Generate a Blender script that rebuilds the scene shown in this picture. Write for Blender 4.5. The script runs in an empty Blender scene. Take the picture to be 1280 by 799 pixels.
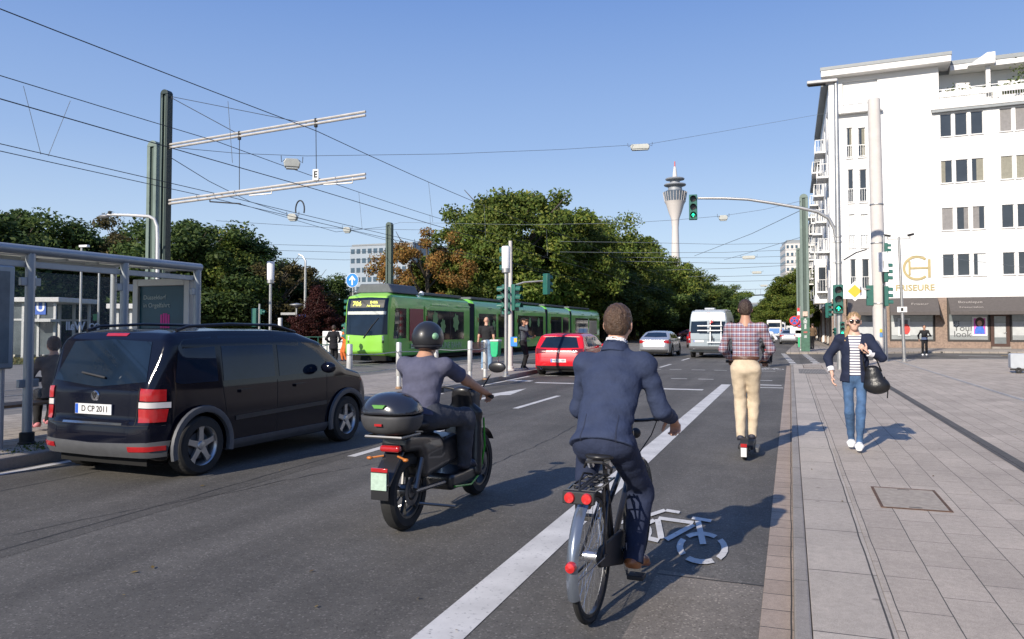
import bpy, bmesh, math, random
import numpy as np
from mathutils import Vector, Matrix, Euler
random.seed(7); np.random.seed(7)
SC = bpy.context.scene
R = math.radians
# ------------------------------------------------------------------ camera
H = 1.57; FPX = 970.0; YAW = R(19.73); PIT = R(2.0); V0 = 410 - FPX*math.tan(PIT)
cam = bpy.data.objects.new('camera', bpy.data.cameras.new('camera'))
SC.collection.objects.link(cam); SC.camera = cam
cam.location = (0, 0, H); cam.rotation_euler = (R(90)+PIT, 0, YAW)
cam.data.sensor_width = 36; cam.data.lens = FPX/1280*36
cam.data.shift_y = -(399.5-V0)/1280
cam.data.clip_start = 0.1; cam.data.clip_end = 6000
# ------------------------------------------------------------------ sky, sun, exposure
SUN_EL = R(28); SUN_AZ = math.atan2(-0.27, -0.96)      # direction (x,y) towards the sun
w = bpy.data.worlds.new("World"); SC.world = w; w.use_nodes = True
nt = w.node_tree; bg = nt.nodes['Background']
sky = nt.nodes.new('ShaderNodeTexSky'); sky.sky_type = 'NISHITA'; sky.sun_disc = False
sky.sun_elevation = SUN_EL; sky.sun_rotation = math.atan2(-0.27, -0.96)
sky.air_density = 1.0; sky.dust_density = 0.35; sky.ozone_density = 2.2; sky.altitude = 0
tcw = nt.nodes.new('ShaderNodeTexCoord'); sx = nt.nodes.new('ShaderNodeSeparateXYZ'); nt.links.new(tcw.outputs['Generated'], sx.inputs[0])
rp = nt.nodes.new('ShaderNodeValToRGB'); nt.links.new(sx.outputs[2], rp.inputs[0])
cr = rp.color_ramp; cr.elements[0].position = 0; cr.elements[0].color = (6.0, 7.0, 8.0, 1)
cr.elements[1].position = 1; cr.elements[1].color = (.45, 1.25, 4.3, 1)
for p_, c_ in ((.10, (4.6, 5.9, 7.7)), (.22, (2.9, 4.3, 7.1)), (.42, (1.35, 2.6, 6.0))):
    e_ = cr.elements.new(p_); e_.color = (*c_, 1)
mixw = nt.nodes.new('ShaderNodeMix'); mixw.data_type = 'RGBA'; mixw.inputs[0].default_value = .8
nt.links.new(sky.outputs[0], mixw.inputs[6]); nt.links.new(rp.outputs[0], mixw.inputs[7])
nt.links.new(mixw.outputs[2], bg.inputs[0]); bg.inputs[1].default_value = 0.105
sun = bpy.data.objects.new('sun', bpy.data.lights.new('sun', 'SUN')); SC.collection.objects.link(sun)
sun.data.energy = 5.0; sun.data.angle = R(0.55); sun.data.color = (1.0, 0.91, 0.79)
sd = Vector((-0.27/math.hypot(.27, .96)*math.cos(SUN_EL), -0.96/math.hypot(.27, .96)*math.cos(SUN_EL), math.sin(SUN_EL)))
sun.rotation_euler = sd.to_track_quat('Z', 'Y').to_euler(); sun.location = sd*200
SC.view_settings.view_transform = 'Standard'; SC.view_settings.look = 'None'
SC.view_settings.exposure = 0.22; SC.view_settings.gamma = 1
SC.cycles.max_bounces = 6; SC.cycles.transparent_max_bounces = 12
SC.cycles.caustics_reflective = False; SC.cycles.caustics_refractive = False

# ------------------------------------------------------------------ picture -> place helpers
_Rv = Vector((math.cos(YAW), math.sin(YAW), 0)); _Fh = Vector((-math.sin(YAW), math.cos(YAW), 0))
_F = _Fh*math.cos(PIT)+Vector((0, 0, math.sin(PIT))); _U = -_Fh*math.sin(PIT)+Vector((0, 0, math.cos(PIT)))
CAM = Vector((0, 0, H))
def ray(u, v): return _F + _Rv*((u-640)/FPX) + _U*((V0-v)/FPX)
def G(u, v, z=0.0):
    d = ray(u, v); return CAM + d*((z-H)/d.z)
def atY(u, v, Y):
    d = ray(u, v); return CAM + d*(Y/d.y)
def atX(u, v, X):
    d = ray(u, v); return CAM + d*(X/d.x)
def atD(u, v, D):
    d = ray(u, v); return CAM + d*(D/d.dot(_Fh))
def px(p):
    q = Vector(p)-CAM; c = q.dot(_F); return (640+FPX*q.dot(_Rv)/c, V0-FPX*q.dot(_U)/c)
# ------------------------------------------------------------------ materials
MATS = {}
def mat(name, col, rough=.6, metal=0.0, var=.12, scale=6.0, bump=0.0, bscale=60.0, coat=0.0, spec=.5, emit=0.0, alpha=1.0, trans=0.0, rnd=0.0, coord='Object'):
    if name in MATS: return MATS[name]
    m = bpy.data.materials.new(name); m.use_nodes = True; n = m.node_tree.nodes; l = m.node_tree.links
    b = n['Principled BSDF']; b.inputs['Roughness'].default_value = rough; b.inputs['Metallic'].default_value = metal
    b.inputs['Specular IOR Level'].default_value = spec; b.inputs['Coat Weight'].default_value = coat
    b.inputs['Coat Roughness'].default_value = .04
    tc = n.new('ShaderNodeTexCoord'); c4 = (*col, 1)
    if var > 0:
        t = n.new('ShaderNodeTexNoise'); t.inputs['Scale'].default_value = scale; t.inputs['Detail'].default_value = 5
        t.inputs['Roughness'].default_value = .65
        l.new(tc.outputs[coord], t.inputs['Vector'])
        mr = n.new('ShaderNodeMapRange'); mr.inputs[1].default_value = .3; mr.inputs[2].default_value = .7
        mr.inputs[3].default_value = 1-var; mr.inputs[4].default_value = 1+var
        l.new(t.outputs['Fac'], mr.inputs[0])
        mx = n.new('ShaderNodeVectorMath'); mx.operation = 'SCALE'; mx.inputs[0].default_value = col
        l.new(mr.outputs[0], mx.inputs['Scale']); l.new(mx.outputs[0], b.inputs['Base Color'])
        m['scalenode'] = mx.name
    else:
        b.inputs['Base Color'].default_value = c4
    if bump > 0:
        t2 = n.new('ShaderNodeTexNoise'); t2.inputs['Scale'].default_value = bscale; t2.inputs['Detail'].default_value = 4
        l.new(tc.outputs[coord], t2.inputs['Vector'])
        bp = n.new('ShaderNodeBump'); bp.inputs['Strength'].default_value = bump; bp.inputs['Distance'].default_value = .02
        l.new(t2.outputs['Fac'], bp.inputs['Height']); l.new(bp.outputs[0], b.inputs['Normal'])
    if emit > 0:
        b.inputs['Emission Color'].default_value = c4; b.inputs['Emission Strength'].default_value = emit
    if trans > 0: b.inputs['Transmission Weight'].default_value = trans
    if alpha < 1: b.inputs['Alpha'].default_value = alpha
    MATS[name] = m; return m
def nodes(m): return m.node_tree.nodes, m.node_tree.links, m.node_tree.nodes['Principled BSDF']
# ------------------------------------------------------------------ mesh builder
class MB:
    def __init__(s): s.v = []; s.f = []; s.mi = []; s.cur = 0
    def add(s, vs, fs, M=None):
        o = len(s.v)
        for p in vs:
            p = Vector(p); s.v.append(tuple(M @ p) if M is not None else tuple(p))
        for f in fs: s.f.append(tuple(o+i for i in f)); s.mi.append(s.cur)
        return s
    def box(s, x0, x1, y0, y1, z0, z1, M=None):
        vs = [(x, y, z) for x in (x0, x1) for y in (y0, y1) for z in (z0, z1)]
        return s.add(vs, [(0,1,3,2),(4,6,7,5),(0,4,5,1),(2,3,7,6),(0,2,6,4),(1,5,7,3)], M)
    def bar(s, a, b, w, h=None, up=(0,0,1)):
        a = Vector(a); b = Vector(b); h = w if h is None else h; d = (b-a); L = d.length; d.normalize()
        u = Vector(up)
        if abs(d.dot(u)) > .98: u = Vector((0, 1, 0))
        x = d.cross(u).normalized(); z = x.cross(d)
        M = Matrix((x, d, z)).transposed().to_4x4(); M.translation = a
        return s.box(-w/2, w/2, 0, L, -h/2, h/2, M)
    def tube(s, pts, r, n=8, cap=True, closed=False):
        pts = [Vector(p) for p in pts]; N = len(pts)
        rs = list(r) if isinstance(r, (list, tuple)) else [r]*N
        up = None; vs = []
        for i, p in enumerate(pts):
            if closed: t = pts[(i+1) % N]-pts[i-1]
            else: t = pts[min(i+1, N-1)]-pts[max(i-1, 0)]
            t.normalize()
            if up is None:
                up = Vector((0, 0, 1)) if abs(t.z) < .9 else Vector((1, 0, 0))
            x = t.cross(up).normalized(); up = x.cross(t).normalized()
            for k in range(n):
                a = 2*math.pi*k/n; vs.append(p + (x*math.cos(a)+up*math.sin(a))*rs[i])
        fs = []
        for i in range(N if closed else N-1):
            j = (i+1) % N
            for k in range(n):
                k2 = (k+1) % n; fs.append((i*n+k, j*n+k, j*n+k2, i*n+k2))
        if cap and not closed: fs += [tuple(range(n)), tuple((N-1)*n+k for k in range(n-1, -1, -1))]
        return s.add(vs, fs)
    def lathe(s, prof, c=(0,0,0), axis='z', n=24, M=None, arc=None):
        vs = []; fs = []; m = len(prof)
        a0, a1 = arc if arc else (0, 2*math.pi); nn = n if not arc else n+1
        for k in range(nn):
            a = a0+(a1-a0)*k/n
            for r, h in prof:
                x, y = r*math.cos(a), r*math.sin(a)
                p = {'z': (x, y, h), 'x': (h, x, y), 'y': (y, h, x)}[axis]
                vs.append((p[0]+c[0], p[1]+c[1], p[2]+c[2]))
        for k in range(n):
            k2 = (k+1) % nn
            for i in range(m-1):
                fs.append((k*m+i, k2*m+i, k2*m+i+1, k*m+i+1))
        return s.add(vs, fs, M)
    def prism(s, poly, a0, a1, plane='xy', M=None):
        n = len(poly)
        def P(q, h): return {'xy': (q[0], q[1], h), 'xz': (q[0], h, q[1]), 'yz': (h, q[0], q[1])}[plane]
        vs = [P(q, a0) for q in poly]+[P(q, a1) for q in poly]
        fs = [tuple(range(n-1, -1, -1)), tuple(range(n, 2*n))]+[(i, (i+1) % n, n+(i+1) % n, n+i) for i in range(n)]
        return s.add(vs, fs, M)
    def grid(s, P):
        n = len(P); m = len(P[0]); vs = [p for r in P for p in r]
        return s.add(vs, [(i*m+j, (i+1)*m+j, (i+1)*m+j+1, i*m+j+1) for i in range(n-1) for j in range(m-1)])
    def ell(s, c, r, n=12, M=None):
        prof = [(math.sin(math.pi*i/n), -math.cos(math.pi*i/n)) for i in range(n+1)]
        vs = []; fs = []; m = n+1; k2 = n*2
        for k in range(k2):
            a = 2*math.pi*k/k2
            for q, h in prof: vs.append((c[0]+r[0]*max(q, 1e-4)*math.cos(a), c[1]+r[1]*max(q, 1e-4)*math.sin(a), c[2]+r[2]*h))
        for k in range(k2):
            b = (k+1) % k2
            for i in range(n): fs.append((k*m+i, b*m+i, b*m+i+1, k*m+i+1))
        return s.add(vs, fs, M)
    def build(s, name, mats, parent=None, smooth=True, bevel=0.0, label=None, ang=35, recalc=True):
        me = bpy.data.meshes.new(name); me.from_pydata(s.v, [], s.f)
        if not isinstance(mats, (list, tuple)): mats = [mats]
        for m in mats: me.materials.append(m)
        if len(mats) > 1: me.polygons.foreach_set('material_index', s.mi)
        if recalc:
            bm = bmesh.new(); bm.from_mesh(me); bmesh.ops.recalc_face_normals(bm, faces=bm.faces); bm.to_mesh(me); bm.free()
        if smooth:
            me.shade_smooth(); me.set_sharp_from_angle(angle=R(ang))
        o = bpy.data.objects.new(name, me); SC.collection.objects.link(o)
        if parent is not None: o.parent = parent
        if bevel > 0:
            b = o.modifiers.new('bevel', 'BEVEL'); b.width = bevel; b.segments = 2; b.limit_method = 'ANGLE'; b.angle_limit = R(40)
        if label: o['label'] = label
        return o
def tag(o, label=None, cat=None, group=None, kind=None):
    if label: o['label'] = label
    if cat: o['category'] = cat
    if group: o['group'] = group
    if kind: o['kind'] = kind
    return o
def thing(name, label, cat, loc=(0,0,0), rz=0.0, group=None):
    o = bpy.data.objects.new(name, None); SC.collection.objects.link(o); o.empty_display_size = .2
    o.location = loc; o.rotation_euler = (0, 0, rz); return tag(o, label, cat, group)
def copy_tree(o, parent=None, loc=None, rz=None, label=None, group=None, scale=None, cat=None):
    c = o.copy(); SC.collection.objects.link(c); c.parent = parent
    for ch in [x for x in o.children]: copy_tree(ch, c)
    if loc is not None: c.location = loc
    if rz is not None: c.rotation_euler = (0, 0, rz)
    if scale is not None: c.scale = scale if isinstance(scale, (tuple, list)) else (scale,)*3
    if label: c['label'] = label
    if group: c['group'] = group
    if cat: c['category'] = cat
    return c
def text_obj(txt, size, m, parent, M, name='lettering', ext=.004, align='CENTER', bold=0.0, sx=1.0):
    cu = bpy.data.curves.new('t', 'FONT'); cu.body = txt; cu.size = size; cu.extrude = ext; cu.align_x = align; cu.align_y = 'CENTER'
    cu.offset = bold; cu.resolution_u = 3
    o = bpy.data.objects.new('t', cu); SC.collection.objects.link(o)
    dg = bpy.context.evaluated_depsgraph_get(); me = bpy.data.meshes.new_from_object(o.evaluated_get(dg))
    bpy.data.objects.remove(o); me.name = name
    me.transform(M @ Matrix.Diagonal((sx, 1, 1, 1))); me.materials.clear(); me.materials.append(m)
    q = bpy.data.objects.new(name, me); SC.collection.objects.link(q)
    if parent is not None: q.parent = parent
    return q
def face_M(loc, rz=0.0, back=False):
    """text plane upright, reading for a viewer on its -Y side; rz turns it about z; back=True mirrors it"""
    M = Matrix.Translation(loc) @ Matrix.Rotation(rz, 4, 'Z') @ Matrix.Rotation(R(90), 4, 'X')
    if back: M = M @ Matrix.Diagonal((-1, 1, 1, 1))
    return M
# ------------------------------------------------------------------ signed distance shapes -> smooth meshes
def V3(p): return np.array(p, dtype=np.float32)
def cap(a, b, r1, r2=None, s=None):
    a = V3(a); b = V3(b); r2 = r1 if r2 is None else r2; ba = b-a; L2 = float(ba.dot(ba))+1e-9
    def f(P):
        pa = P-a; t = np.clip(pa.dot(ba)/L2, 0, 1)[:, None]; q = pa-t*ba
        if s is not None: q = q/np.array(s, dtype=np.float32)
        return np.sqrt((q*q).sum(1))-(r1+(r2-r1)*t[:, 0])
    return f
def ellf(c, r, M=None):
    c = V3(c); r = V3(r); A = None if M is None else np.array(M.to_3x3(), dtype=np.float32)
    def f(P):
        q = P-c
        if A is not None: q = q.dot(A)
        k0 = np.sqrt(((q/r)**2).sum(1))+1e-9; k1 = np.sqrt(((q/(r*r))**2).sum(1))+1e-9
        return k0*(k0-1)/k1
    return f
def boxf(c, h, r=.02, M=None):
    c = V3(c); h = V3(h)-r; A = None if M is None else np.array(M.to_3x3(), dtype=np.float32)
    def f(P):
        q = P-c
        if A is not None: q = q.dot(A)
        q = np.abs(q)-h
        return np.sqrt((np.maximum(q, 0)**2).sum(1))+np.minimum(q.max(1), 0)-r
    return f
def polyf(verts, ax):
    """2D polygon signed distance extruded; ax = the two axes used"""
    V = np.array(verts, dtype=np.float32); n = len(V)
    def f(P):
        p = P[:, ax]; d = np.full(len(p), 1e9, dtype=np.float32); s = np.ones(len(p), dtype=np.float32)
        for i in range(n):
            a = V[i]; b = V[i-1]; e = b-a; w_ = p-a
            t = np.clip((w_.dot(e))/(e.dot(e)+1e-12), 0, 1)[:, None]; q = w_-t*e
            d = np.minimum(d, (q*q).sum(1))
            c1 = p[:, 1] >= a[1]; c2 = p[:, 1] < b[1]; c3 = e[0]*w_[:, 1] > e[1]*w_[:, 0]
            flip = (c1 & c2 & c3) | (~c1 & ~c2 & ~c3); s = np.where(flip, -s, s)
        return s*np.sqrt(d)
    return f
def smin(a, b, k):
    if k <= 0: return np.minimum(a, b)
    h = np.maximum(k-np.abs(a-b), 0)/k; return np.minimum(a, b)-h*h*k*.25
def smax(a, b, k): return -smin(-a, -b, k)
def U(items, k=.03):
    """smooth union of shapes; an item may be (shape, k)"""
    def f(P):
        d = None
        for it in items:
            g, kk = it if isinstance(it, tuple) else (it, k)
            e = g(P); d = e if d is None else smin(d, e, kk)
        return d
    return f
def I(items, k=.02):
    def f(P):
        d = None
        for it in items:
            g, kk = it if isinstance(it, tuple) else (it, k)
            e = g(P); d = e if d is None else smax(d, e, kk)
        return d
    return f
def SUB(a, b, k=.01): return lambda P: smax(a(P), -b(P), k)
def OFF(a, r): return lambda P: a(P)-r
def planef(n, d):
    n = V3(n); n = n/np.linalg.norm(n); return lambda P: P.dot(n)-d
def sdf_mesh(name, fn, lo, hi, h, m, parent=None, newton=2, smooth=True, label=None, colfn=None):
    lo = np.array(lo, dtype=np.float32)-h*1.5; hi = np.array(hi, dtype=np.float32)+h*1.5
    B = 8; nb = np.maximum(np.ceil((hi-lo)/(h*B)).astype(int), 1); n = nb*B
    D = np.empty(n, dtype=np.float32)
    bc = np.stack(np.meshgrid(*[np.arange(k) for k in nb], indexing='ij'), -1).reshape(-1, 3)
    cen = lo+(bc*B+(B-1)/2)*h; dc = fn(cen.astype(np.float32)); rad = h*B*.87*1.7+h
    loc = np.stack(np.meshgrid(*[np.arange(B)]*3, indexing='ij'), -1).reshape(-1, 3)
    for s_ in (0,):
        act = np.abs(dc) < rad
    Dv = D.reshape(nb[0], B, nb[1], B, nb[2], B)
    for q in np.where(~act)[0]:
        i, j, k = bc[q]; Dv[i, :, j, :, k, :] = 1.0 if dc[q] > 0 else -1.0
    aq = np.where(act)[0]
    for s0 in range(0, len(aq), 256):
        ids = aq[s0:s0+256]
        P = (lo+((bc[ids]*B)[:, None, :]+loc[None])*h).reshape(-1, 3).astype(np.float32)
        d = fn(P).reshape(len(ids), B, B, B)
        for t, q in enumerate(ids):
            i, j, k = bc[q]; Dv[i, :, j, :, k, :] = d[t]
    S = (D < 0)
    c = np.zeros(np.array(D.shape)-1, dtype=np.int8)
    offs = [(a, b, e) for a in (0, 1) for b in (0, 1) for e in (0, 1)]
    nx, ny, nz = c.shape
    for a, b, e in offs: c += S[a:a+nx, b:b+ny, e:e+nz]
    A = np.argwhere((c > 0) & (c < 8)); idx = -np.ones(c.shape, dtype=np.int64); idx[tuple(A.T)] = np.arange(len(A))
    val = np.stack([D[A[:, 0]+a, A[:, 1]+b, A[:, 2]+e] for a, b, e in offs], 1)
    pos = np.zeros((len(A), 3)); cnt = np.zeros(len(A)); O = np.array(offs, dtype=float)
    for i in range(8):
        for j in range(i+1, 8):
            if np.abs(O[i]-O[j]).sum() != 1: continue
            di, dj = val[:, i], val[:, j]; s_ = (di < 0) != (dj < 0)
            t = np.where(s_, di/(np.where(s_, di-dj, 1)), 0)
            pos += np.where(s_[:, None], O[i]+t[:, None]*(O[j]-O[i]), 0); cnt += s_
    Vt = (lo+(A+pos/cnt[:, None])*h).astype(np.float32)
    for _ in range(newton):
        e = h*.25; d0 = fn(Vt); g = np.stack([fn(Vt+V3([e if a == i else 0 for a in range(3)]))-d0 for i in range(3)], 1)/e
        gn = (g*g).sum(1)+1e-6; st = -(d0/gn)[:, None]*g
        ln = np.sqrt((st*st).sum(1))+1e-9; st *= np.minimum(1, h*.6/ln)[:, None]; Vt = Vt+st
    quads = []
    for ax in range(3):
        sl0 = [slice(None)]*3; sl1 = [slice(None)]*3; sl0[ax] = slice(0, -1); sl1[ax] = slice(1, None)
        a = S[tuple(sl0)]; b = S[tuple(sl1)]
        E = np.argwhere(a != b); u1, u2 = [(1, 2), (2, 0), (0, 1)][ax]
        ok = (E[:, u1] > 0) & (E[:, u2] > 0) & (E[:, u1] < c.shape[u1]) & (E[:, u2] < c.shape[u2]); E = E[ok]
        if len(E) == 0: continue
        def gi(d1, d2):
            q = E.copy(); q[:, u1] -= d1; q[:, u2] -= d2; return idx[tuple(q.T)]
        Q = np.stack([gi(1, 1), gi(0, 1), gi(0, 0), gi(1, 0)], 1)
        fl = ~a[tuple(E.T)]; Q[fl] = Q[fl][:, ::-1]; quads.append(Q)
    Q = np.concatenate(quads); Q = Q[(Q >= 0).all(1)]
    me = bpy.data.meshes.new(name); me.vertices.add(len(Vt)); me.vertices.foreach_set('co', Vt.ravel())
    me.loops.add(len(Q)*4); me.loops.foreach_set('vertex_index', Q.ravel().astype(np.int32))
    me.polygons.add(len(Q)); me.polygons.foreach_set('loop_start', (np.arange(len(Q))*4).astype(np.int32))
    me.polygons.foreach_set('loop_total', np.full(len(Q), 4, dtype=np.int32))
    ms = m if isinstance(m, (list, tuple)) else [m]
    for x in ms: me.materials.append(x)
    me.update(calc_edges=True)
    if colfn is not None:
        cen = Vt[Q].mean(1); me.polygons.foreach_set('material_index', colfn(cen).astype(np.int32))
    if smooth: me.shade_smooth()
    o = bpy.data.objects.new(name, me); SC.collection.objects.link(o)
    if parent is not None: o.parent = parent
    if label: o['label'] = label
    return o
def resamp(pts, n):
    pts = np.array(pts, dtype=float); s = np.r_[0, np.cumsum(np.linalg.norm(np.diff(pts, axis=0), axis=1))]
    t = np.linspace(0, s[-1], n); return np.stack([np.interp(t, s, pts[:, i]) for i in range(pts.shape[1])], 1)
def patch(fn, top, bot, side, name, m, parent, n=14, rows=5, lift=.004, far=3.0, depth=.012, smooth=True, tol=6):
    """a panel laid on the body: outline by its top and bottom edge, projected on the shape along one axis"""
    T = resamp(top, n); Bt = resamp(bot, n); P = np.zeros((n, rows, 3), dtype=np.float32)
    ax, sg = {'x+': (0, 1), 'x-': (0, -1), 'y-': (1, -1), 'y+': (1, 1), 'z+': (2, 1)}[side]
    oth = [i for i in range(3) if i != ax]
    for j in range(rows):
        q = T+(Bt-T)*(j/(rows-1)); P[:, j, oth[0]] = q[:, 0]; P[:, j, oth[1]] = q[:, 1]
    Q = P.reshape(-1, 3); Q[:, ax] = sg*far if ax != 1 else (sg*far*3 if sg > 0 else -far)
    dv = np.zeros(3, dtype=np.float32); dv[ax] = -sg
    for _ in range(70):
        d = fn(Q); Q = Q+dv*(np.clip(d, -1, 1)*.9)[:, None]
        if np.abs(d).max() < 6e-4: break
    e = .004; d0 = fn(Q); g = np.stack([fn(Q+V3([e if a == i else 0 for a in range(3)]))-d0 for i in range(3)], 1)
    g /= np.linalg.norm(g, axis=1)[:, None]+1e-9
    O_ = (Q+g*lift).reshape(n, rows, 3); In = (Q-g*depth).reshape(n, rows, 3)
    mb = MB(); mb.grid([[tuple(O_[i, j]) for j in range(rows)] for i in range(n)])
    rim = [(i, 0) for i in range(n)]+[(n-1, j) for j in range(1, rows)]+[(i, rows-1) for i in range(n-2, -1, -1)]+[(0, j) for j in range(rows-2, 0, -1)]
    K = len(rim); vs = [tuple(O_[a]) for a in rim]+[tuple(In[a]) for a in rim]
    mb.add(vs, [(i, (i+1) % K, K+(i+1) % K, K+i) for i in range(K)])
    me_o = mb.build(name, m, parent, smooth=smooth, ang=50, recalc=True)
    return me_o
def noise_line(a, b, n, amp, seed=0):
    r = random.Random(seed); a = Vector(a); b = Vector(b); d = (b-a); p = Vector((-d.y, d.x, 0)).normalized(); out = []; o = 0
    for i in range(n+1):
        o += r.uniform(-amp, amp); o *= .85; out.append(a+d*(i/n)+p*o)
    return out
# ================================================================== ground materials
def asphalt(name, c0, warm=1.0, cracks=True):
    m = bpy.data.materials.new(name); m.use_nodes = True; n, l, b = nodes(m)
    tc = n.new('ShaderNodeTexCoord')
    def noise(sc, det=4, ro=.6):
        t = n.new('ShaderNodeTexNoise'); t.inputs['Scale'].default_value = sc; t.inputs['Detail'].default_value = det; t.inputs['Roughness'].default_value = ro
        l.new(tc.outputs['Object'], t.inputs['Vector']); return t.outputs['Fac']
    def mr(x, a, b_, c, d):
        q = n.new('ShaderNodeMapRange'); q.inputs[1].default_value = a; q.inputs[2].default_value = b_; q.inputs[3].default_value = c; q.inputs[4].default_value = d
        l.new(x, q.inputs[0]); return q.outputs[0]
    def mul(a, b_):
        q = n.new('ShaderNodeMath'); q.operation = 'MULTIPLY'; l.new(a, q.inputs[0]); l.new(b_, q.inputs[1]); return q.outputs[0]
    big = mr(noise(.35, 6, .75), .3, .7, .72, 1.26)
    mp = n.new('ShaderNodeMapping'); mp.inputs['Scale'].default_value = (1.6, .09, 1); l.new(tc.outputs['Object'], mp.inputs[0])
    st = n.new('ShaderNodeTexNoise'); st.inputs['Scale'].default_value = 1.0; st.inputs['Detail'].default_value = 3; l.new(mp.outputs[0], st.inputs['Vector'])
    streak = mr(st.outputs['Fac'], .3, .7, .76, 1.22)
    mid = mr(noise(9, 4, .7), .3, .7, .9, 1.1)
    fine = mr(noise(190, 3, .75), .25, .75, .68, 1.34)
    vo = n.new('ShaderNodeTexVoronoi'); vo.inputs['Scale'].default_value = 95; l.new(tc.outputs['Object'], vo.inputs['Vector'])
    vc = n.new('ShaderNodeSeparateColor'); l.new(vo.outputs['Color'], vc.inputs[0])
    chip = mr(vc.outputs[0], .86, 1.0, 1.0, 1.9)
    chip2 = mr(vc.outputs[1], .0, .2, .62, 1.0)
    f = mul(mul(mul(big, streak), mul(mid, fine)), mul(chip, chip2))
    v = n.new('ShaderNodeVectorMath'); v.operation = 'SCALE'; v.inputs[0].default_value = (c0*1.05*warm, c0, c0*.90/warm)
    l.new(f, v.inputs['Scale']); l.new(v.outputs[0], b.inputs['Base Color'])
    b.inputs['Roughness'].default_value = .82; b.inputs['Specular IOR Level'].default_value = .35
    bp = n.new('ShaderNodeBump'); bp.inputs['Strength'].default_value = .55; bp.inputs['Distance'].default_value = .008
    l.new(fine, bp.inputs['Height']); l.new(bp.outputs[0], b.inputs['Normal'])
    MATS[name] = m; return m
ASP = asphalt('asphalt', .108, 1.02); ASP2 = asphalt('asphalt_dark', .09, 1.02); ASP3 = asphalt('asphalt_pale', .16, 1.08)
def slabs(name, col, rw, rh, mort=.006, rot=90, var=.09, mcol=.07, off=(0, 0), offset=.5, bumpy=.25):
    """rows along the street: bricks rw long (along Y) and rh wide"""
    m = bpy.data.materials.new(name); m.use_nodes = True; n, l, b = nodes(m)
    tc = n.new('ShaderNodeTexCoord'); mp = n.new('ShaderNodeMapping'); mp.inputs['Rotation'].default_value = (0, 0, R(rot))
    mp.inputs['Location'].default_value = (off[0], off[1], 0)
    l.new(tc.outputs['Object'], mp.inputs[0])
    wn = n.new('ShaderNodeTexNoise'); wn.inputs['Scale'].default_value = 1.3; l.new(tc.outputs['Object'], wn.inputs['Vector'])
    wv = n.new('ShaderNodeVectorMath'); wv.operation = 'MULTIPLY_ADD'; wv.inputs[1].default_value = (.02, .02, 0); l.new(wn.outputs['Color'], wv.inputs[0]); l.new(mp.outputs[0], wv.inputs[2])
    br = n.new('ShaderNodeTexBrick'); l.new(wv.outputs[0], br.inputs['Vector']); br.inputs['Scale'].default_value = 1
    br.inputs['Brick Width'].default_value = rw; br.inputs['Row Height'].default_value = rh; br.inputs['Mortar Size'].default_value = mort
    br.inputs['Mortar Smooth'].default_value = .25; br.offset = offset
    br.inputs['Color1'].default_value = (*[c*(1-var) for c in col], 1); br.inputs['Color2'].default_value = (*[c*(1+var) for c in col], 1)
    br.inputs['Mortar'].default_value = (mcol, mcol*.93, mcol*.85, 1)
    def noise(sc, lo, hi, det=5):
        t = n.new('ShaderNodeTexNoise'); t.inputs['Scale'].default_value = sc; t.inputs['Detail'].default_value = det; t.inputs['Roughness'].default_value = .7
        l.new(tc.outputs['Object'], t.inputs['Vector'])
        q = n.new('ShaderNodeMapRange'); q.inputs[1].default_value = .3; q.inputs[2].default_value = .7; q.inputs[3].default_value = lo; q.inputs[4].default_value = hi
        l.new(t.outputs['Fac'], q.inputs[0]); return q.outputs[0]
    a = noise(.7, .85, 1.15); c = noise(22, .88, 1.12); d = noise(230, .72, 1.28, 2)
    m1 = n.new('ShaderNodeMath'); m1.operation = 'MULTIPLY'; l.new(a, m1.inputs[0]); l.new(c, m1.inputs[1])
    m2 = n.new('ShaderNodeMath'); m2.operation = 'MULTIPLY'; l.new(m1.outputs[0], m2.inputs[0]); l.new(d, m2.inputs[1])
    # gum spots and small stains
    vo = n.new('ShaderNodeTexVoronoi'); vo.inputs['Scale'].default_value = 2.3; l.new(tc.outputs['Object'], vo.inputs['Vector'])
    sp = n.new('ShaderNodeMapRange'); sp.inputs[1].default_value = .035; sp.inputs[2].default_value = .06; sp.inputs[3].default_value = .62; sp.inputs[4].default_value = 1; l.new(vo.outputs['Distance'], sp.inputs[0])
    m3 = n.new('ShaderNodeMath'); m3.operation = 'MULTIPLY'; l.new(m2.outputs[0], m3.inputs[0]); l.new(sp.outputs[0], m3.inputs[1])
    v = n.new('ShaderNodeVectorMath'); v.operation = 'SCALE'; l.new(br.outputs['Color'], v.inputs[0]); l.new(m3.outputs[0], v.inputs['Scale'])
    l.new(v.outputs[0], b.inputs['Base Color']); b.inputs['Roughness'].default_value = .8; b.inputs['Specular IOR Level'].default_value = .35
    iv = n.new('ShaderNodeMath'); iv.operation = 'MULTIPLY_ADD'; iv.inputs[1].default_value = -1.0; l.new(br.outputs['Fac'], iv.inputs[0]); l.new(d, iv.inputs[2])
    bp = n.new('ShaderNodeBump'); bp.inputs['Strength'].default_value = bumpy; bp.inputs['Distance'].default_value = .01
    l.new(iv.outputs[0], bp.inputs['Height']); l.new(bp.outputs[0], b.inputs['Normal'])
    MATS[name] = m; return m
PAVE = slabs('paving_slabs', (.42, .36, .295), .62, .265, .0035)
PAVE2 = slabs('far_paving', (.33, .29, .245), .5, .5, .01)
KERBS = slabs('kerb_slabs', (.44, .385, .32), 1.05, .60, .006, off=(0, .14), offset=0)
GUT = slabs('gutter_stones', (.36, .285, .225), .27, .18, .005, off=(0, .004), offset=0, mcol=.05)
ISL = slabs('island_paving', (.36, .315, .265), .3, .3, .008)
KSTONE = slabs('kerb_stone', (.30, .27, .235), 1.0, .5, .005, offset=0)
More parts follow.
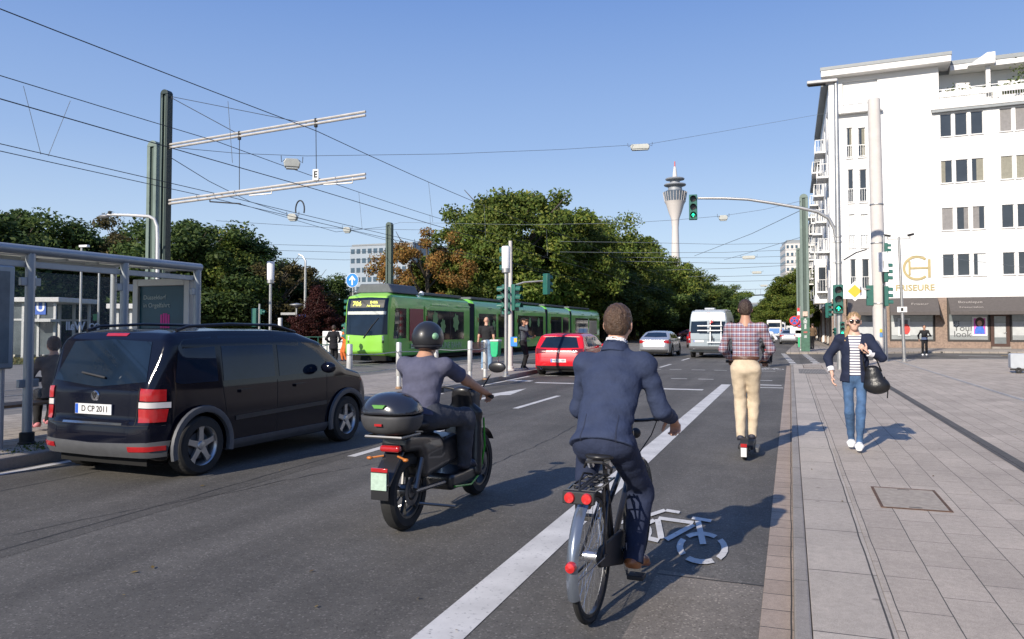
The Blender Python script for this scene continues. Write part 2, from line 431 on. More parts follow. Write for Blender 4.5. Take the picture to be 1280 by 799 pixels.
DARKST = slabs('dark_stones', (.10, .095, .09), .2, .18, .008, mcol=.04)
def paint(name='road_paint', c=.62):
    m = bpy.data.materials.new(name); m.use_nodes = True; n, l, b = nodes(m); tc = n.new('ShaderNodeTexCoord')
    t = n.new('ShaderNodeTexNoise'); t.inputs['Scale'].default_value = 28; t.inputs['Detail'].default_value = 7; t.inputs['Roughness'].default_value = .75
    l.new(tc.outputs['Object'], t.inputs['Vector'])
    r = n.new('ShaderNodeValToRGB'); r.color_ramp.elements[0].position = .30; r.color_ramp.elements[0].color = (.16, .155, .15, 1)
    r.color_ramp.elements[1].position = .43; r.color_ramp.elements[1].color = (c, c*.97, c*.91, 1)
    l.new(t.outputs['Fac'], r.inputs[0])
    t2 = n.new('ShaderNodeTexNoise'); t2.inputs['Scale'].default_value = 3; t2.inputs['Detail'].default_value = 4; l.new(tc.outputs['Object'], t2.inputs['Vector'])
    q = n.new('ShaderNodeMapRange'); q.inputs[1].default_value = .3; q.inputs[2].default_value = .7; q.inputs[3].default_value = .8; q.inputs[4].default_value = 1.1; l.new(t2.outputs['Fac'], q.inputs[0])
    v = n.new('ShaderNodeVectorMath'); v.operation = 'SCALE'; l.new(r.outputs[0], v.inputs[0]); l.new(q.outputs[0], v.inputs['Scale'])
    l.new(v.outputs[0], b.inputs['Base Color']); b.inputs['Roughness'].default_value = .7; MATS[name] = m; return m
PAINT = paint(); PAINTY = mat('yellow_paint', (.55, .38, .12), .7, var=.25, scale=10)
GRASS = mat('grass', (.10, .115, .035), .9, var=.45, scale=2.5, bump=.6, bscale=40)
GROUNDM = mat('far_ground', (.13, .12, .09), .95, var=.3, scale=.05)
GRAVEL = mat('gravel', (.17, .155, .14), .95, var=.35, scale=35, bump=.8, bscale=80)
RAIL = mat('rail_steel', (.42, .40, .38), .35, 1, var=.15)
def flat(name, poly, z, m, kind='structure', label=None):
    mb = MB(); n = len(poly); mb.add([(x, y, z) for x, y in poly], [tuple(range(n))]); o = mb.build(name, m, smooth=False); o['kind'] = kind
    if label: o['label'] = label
    return o
def rect(x0, x1, y0, y1): return [(x0, y0), (x1, y0), (x1, y1), (x0, y1)]
def slab(name, poly, z0, z1, m, bev=.012):
    mb = MB(); mb.prism(poly, z0, z1); o = mb.build(name, m, smooth=False, bevel=bev); o['kind'] = 'structure'; return o
# ================================================================== ground and roads
flat('ground', rect(-3000, 3000, -300, 4000), -.03, GROUNDM)
flat('road', rect(-8.7, .4, -30, 700), 0, ASP)
flat('side_street', [(.4, 30), (60, 30), (60, 62), (3, 58), (.4, 56)], 0, ASP2)
flat('crossing_street', rect(-60, -8.7, 33, 47), -.004, ASP2)
flat('road_patch', [(-5.15, -20), (-8.7, -20), (-8.7, 45), (-5.3, 45), (-5.05, 20)], .002, ASP2)
flat('road_patch', [(-.82, -4), (-.17, -4), (-.17, 5.0), (-.82, 5.12)], .002, ASP3)
slab('gutter', rect(-.17, -.0, -10, 34), -.02, .006, GUT, .003)
mb = MB()
mb.prism(rect(.0, .085, -10, 34.4), -.02, .06)
o = mb.build('kerb', KSTONE, smooth=False, bevel=.012); o['kind'] = 'structure'
NEARB = [(.48, 34.7), (1.5, 36.5), (3.5, 39.8), (5.5, 42.0), (8, 43.0), (12, 43.8), (45, 47)]
slab('sidewalk_edge_slabs', rect(.088, .48, -10, 34.6), -.02, .060, KERBS, .003)
slab('sidewalk', [(.483, -10), (45, -10)]+NEARB[::-1], -.02, .058, PAVE, .004)
# corner kerb of the near pavement
mb = MB(); pts = [(.0, 34.4)]+NEARB
for i in range(len(pts)-1):
    a = Vector((*pts[i], .0)); b_ = Vector((*pts[i+1], .0)); mb.bar(a+Vector((0, 0, .02)), b_+Vector((0, 0, .02)), .16, .075)
o = mb.build('kerb', KSTONE, smooth=False, bevel=.008); o['kind'] = 'structure'
flat('drain_channel', rect(2.28, 2.44, -10, 40), .0625, DARKST)
flat('paving_line', rect(4.5, 4.62, -10, 40), .0625, slabs('pale_setts', (.42, .41, .39), .2, .12, .01, mcol=.1, off=(0, .0)))
flat('tactile_paving', rect(.25, 1.15, 27.5, 30.5), .0625, slabs('ribbed_paving', (.27, .25, .22), .35, .05, .012, offset=0, mcol=.12))
# far corner pavement of the side street
slab('sidewalk', [(-.3, 49.5), (3, 50.5), (8, 54.4), (14, 55.2), (60, 52), (60, 75), (1.6, 75), (1.5, 420), (2.9, 420), (1.4, 420), (1.4, 79), (.4, 77)][:6]+[(40, 420), (1.5, 420), (1.4, 79), (.4, 77)], -.02, .11, PAVE2, .02)
# left traffic island / tram platform
slab('tram_platform', [(-12.2, -20), (-8.35, -20), (-8.3, 6), (-8.12, 17), (-8.2, 22), (-8.5, 27.5), (-9.6, 29.6), (-12.2, 30)], -.02, .13, ISL, .015)
mb = MB(); pts = [(-8.31, -20), (-8.26, 6), (-8.08, 17), (-8.16, 22), (-8.44, 27.5), (-9.6, 29.7)]
for i in range(len(pts)-1): mb.bar((*pts[i], .06), (*pts[i+1], .06), .14, .155)
o = mb.build('kerb', KSTONE, smooth=False, bevel=.02); o['kind'] = 'structure'
flat('tram_bed', rect(-21.5, -12.2, -40, 420), .0, slabs('track_slabs', (.19, .175, .155), 1.2, .6, .02, mcol=.06))
flat('tram_bed', rect(-21.5, -8.7, 49, 420), .004, GRAVEL)
for x in (-18.35, -16.9, -14.25, -12.8):
    mb = MB(); mb.box(x-.035, x+.035, -40, 420, -.01, .012); o = mb.build('tram_rail', RAIL); o['kind'] = 'structure'
flat('path', rect(-31, -21.5, -40, 34), .0, slabs('path_slabs', (.24, .225, .20), .5, .5, .01))
flat('lawn', rect(-48, -31, -20, 31), .02, GRASS)
flat('lawn', [(-400, 46), (-21.5, 47), (-21.5, 420), (-400, 420)], .02, mat('park_floor', (.075, .07, .035), .95, var=.4, scale=.8, bump=.5, bscale=9))
flat('path', rect(-200, -48, -20, 33), .0, PAVE2)
# ================================================================== painted markings
def mark(name, polys, m=PAINT, z=.0045):
    mb = MB()
    for i_, p in enumerate(polys): mb.add([(x, y, z+(i_*.00012 if 'symbol' in name or 'arrow' in name else 0)) for x, y in p], [tuple(range(len(p)))])
    o = mb.build(name, m, smooth=False); o['kind'] = 'structure'; return o
mark('lane_line', [rect(-1.82, -1.57, -8, 22.3)])
mark('edge_line', [rect(-8.06, -7.94, -10, 9.0), [(-7.95, 10), (-7.83, 10), (-7.80, 17), (-7.92, 17)], [(-7.92, 18), (-7.80, 18), (-7.95, 24), (-8.07, 24)]])
dash = []
for y in (8.3, 14.3): dash.append(rect(-5.12, -5.0, y, y+3))
dash += [rect(-4.95, -4.83, 31, 34), rect(-5.0, -4.88, 38, 41)]+[rect(-5.0, -4.88, 60+i*9, 64+i*9) for i in range(12)]
mark('lane_dash', dash)
arrow = lambda cx, y0, L: [rect(cx-.07, cx+.07, y0, y0+L*.56), [(cx-.26, y0+L*.5), (cx-.07, y0+L*.46), (cx+.07, y0+L*.46), (cx+.26, y0+L*.5), (cx, y0+L)]]
mark('turn_arrow', arrow(-6.45, 15.2, 3.9))
mark('stop_line', [rect(-7.9, -7.2, 21.6, 22.0), rect(-6.9, -5.35, 21.1, 21.4), rect(-4.6, -3.6, 19.8, 20.2), rect(-3.1, -2.1, 20.0, 20.35)])
mark('stop_line', [rect(-1.5, -.25, 22.3, 22.6), rect(-1.4, -.2, 21.4, 21.62)])
cr = []
rr = random.Random(4)
for y in (24.3, 29.6):
    x = -7.6
    while x < -.3:
        if rr.random() > .12: cr.append(rect(x, x+.48+rr.uniform(-.04, .04), y, y+.16))
        x += .82
mark('crossing_line', cr)
bk = []
for i in range(9):
    y = 35.2+i*1.75; bk.append([(-.02-i*.065, y), (.26-i*.065, y), (.24-i*.065, y+1.0), (-.04-i*.065, y+1.0)]); bk.append(rect(.95-i*.04, 1.25-i*.04, y, y+.9))
mark('cycle_crossing', bk)
mark('side_line', [[(8.5, 45.0), (14, 45.9), (14, 46.15), (8.5, 45.25)], [(9, 50.3), (11, 49.6), (11.1, 49.9), (9.1, 50.6)]])
mark('side_line', [[(11.1, 50.4), (16, 48.5), (16.1, 48.9), (11.2, 50.8)]], PAINTY)
def bike_symbol(cx, cy, s=1.0, ys=2.25):
    P = []; 
    def ring(x, y, r, w_, segs=22, gaps=(3, 9, 14, 19)):
        for k in range(segs):
            if k in gaps: continue
            a0 = 2*math.pi*k/segs; a1 = 2*math.pi*(k+1)/segs
            P.append([(cx+s*(x+q*math.cos(a)), cy+s*ys*(y+q*math.sin(a))) for q, a in ((r, a0), (r+w_, a0), (r+w_, a1), (r, a1))])
    def ln(x0, y0, x1, y1, w_=.05):
        dx, dy = x1-x0, y1-y0; L = math.hypot(dx, dy); nx, ny = -dy/L*w_/2, dx/L*w_/2
        P.append([(cx+s*(x0+nx), cy+s*ys*(y0+ny)), (cx+s*(x0-nx), cy+s*ys*(y0-ny)), (cx+s*(x1-nx), cy+s*ys*(y1-ny)), (cx+s*(x1+nx), cy+s*ys*(y1+ny))])
    ring(-.31, .17, .145, .05); ring(.31, .17, .145, .05)
    ln(-.31, .17, -.17, .40); ln(-.15, .42, -.02, .17); ln(-.15, .44, .16, .46); ln(.02, .17, .17, .43); ln(-.29, .15, -.03, .14)
    ln(.19, .50, .31, .20); ln(.13, .53, .30, .53, .045); ln(-.24, .46, -.14, .58); ln(-.13, .58, .0, .58, .045)
    return P
def rot_sym(P, cx, cy, a):
    c, s = math.cos(a), math.sin(a); return [[(cx+(x-cx)*c-(y-cy)*s, cy+(x-cx)*s+(y-cy)*c) for x, y in p] for p in P]
mark('bicycle_symbol', [[(x, y-.36*(x+.9)) for x, y in p] for p in bike_symbol(-.90, 5.47, .93, 2.3)], z=.006)
mark('bicycle_symbol', bike_symbol(-.75, 30.6, 1.0, 2.6))
# seams and cracks in the asphalt
TAR = mat('tar', (.022, .022, .022), .7, var=.2)
def crack(a, b_, n, amp, wd, seed):
    pts = noise_line(a, b_, n, amp, seed); r = random.Random(seed); mb = MB(); L = []; Rr = []
    for i, p in enumerate(pts):
        w_ = wd*r.uniform(.25, 1); L.append((p.x-w_, p.y, .0035)); Rr.append((p.x+w_, p.y, .0035))
    mb.grid([[L[i], Rr[i]] for i in range(len(pts))]); o = mb.build('tar_seam', TAR, smooth=False); o['kind'] = 'structure'
crack((-5.28, -5, 0), (-5.22, 34, 0), 260, .012, .011, 1); crack((-7.2, -5, 0), (-7.1, 15, 0), 160, .015, .012, 2)
crack((-6.2, 2.2, 0), (-4.2, 9, 0), 80, .03, .006, 3); crack((-3.2, 8, 0), (-3.3, 20, 0), 120, .02, .007, 5)
mb = MB(); mb.grid([[(-.82, 5.02+.0*i, .004), (-.17, 5.0, .004)], [(-.82, 5.035, .004), (-.17, 5.015, .004)]]); o = mb.build('tar_seam', TAR, smooth=False); o['kind'] = 'structure'
# manhole covers
def cover(x0, x1, y0, y1, z, lab, m_in):
    t = thing('manhole_cover', lab, 'manhole cover', ((x0+x1)/2, (y0+y1)/2, z)); hx, hy = (x1-x0)/2, (y1-y0)/2
    f = MB()
    for a in ((-hx, hx, -hy, -hy+.022), (-hx, hx, hy-.022, hy), (-hx, -hx+.022, -hy+.022, hy-.022), (hx-.022, hx, -hy+.022, hy-.022)): f.box(*a, 0, .006)
    f.build('frame', mat('rusty_iron', (.13, .075, .05), .8, .3, var=.5, scale=25), t)
    MB().box(-hx+.024, hx-.024, -hy+.024, hy-.024, 0, .004).build('lid', m_in, t)
    for yy in (-hy+.06, hy-.075): MB().box(-.05, .05, yy, yy+.015, .0045, .006).build('lifting_slot', TAR, t)
LID = mat('lid_concrete', (.36, .31, .25), .85, var=.22, scale=14, bump=.3, bscale=180)
cover(.70, 1.24, 7.25, 8.15, .060, 'rectangular pavement cover with rusty iron frame in front of the walking woman', LID)
cover(.45, 1.15, 31.3, 33.6, .060, 'long far manhole cover in the pavement near the street corner', LID)
# ================================================================== buildings
WHITE = mat('white_render', (.80, .79, .77), .85, var=.035, scale=.6, bump=.08, bscale=90)
WTRIM = mat('white_trim', (.74, .73, .71), .6, var=.05)
ROOFG = mat('roof_edge_metal', (.25, .27, .28), .5, 0, var=.1)
DGLASS = mat('dark_glass', (.035, .042, .05), .06, 0, var=.2, scale=.7, spec=.9)
BGLASS = mat('blue_glass', (.05, .085, .12), .08, 0, var=.3, scale=.3, spec=.9)
ROOMD = mat('dark_room', (.06, .055, .05), .9, var=.5, scale=1.2)
CURT = mat('cream_curtain', (.27, .26, .21), .9, var=.12); CURT2 = mat('grey_curtain', (.25, .24, .235), .9, var=.12)
MARBLE = mat('brown_marble', (.27, .195, .15), .35, var=.3, scale=7)
AWN = mat('dark_awning', (.10, .088, .082), .85, var=.12)
BLKFR = mat('dark_frame', (.035, .03, .028), .5, var=.2)
GOLD = mat('gold_letters', (.42, .34, .17), .4, .35, var=.08)
RAILM = mat('balcony_metal', (.60, .60, .59), .4, .4, var=.08)
STONEC = mat('beige_stone', (.46, .43, .39), .85, var=.1, scale=3)
def facade_holes(mb, W0, W1, Z0, Z1, holes, y=0.0, depth=.22, M=None):
    xs = sorted(set([W0, W1]+[h[0] for h in holes]+[h[1] for h in holes])); zs = sorted(set([Z0, Z1]+[h[2] for h in holes]+[h[3] for h in holes]))
    for i in range(len(xs)-1):
        for j in range(len(zs)-1):
            cx, cz = (xs[i]+xs[i+1])/2, (zs[j]+zs[j+1])/2
            if any(h[0] < cx < h[1] and h[2] < cz < h[3] for h in holes): continue
            mb.add([(xs[i], y, zs[j]), (xs[i+1], y, zs[j]), (xs[i+1], y, zs[j+1]), (xs[i], y, zs[j+1])], [(0, 1, 2, 3)], M)
    for a, b_, c, d in holes:
        mb.add([(a, y, c), (b_, y, c), (b_, y, d), (a, y, d), (a, y+depth, c), (b_, y+depth, c), (b_, y+depth, d), (a, y+depth, d)],
               [(0, 1, 5, 4), (1, 2, 6, 5), (2, 3, 7, 6), (3, 0, 4, 7)], M)
def window(parent, a, b_, c, d, y=0.0, depth=.2, panes=1, curtain=None, fr=.07, post=None, M=None, rail=False, sill=True, glass=None):
    """a framed window filling the opening a..b, c..d: the frame, its pane, its curtain, sill or railing"""
    f = MB(); e = .006
    for q in ((a+e, b_-e, c+e, c+fr), (a+e, b_-e, d-fr, d-e), (a+e, a+fr, c+fr, d-fr), (b_-fr, b_-e, c+fr, d-fr)): f.box(q[0], q[1], y+depth-.08, y+depth-.015, q[2], q[3], M)
    for k in range(1, panes):
        x = a+(b_-a)*k/panes; f.box(x-fr*.45, x+fr*.45, y+depth-.078, y+depth-.017, c+fr, d-fr, M)
    fo = f.build('window', WTRIM, parent, smooth=False)
    g = MB(); g.box(a+.03, b_-.03, y+depth-.05, y+depth-.04, c+.03, d-.03, M); g.build('pane', glass or DGLASS, fo, smooth=False)
    if curtain:
        for (x0, x1, cm) in curtain:
            q = MB(); n = 26; X0, X1 = a+(b_-a)*x0+.04, a+(b_-a)*x1-.04
            P = []
            for i in range(n+1):
                x = X0+(X1-X0)*i/n; yy = y+depth-.056-.012*abs(math.sin(i*1.35)); P.append([(x, yy, c+fr+.01), (x, yy, d-fr-.01)])
            if M is not None: P = [[tuple(M @ Vector(p)) for p in r_] for r_ in P]
            q.grid(P); q.build('curtain', cm, fo)
    if sill:
        s = MB(); s.box(a-.06, b_+.06, y-.09, y+.03, c-.07, c-.005, M); s.build('window_sill', WTRIM, fo, smooth=False)
    if rail:
        s = MB(); zt = c+(d-c)*.42; s.box(a-.02, b_+.02, y-.10, y-.06, zt-.04, zt, M); s.box(a-.02, b_+.02, y-.10, y-.06, c+.05, c+.09, M)
        n = max(3, int((b_-a)/.13))
        for i in range(n+1): x = a+(b_-a)*i/n; s.box(x-.012, x+.012, y-.09, y-.07, c+.09, zt-.04, M)
        for x in (a, b_): s.box(x-.015, x+.015, y-.08, y-.001, zt-.04, zt-.01, M)
        s.build('railing', RAILM, fo, smooth=False)
    return fo
# ---- the white corner house
HX, HY, HR = 3.0, 64.4, R(-4.6)
def hq(u, v):
    """point of the picture on the corner house's front plane, in house coordinates (x, z)"""
    d = ray(u, v); o = Vector((HX, HY, 0)); nrm = Vector((-math.sin(HR), math.cos(HR), 0)); t = (o-CAM).dot(nrm)/d.dot(nrm); p = CAM+d*t-o
    return p.dot(Vector((math.cos(HR), math.sin(HR), 0))), p.z
house = thing('apartment_house', 'white five storey corner building with gold lettering and dark shop awnings', 'building', (HX, HY, 0), HR)
holes = []; wins = []
def addwin(u0, v0, u1, v1, **k):
    x0, z1 = hq(u0, v0); x1, z0 = hq(u1, v1); holes.append((x0, x1, z0, z1)); wins.append((x0, x1, z0, z1, k))
ztop = 21.45; WR = 32.0
zr = [(hq(1178, 143)[1], hq(1178, 171)[1]), (hq(1180, 201)[1], hq(1180, 229)[1]), (hq(1182, 260)[1], hq(1182, 288)[1]), (hq(1184, 318)[1], hq(1184, 345)[1])]
xw = [hq(u, 260)[0] for u in (1177, 1191.5, 1195.5, 1211, 1215.5, 1231)]
grp = [(xw[0], xw[1]), (xw[2], xw[3]), (xw[4], xw[5])]; step = hq(1252, 260)[0]-hq(1177, 260)[0]
cts = {(0, 0): None, (1, 0): [(0, .45, CURT)], (1, 2): [(.35, 1, CURT)], (2, 0): [(0, 1, CURT2)], (2, 1): [(.55, 1, CURT2)], (2, 2): [(0, .6, CURT2)], (3, 2): [(.3, 1, mat('pale_curtain', (.6, .62, .62), .9, var=.1))]}
for r_ in range(4):
    z1, z0 = zr[r_]
    for gq in range(6):
        n = 3 if gq == 0 else 2
        for i in range(n):
            a, b_ = grp[i]; off = step*gq
            a += off; b_ += off
            if gq == 0: ct = cts.get((r_, i))
            elif gq == 1: ct = [[(0, 1, CURT2)], [(0, 1, CURT)], None, None][r_]
            else: ct = [None, [(0, .5, CURT)], [(0, 1, CURT2)]][(r_+gq*2+i) % 3]
            if b_ < WR-1: holes.append((a, b_, z0, z1)); wins.append((a, b_, z0, z1, dict(curtain=ct, panes=1, fr=.035, depth=.16)))
for k, (vt, vb) in enumerate(((160, 198), (212, 254), (268, 310), (324, 362))):
    for i, (ua, ub) in enumerate(((1058, 1064), (1072, 1083), (1095, 1098.5))):
        s = k*1.6
        ct = [[(.4, 1, CURT)], None, [(0, 1, mat('white_net', (.72, .74, .73), .9, var=.06))], None][k]
        x0, z1 = hq(1058+s+i*14.5, vt); x1 = x0+.62*1.0; z0 = hq(1060, vb)[1]; x1 = hq(1065+s+i*14.5+(2 if i == 1 else 0), vt)[0]
        holes.append((x0, x1, z0, z1)); wins.append((x0, x1, z0, z1, dict(curtain=ct, rail=True, fr=.05)))
# top storey of the corner wing: closed white shutter with railing
x0, z1 = hq(1053, 103); x1, z0 = hq(1097, 136)
holes.append((x0, x1, z0, z1)); shut = (x0, x1, z0, z1)
XT = hq(1173, 90)[0]; ZC = hq(1173, 133)[1]; ZSH = hq(1180, 372)[1]
mb = MB(); facade_holes(mb, 0, XT, ZSH, ztop-.6, [h for h in holes if h[0] < XT]); facade_holes(mb, XT, WR, ZSH, ZC, [h for h in holes if h[0] >= XT])
mb.add([(0, 0, ZSH), (0, 18, ZSH), (0, 18, ztop-.6), (0, 0, ztop-.6)], [(0, 1, 2, 3)])
mb.add([(XT, 0, ZC), (XT, 4, ZC), (XT, 4, ztop-.6), (XT, 0, ztop-.6)], [(0, 1, 2, 3)])
mb.add([(XT, 3.2, ZC), (WR, 3.2, ZC), (WR, 3.2, ztop-.9), (XT, 3.2, ztop-.9)], [(0, 1, 2, 3)])
mb.add([(WR, 0, 0), (WR, 18, 0), (WR, 18, ztop-.9), (WR, 0, ZC)], [(0, 1, 2, 3)])
mb.add([(0, 0, ZSH), (WR, 0, ZSH), (WR, .6, ZSH), (0, .6, ZSH)], [(0, 1, 2, 3)])
mb.build('wall', WHITE, house, smooth=False)
for a, b_, c, d, k in wins: window(house, a, b_, c, d, **k)
q = MB(); a, b_, c, d = shut
P = [[(a+.02, .14+.012*(i % 2), c+(d-c)*i/60), (b_-.02, .14+.012*(i % 2), c+(d-c)*i/60)] for i in range(61)]; q.grid(P)
so = q.build('roller_shutter', WTRIM, house, smooth=False)
s = MB(); s.box(a-.1, b_+.1, -.42, -.38, c+.85, c+.9); s.box(a-.1, b_+.1, -.42, -.38, c+.05, c+.09)
for i in range(24): x = a+(b_-a)*i/23; s.box(x-.012, x+.012, -.41, -.39, c+.09, c+.85)
s.build('railing', RAILM, house, smooth=False)
s = MB(); s.box(a-.5, b_+.3, -.5, -.003, c-.2, c-.02); s.build('balcony_slab', WTRIM, house, smooth=False)
# roof slabs
s = MB(); s.box(-.5, XT+.75, -.9, 18, ztop-.6, ztop-.15); s.build('roof', WTRIM, house, smooth=False)
s = MB(); s.box(-.55, XT+.8, -.95, 18, ztop-.147, ztop+.1); s.build('roof_edge', ROOFG, house, smooth=False)
s = MB(); s.box(XT+.81, WR+.5, .5, 18, ztop-.9, ztop-.5); s.build('roof', WTRIM, house, smooth=False)
s = MB(); s.box(XT+.83, WR+.55, .45, 18, ztop-.497, ztop-.2); s.build('roof_edge', ROOFG, house, smooth=False)
s = MB(); s.box(XT-.55, WR+.3, -.35, -.003, ZC-.32, ZC-.02); s.build('cornice', WTRIM, house, smooth=False, bevel=.03)
s = MB(); s.box(XT-.5, WR+.3, -.30, -.006, ZC-.5, ZC-.33); s.build('cornice', ROOFG, house, smooth=False)
xb = hq(1236, 90)[0]; s = MB(); s.box(xb-.14, xb+.14, .35, .6, ZC, ztop-.5); s.build('roof_column', WTRIM, house, smooth=False)
s = MB(); s.prism([(xb-1.3, ztop-.9), (xb-.1, ztop-.1), (xb+.4, ztop-.1), (xb+.4, ztop-.9)], -.2, .44, 'xz'); s.build('roof_gable', WTRIM, house, smooth=False)
# terrace parapet with rails and plants
s = MB(); s.box(XT+.02, WR, -.02, .05, ZC+.62, ZC+1.02); s.box(XT+.02, WR, -.02, .04, ZC+.0, ZC+.14); s.build('parapet', WTRIM, house, smooth=False)
s = MB()
for i in range(int((WR-XT)/.16)): x = XT+.1+i*.16; s.box(x-.015, x+.015, .0, .03, ZC+.14, ZC+.62)
s.box(XT+.02, WR, .10, .13, ZC+1.2, ZC+1.25); s.build('railing', RAILM, house, smooth=False)
s = MB(); s.box(XT+.02, XT+3.0, .05, .12, ZC+.16, ZC+.6); s.build('railing_panel', WTRIM, house, smooth=False)
for k in range(6):
    x0 = hq(1220+k*21, 100)[0]
    window(house, x0, x0+1.35, ZC+.95, ztop-1.15, y=3.19, depth=-.0, sill=False)
LEAF0 = mat('terrace_leaves', (.09, .13, .03), .8, var=.5, scale=3)
rr = random.Random(11)
for k in range(9):
    cx = XT+.8+k*1.15+rr.uniform(-.3, .3); big = k in (4, 7)
    s = MB()
    for i in range(160 if big else 60):
        p = Vector((cx+rr.gauss(0, .35), .6+rr.gauss(0, .15), ZC+.9+abs(rr.gauss(0, 1.0 if big else .28)))); n_ = Vector([rr.uniform(-1, 1) for _ in range(3)]).normalized(); t_ = n_.orthogonal()*.09; b2 = n_.cross(t_)
        s.add([p-t_, p+b2*.5, p+t_, p-b2*.5], [(0, 1, 2, 3)])
    s.box(cx-.4, cx+.4, .45, .75, ZC+.55, ZC+.85)
    s.build('planter', LEAF0, house, smooth=False)
# gold sign
gx, gz = hq(1146, 335); gr = (hq(1146, 320)[1]-hq(1146, 351)[1])/2
s = MB(); n = 40; P = []
for i in range(n+1):
    a_ = R(48)+i/n*R(264); P.append([(gx+q*math.cos(a_)*1.02, -.06, gz+q*math.sin(a_)) for q in (gr-.17, gr)])
Q = [[(x, -.002-.0, z) for x, _, z in r_] for r_ in P]
s.grid(P); s.grid(Q); s.grid([[P[i][0], Q[i][0]] for i in range(n+1)]); s.grid([[P[i][1], Q[i][1]] for i in range(n+1)])
s.box(gx-.55, gx-.41, -.06, -.002, gz-.52, gz+.52); s.box(gx+.72, gx+.90, -.06, -.002, gz-.72, gz+.62); s.box(gx-.40, gx+.71, -.06, -.002, gz-.08, gz+.06)
s.build('emblem', GOLD, house, smooth=False)
tx, tz = hq(1146.5, 360); text_obj('FRISEURE', .62, GOLD, house, face_M((tx-.15, -.03, tz)), 'lettering', .02, bold=.012, sx=1.02)
# ground floor: marble piers, shop fronts, awnings
def shop(ua, ub, zt, zb):
    return hq(ua, 400)[0], hq(ub, 400)[0]
ZB = .58
s = MB()
piers = [(0, hq(1058, 400)[0]), (hq(1098, 400)[0], hq(1112, 400)[0]), (hq(1169, 400)[0], hq(1184, 400)[0]), (WR-1.5, WR)]
for a, b_ in piers: s.box(a, b_, .02, .5, 0, ZSH)
s.box(0, WR, .03, .45, 0.1, ZB); s.build('base_wall', MARBLE, house, smooth=False)
s = MB(); s.box(-.0, WR, .46, 17, 0, ZSH); s.build('shop_interior', ROOMD, house, smooth=False)
SHG = mat('shop_glass', (.16, .18, .185), .06, var=.35, scale=.8, spec=.8); SHB = mat('frosted_band', (.47, .49, .49), .5, var=.12, scale=2)
fronts = [(hq(1059, 400)[0], hq(1097, 400)[0]), (hq(1112, 400)[0], hq(1168, 400)[0]), (hq(1184.5, 400)[0], hq(1237, 400)[0]), (hq(1263, 400)[0], hq(1263, 400)[0]+8)]
zg1 = hq(1200, 392)[1]
for a, b_ in fronts:
    f = MB(); f.box(a, b_, .0, .08, ZB, ZB+.14); f.box(a, b_, .0, .08, zg1, ZSH); f.box(a, a+.1, .0, .08, ZB+.14, zg1); f.box(b_-.1, b_, .0, .08, ZB+.14, zg1)
    fo = f.build('shop_window', BLKFR, house, smooth=False)
    g = MB(); g.box(a+.1, b_-.1, .04, .05, ZB+.14, zg1); g.build('pane', SHG, fo, smooth=False)
    g = MB(); g.box(a+.12, b_-.12, .028, .036, ZB+.45, ZB+1.45)
    for i in range(4): g.box(a+.12, b_-.12, .028, .036, ZB+.17+i*.07, ZB+.20+i*.07)
    g.build('frosted_band', SHB, fo, smooth=False)
xd0, xd1 = hq(1238, 400)[0], hq(1262, 400)[0]
f = MB(); 
for q in ((xd0, xd0+.22, .12, zg1), (xd1-.22, xd1, .12, zg1), (xd0+.22, xd1-.22, .12, .45), (xd0+.22, xd1-.22, zg1-.2, zg1)): f.box(q[0], q[1], -.02, .06, q[2], q[3])
do = f.build('door', mat('brown_door', (.07, .035, .025), .4, var=.15), house, smooth=False)
g = MB(); g.box(xd0+.2, xd1-.2, .015, .025, .44, zg1-.15); g.build('pane', SHG, do, smooth=False)
g = MB(); g.box(xd0+.24, xd1-.24, .005, .012, .9, 1.9); g.build('frosted_band', SHB, do, smooth=False)
g = MB(); g.ell((xd1-.33, -.08, 1.25), (.05, .05, .06)); g.bar((xd1-.33, -.08, 1.25), (xd1-.2, -.02, 1.25), .03); g.build('handle', RAILM, do)
g = MB(); g.box(xd0, xd1, -.45, -.03, .11, .24); g.build('door_step', KSTONE, house, smooth=False)
# poster in the shop window
px0, pz1 = hq(1215, 396); px1, pz0 = hq(1234, 420)
po = MB().box(px0, px1, -.02, .0, pz0, pz1).build('poster', mat('poster_white', (.75, .75, .75), .4, var=0), fo if False else house, smooth=False)
g = MB(); g.box(px0+.1, px1-.1, -.028, -.021, pz0+.12, pz1-.12); g.build('poster_picture', mat('poster_magenta', (.62, .10, .42), .4, var=.35, scale=1.5), po, smooth=False)
cxp = (px0+px1)/2
def disc(c, rx, rz, y, m, nm, par): 
    q = MB(); q.prism([(c[0]+rx*math.cos(2*math.pi*i/18), c[1]+rz*math.sin(2*math.pi*i/18)) for i in range(18)], y-.004, y, 'xz'); return q.build(nm, m, par, smooth=False)
disc((cxp+.02, pz0+.98), .30, .36, -.029, mat('poster_hair', (.05, .02, .02), .5, var=.3, scale=5), 'poster_hair', po)
disc((cxp+.0, pz0+.90), .15, .21, -.034, mat('poster_skin', (.55, .30, .22), .5, var=.15), 'poster_face', po)
q = MB(); q.prism([(px0+.14, pz0+.14), (px1-.14, pz0+.14), (px1-.16, pz0+.42), (cxp+.2, pz0+.68), (cxp-.2, pz0+.66), (px0+.16, pz0+.45)], -.034, -.029, 'xz'); q.build('poster_dress', mat('poster_blue', (.05, .16, .60), .4, var=.2), po, smooth=False)
px2, pz2 = hq(1122, 398); px3, pz3 = hq(1138, 420)
po2 = MB().box(px2, px3, -.02, .0, pz3, pz2).build('poster', mat('poster_grey', (.55, .58, .58), .4, var=.1), house, smooth=False)
g = MB(); g.box(px2+.15, px3-.15, -.028, -.021, pz3+.1, pz2-.12); g.build('poster_picture', mat('poster_dark', (.10, .10, .12), .4, var=.5, scale=3), po2, smooth=False)
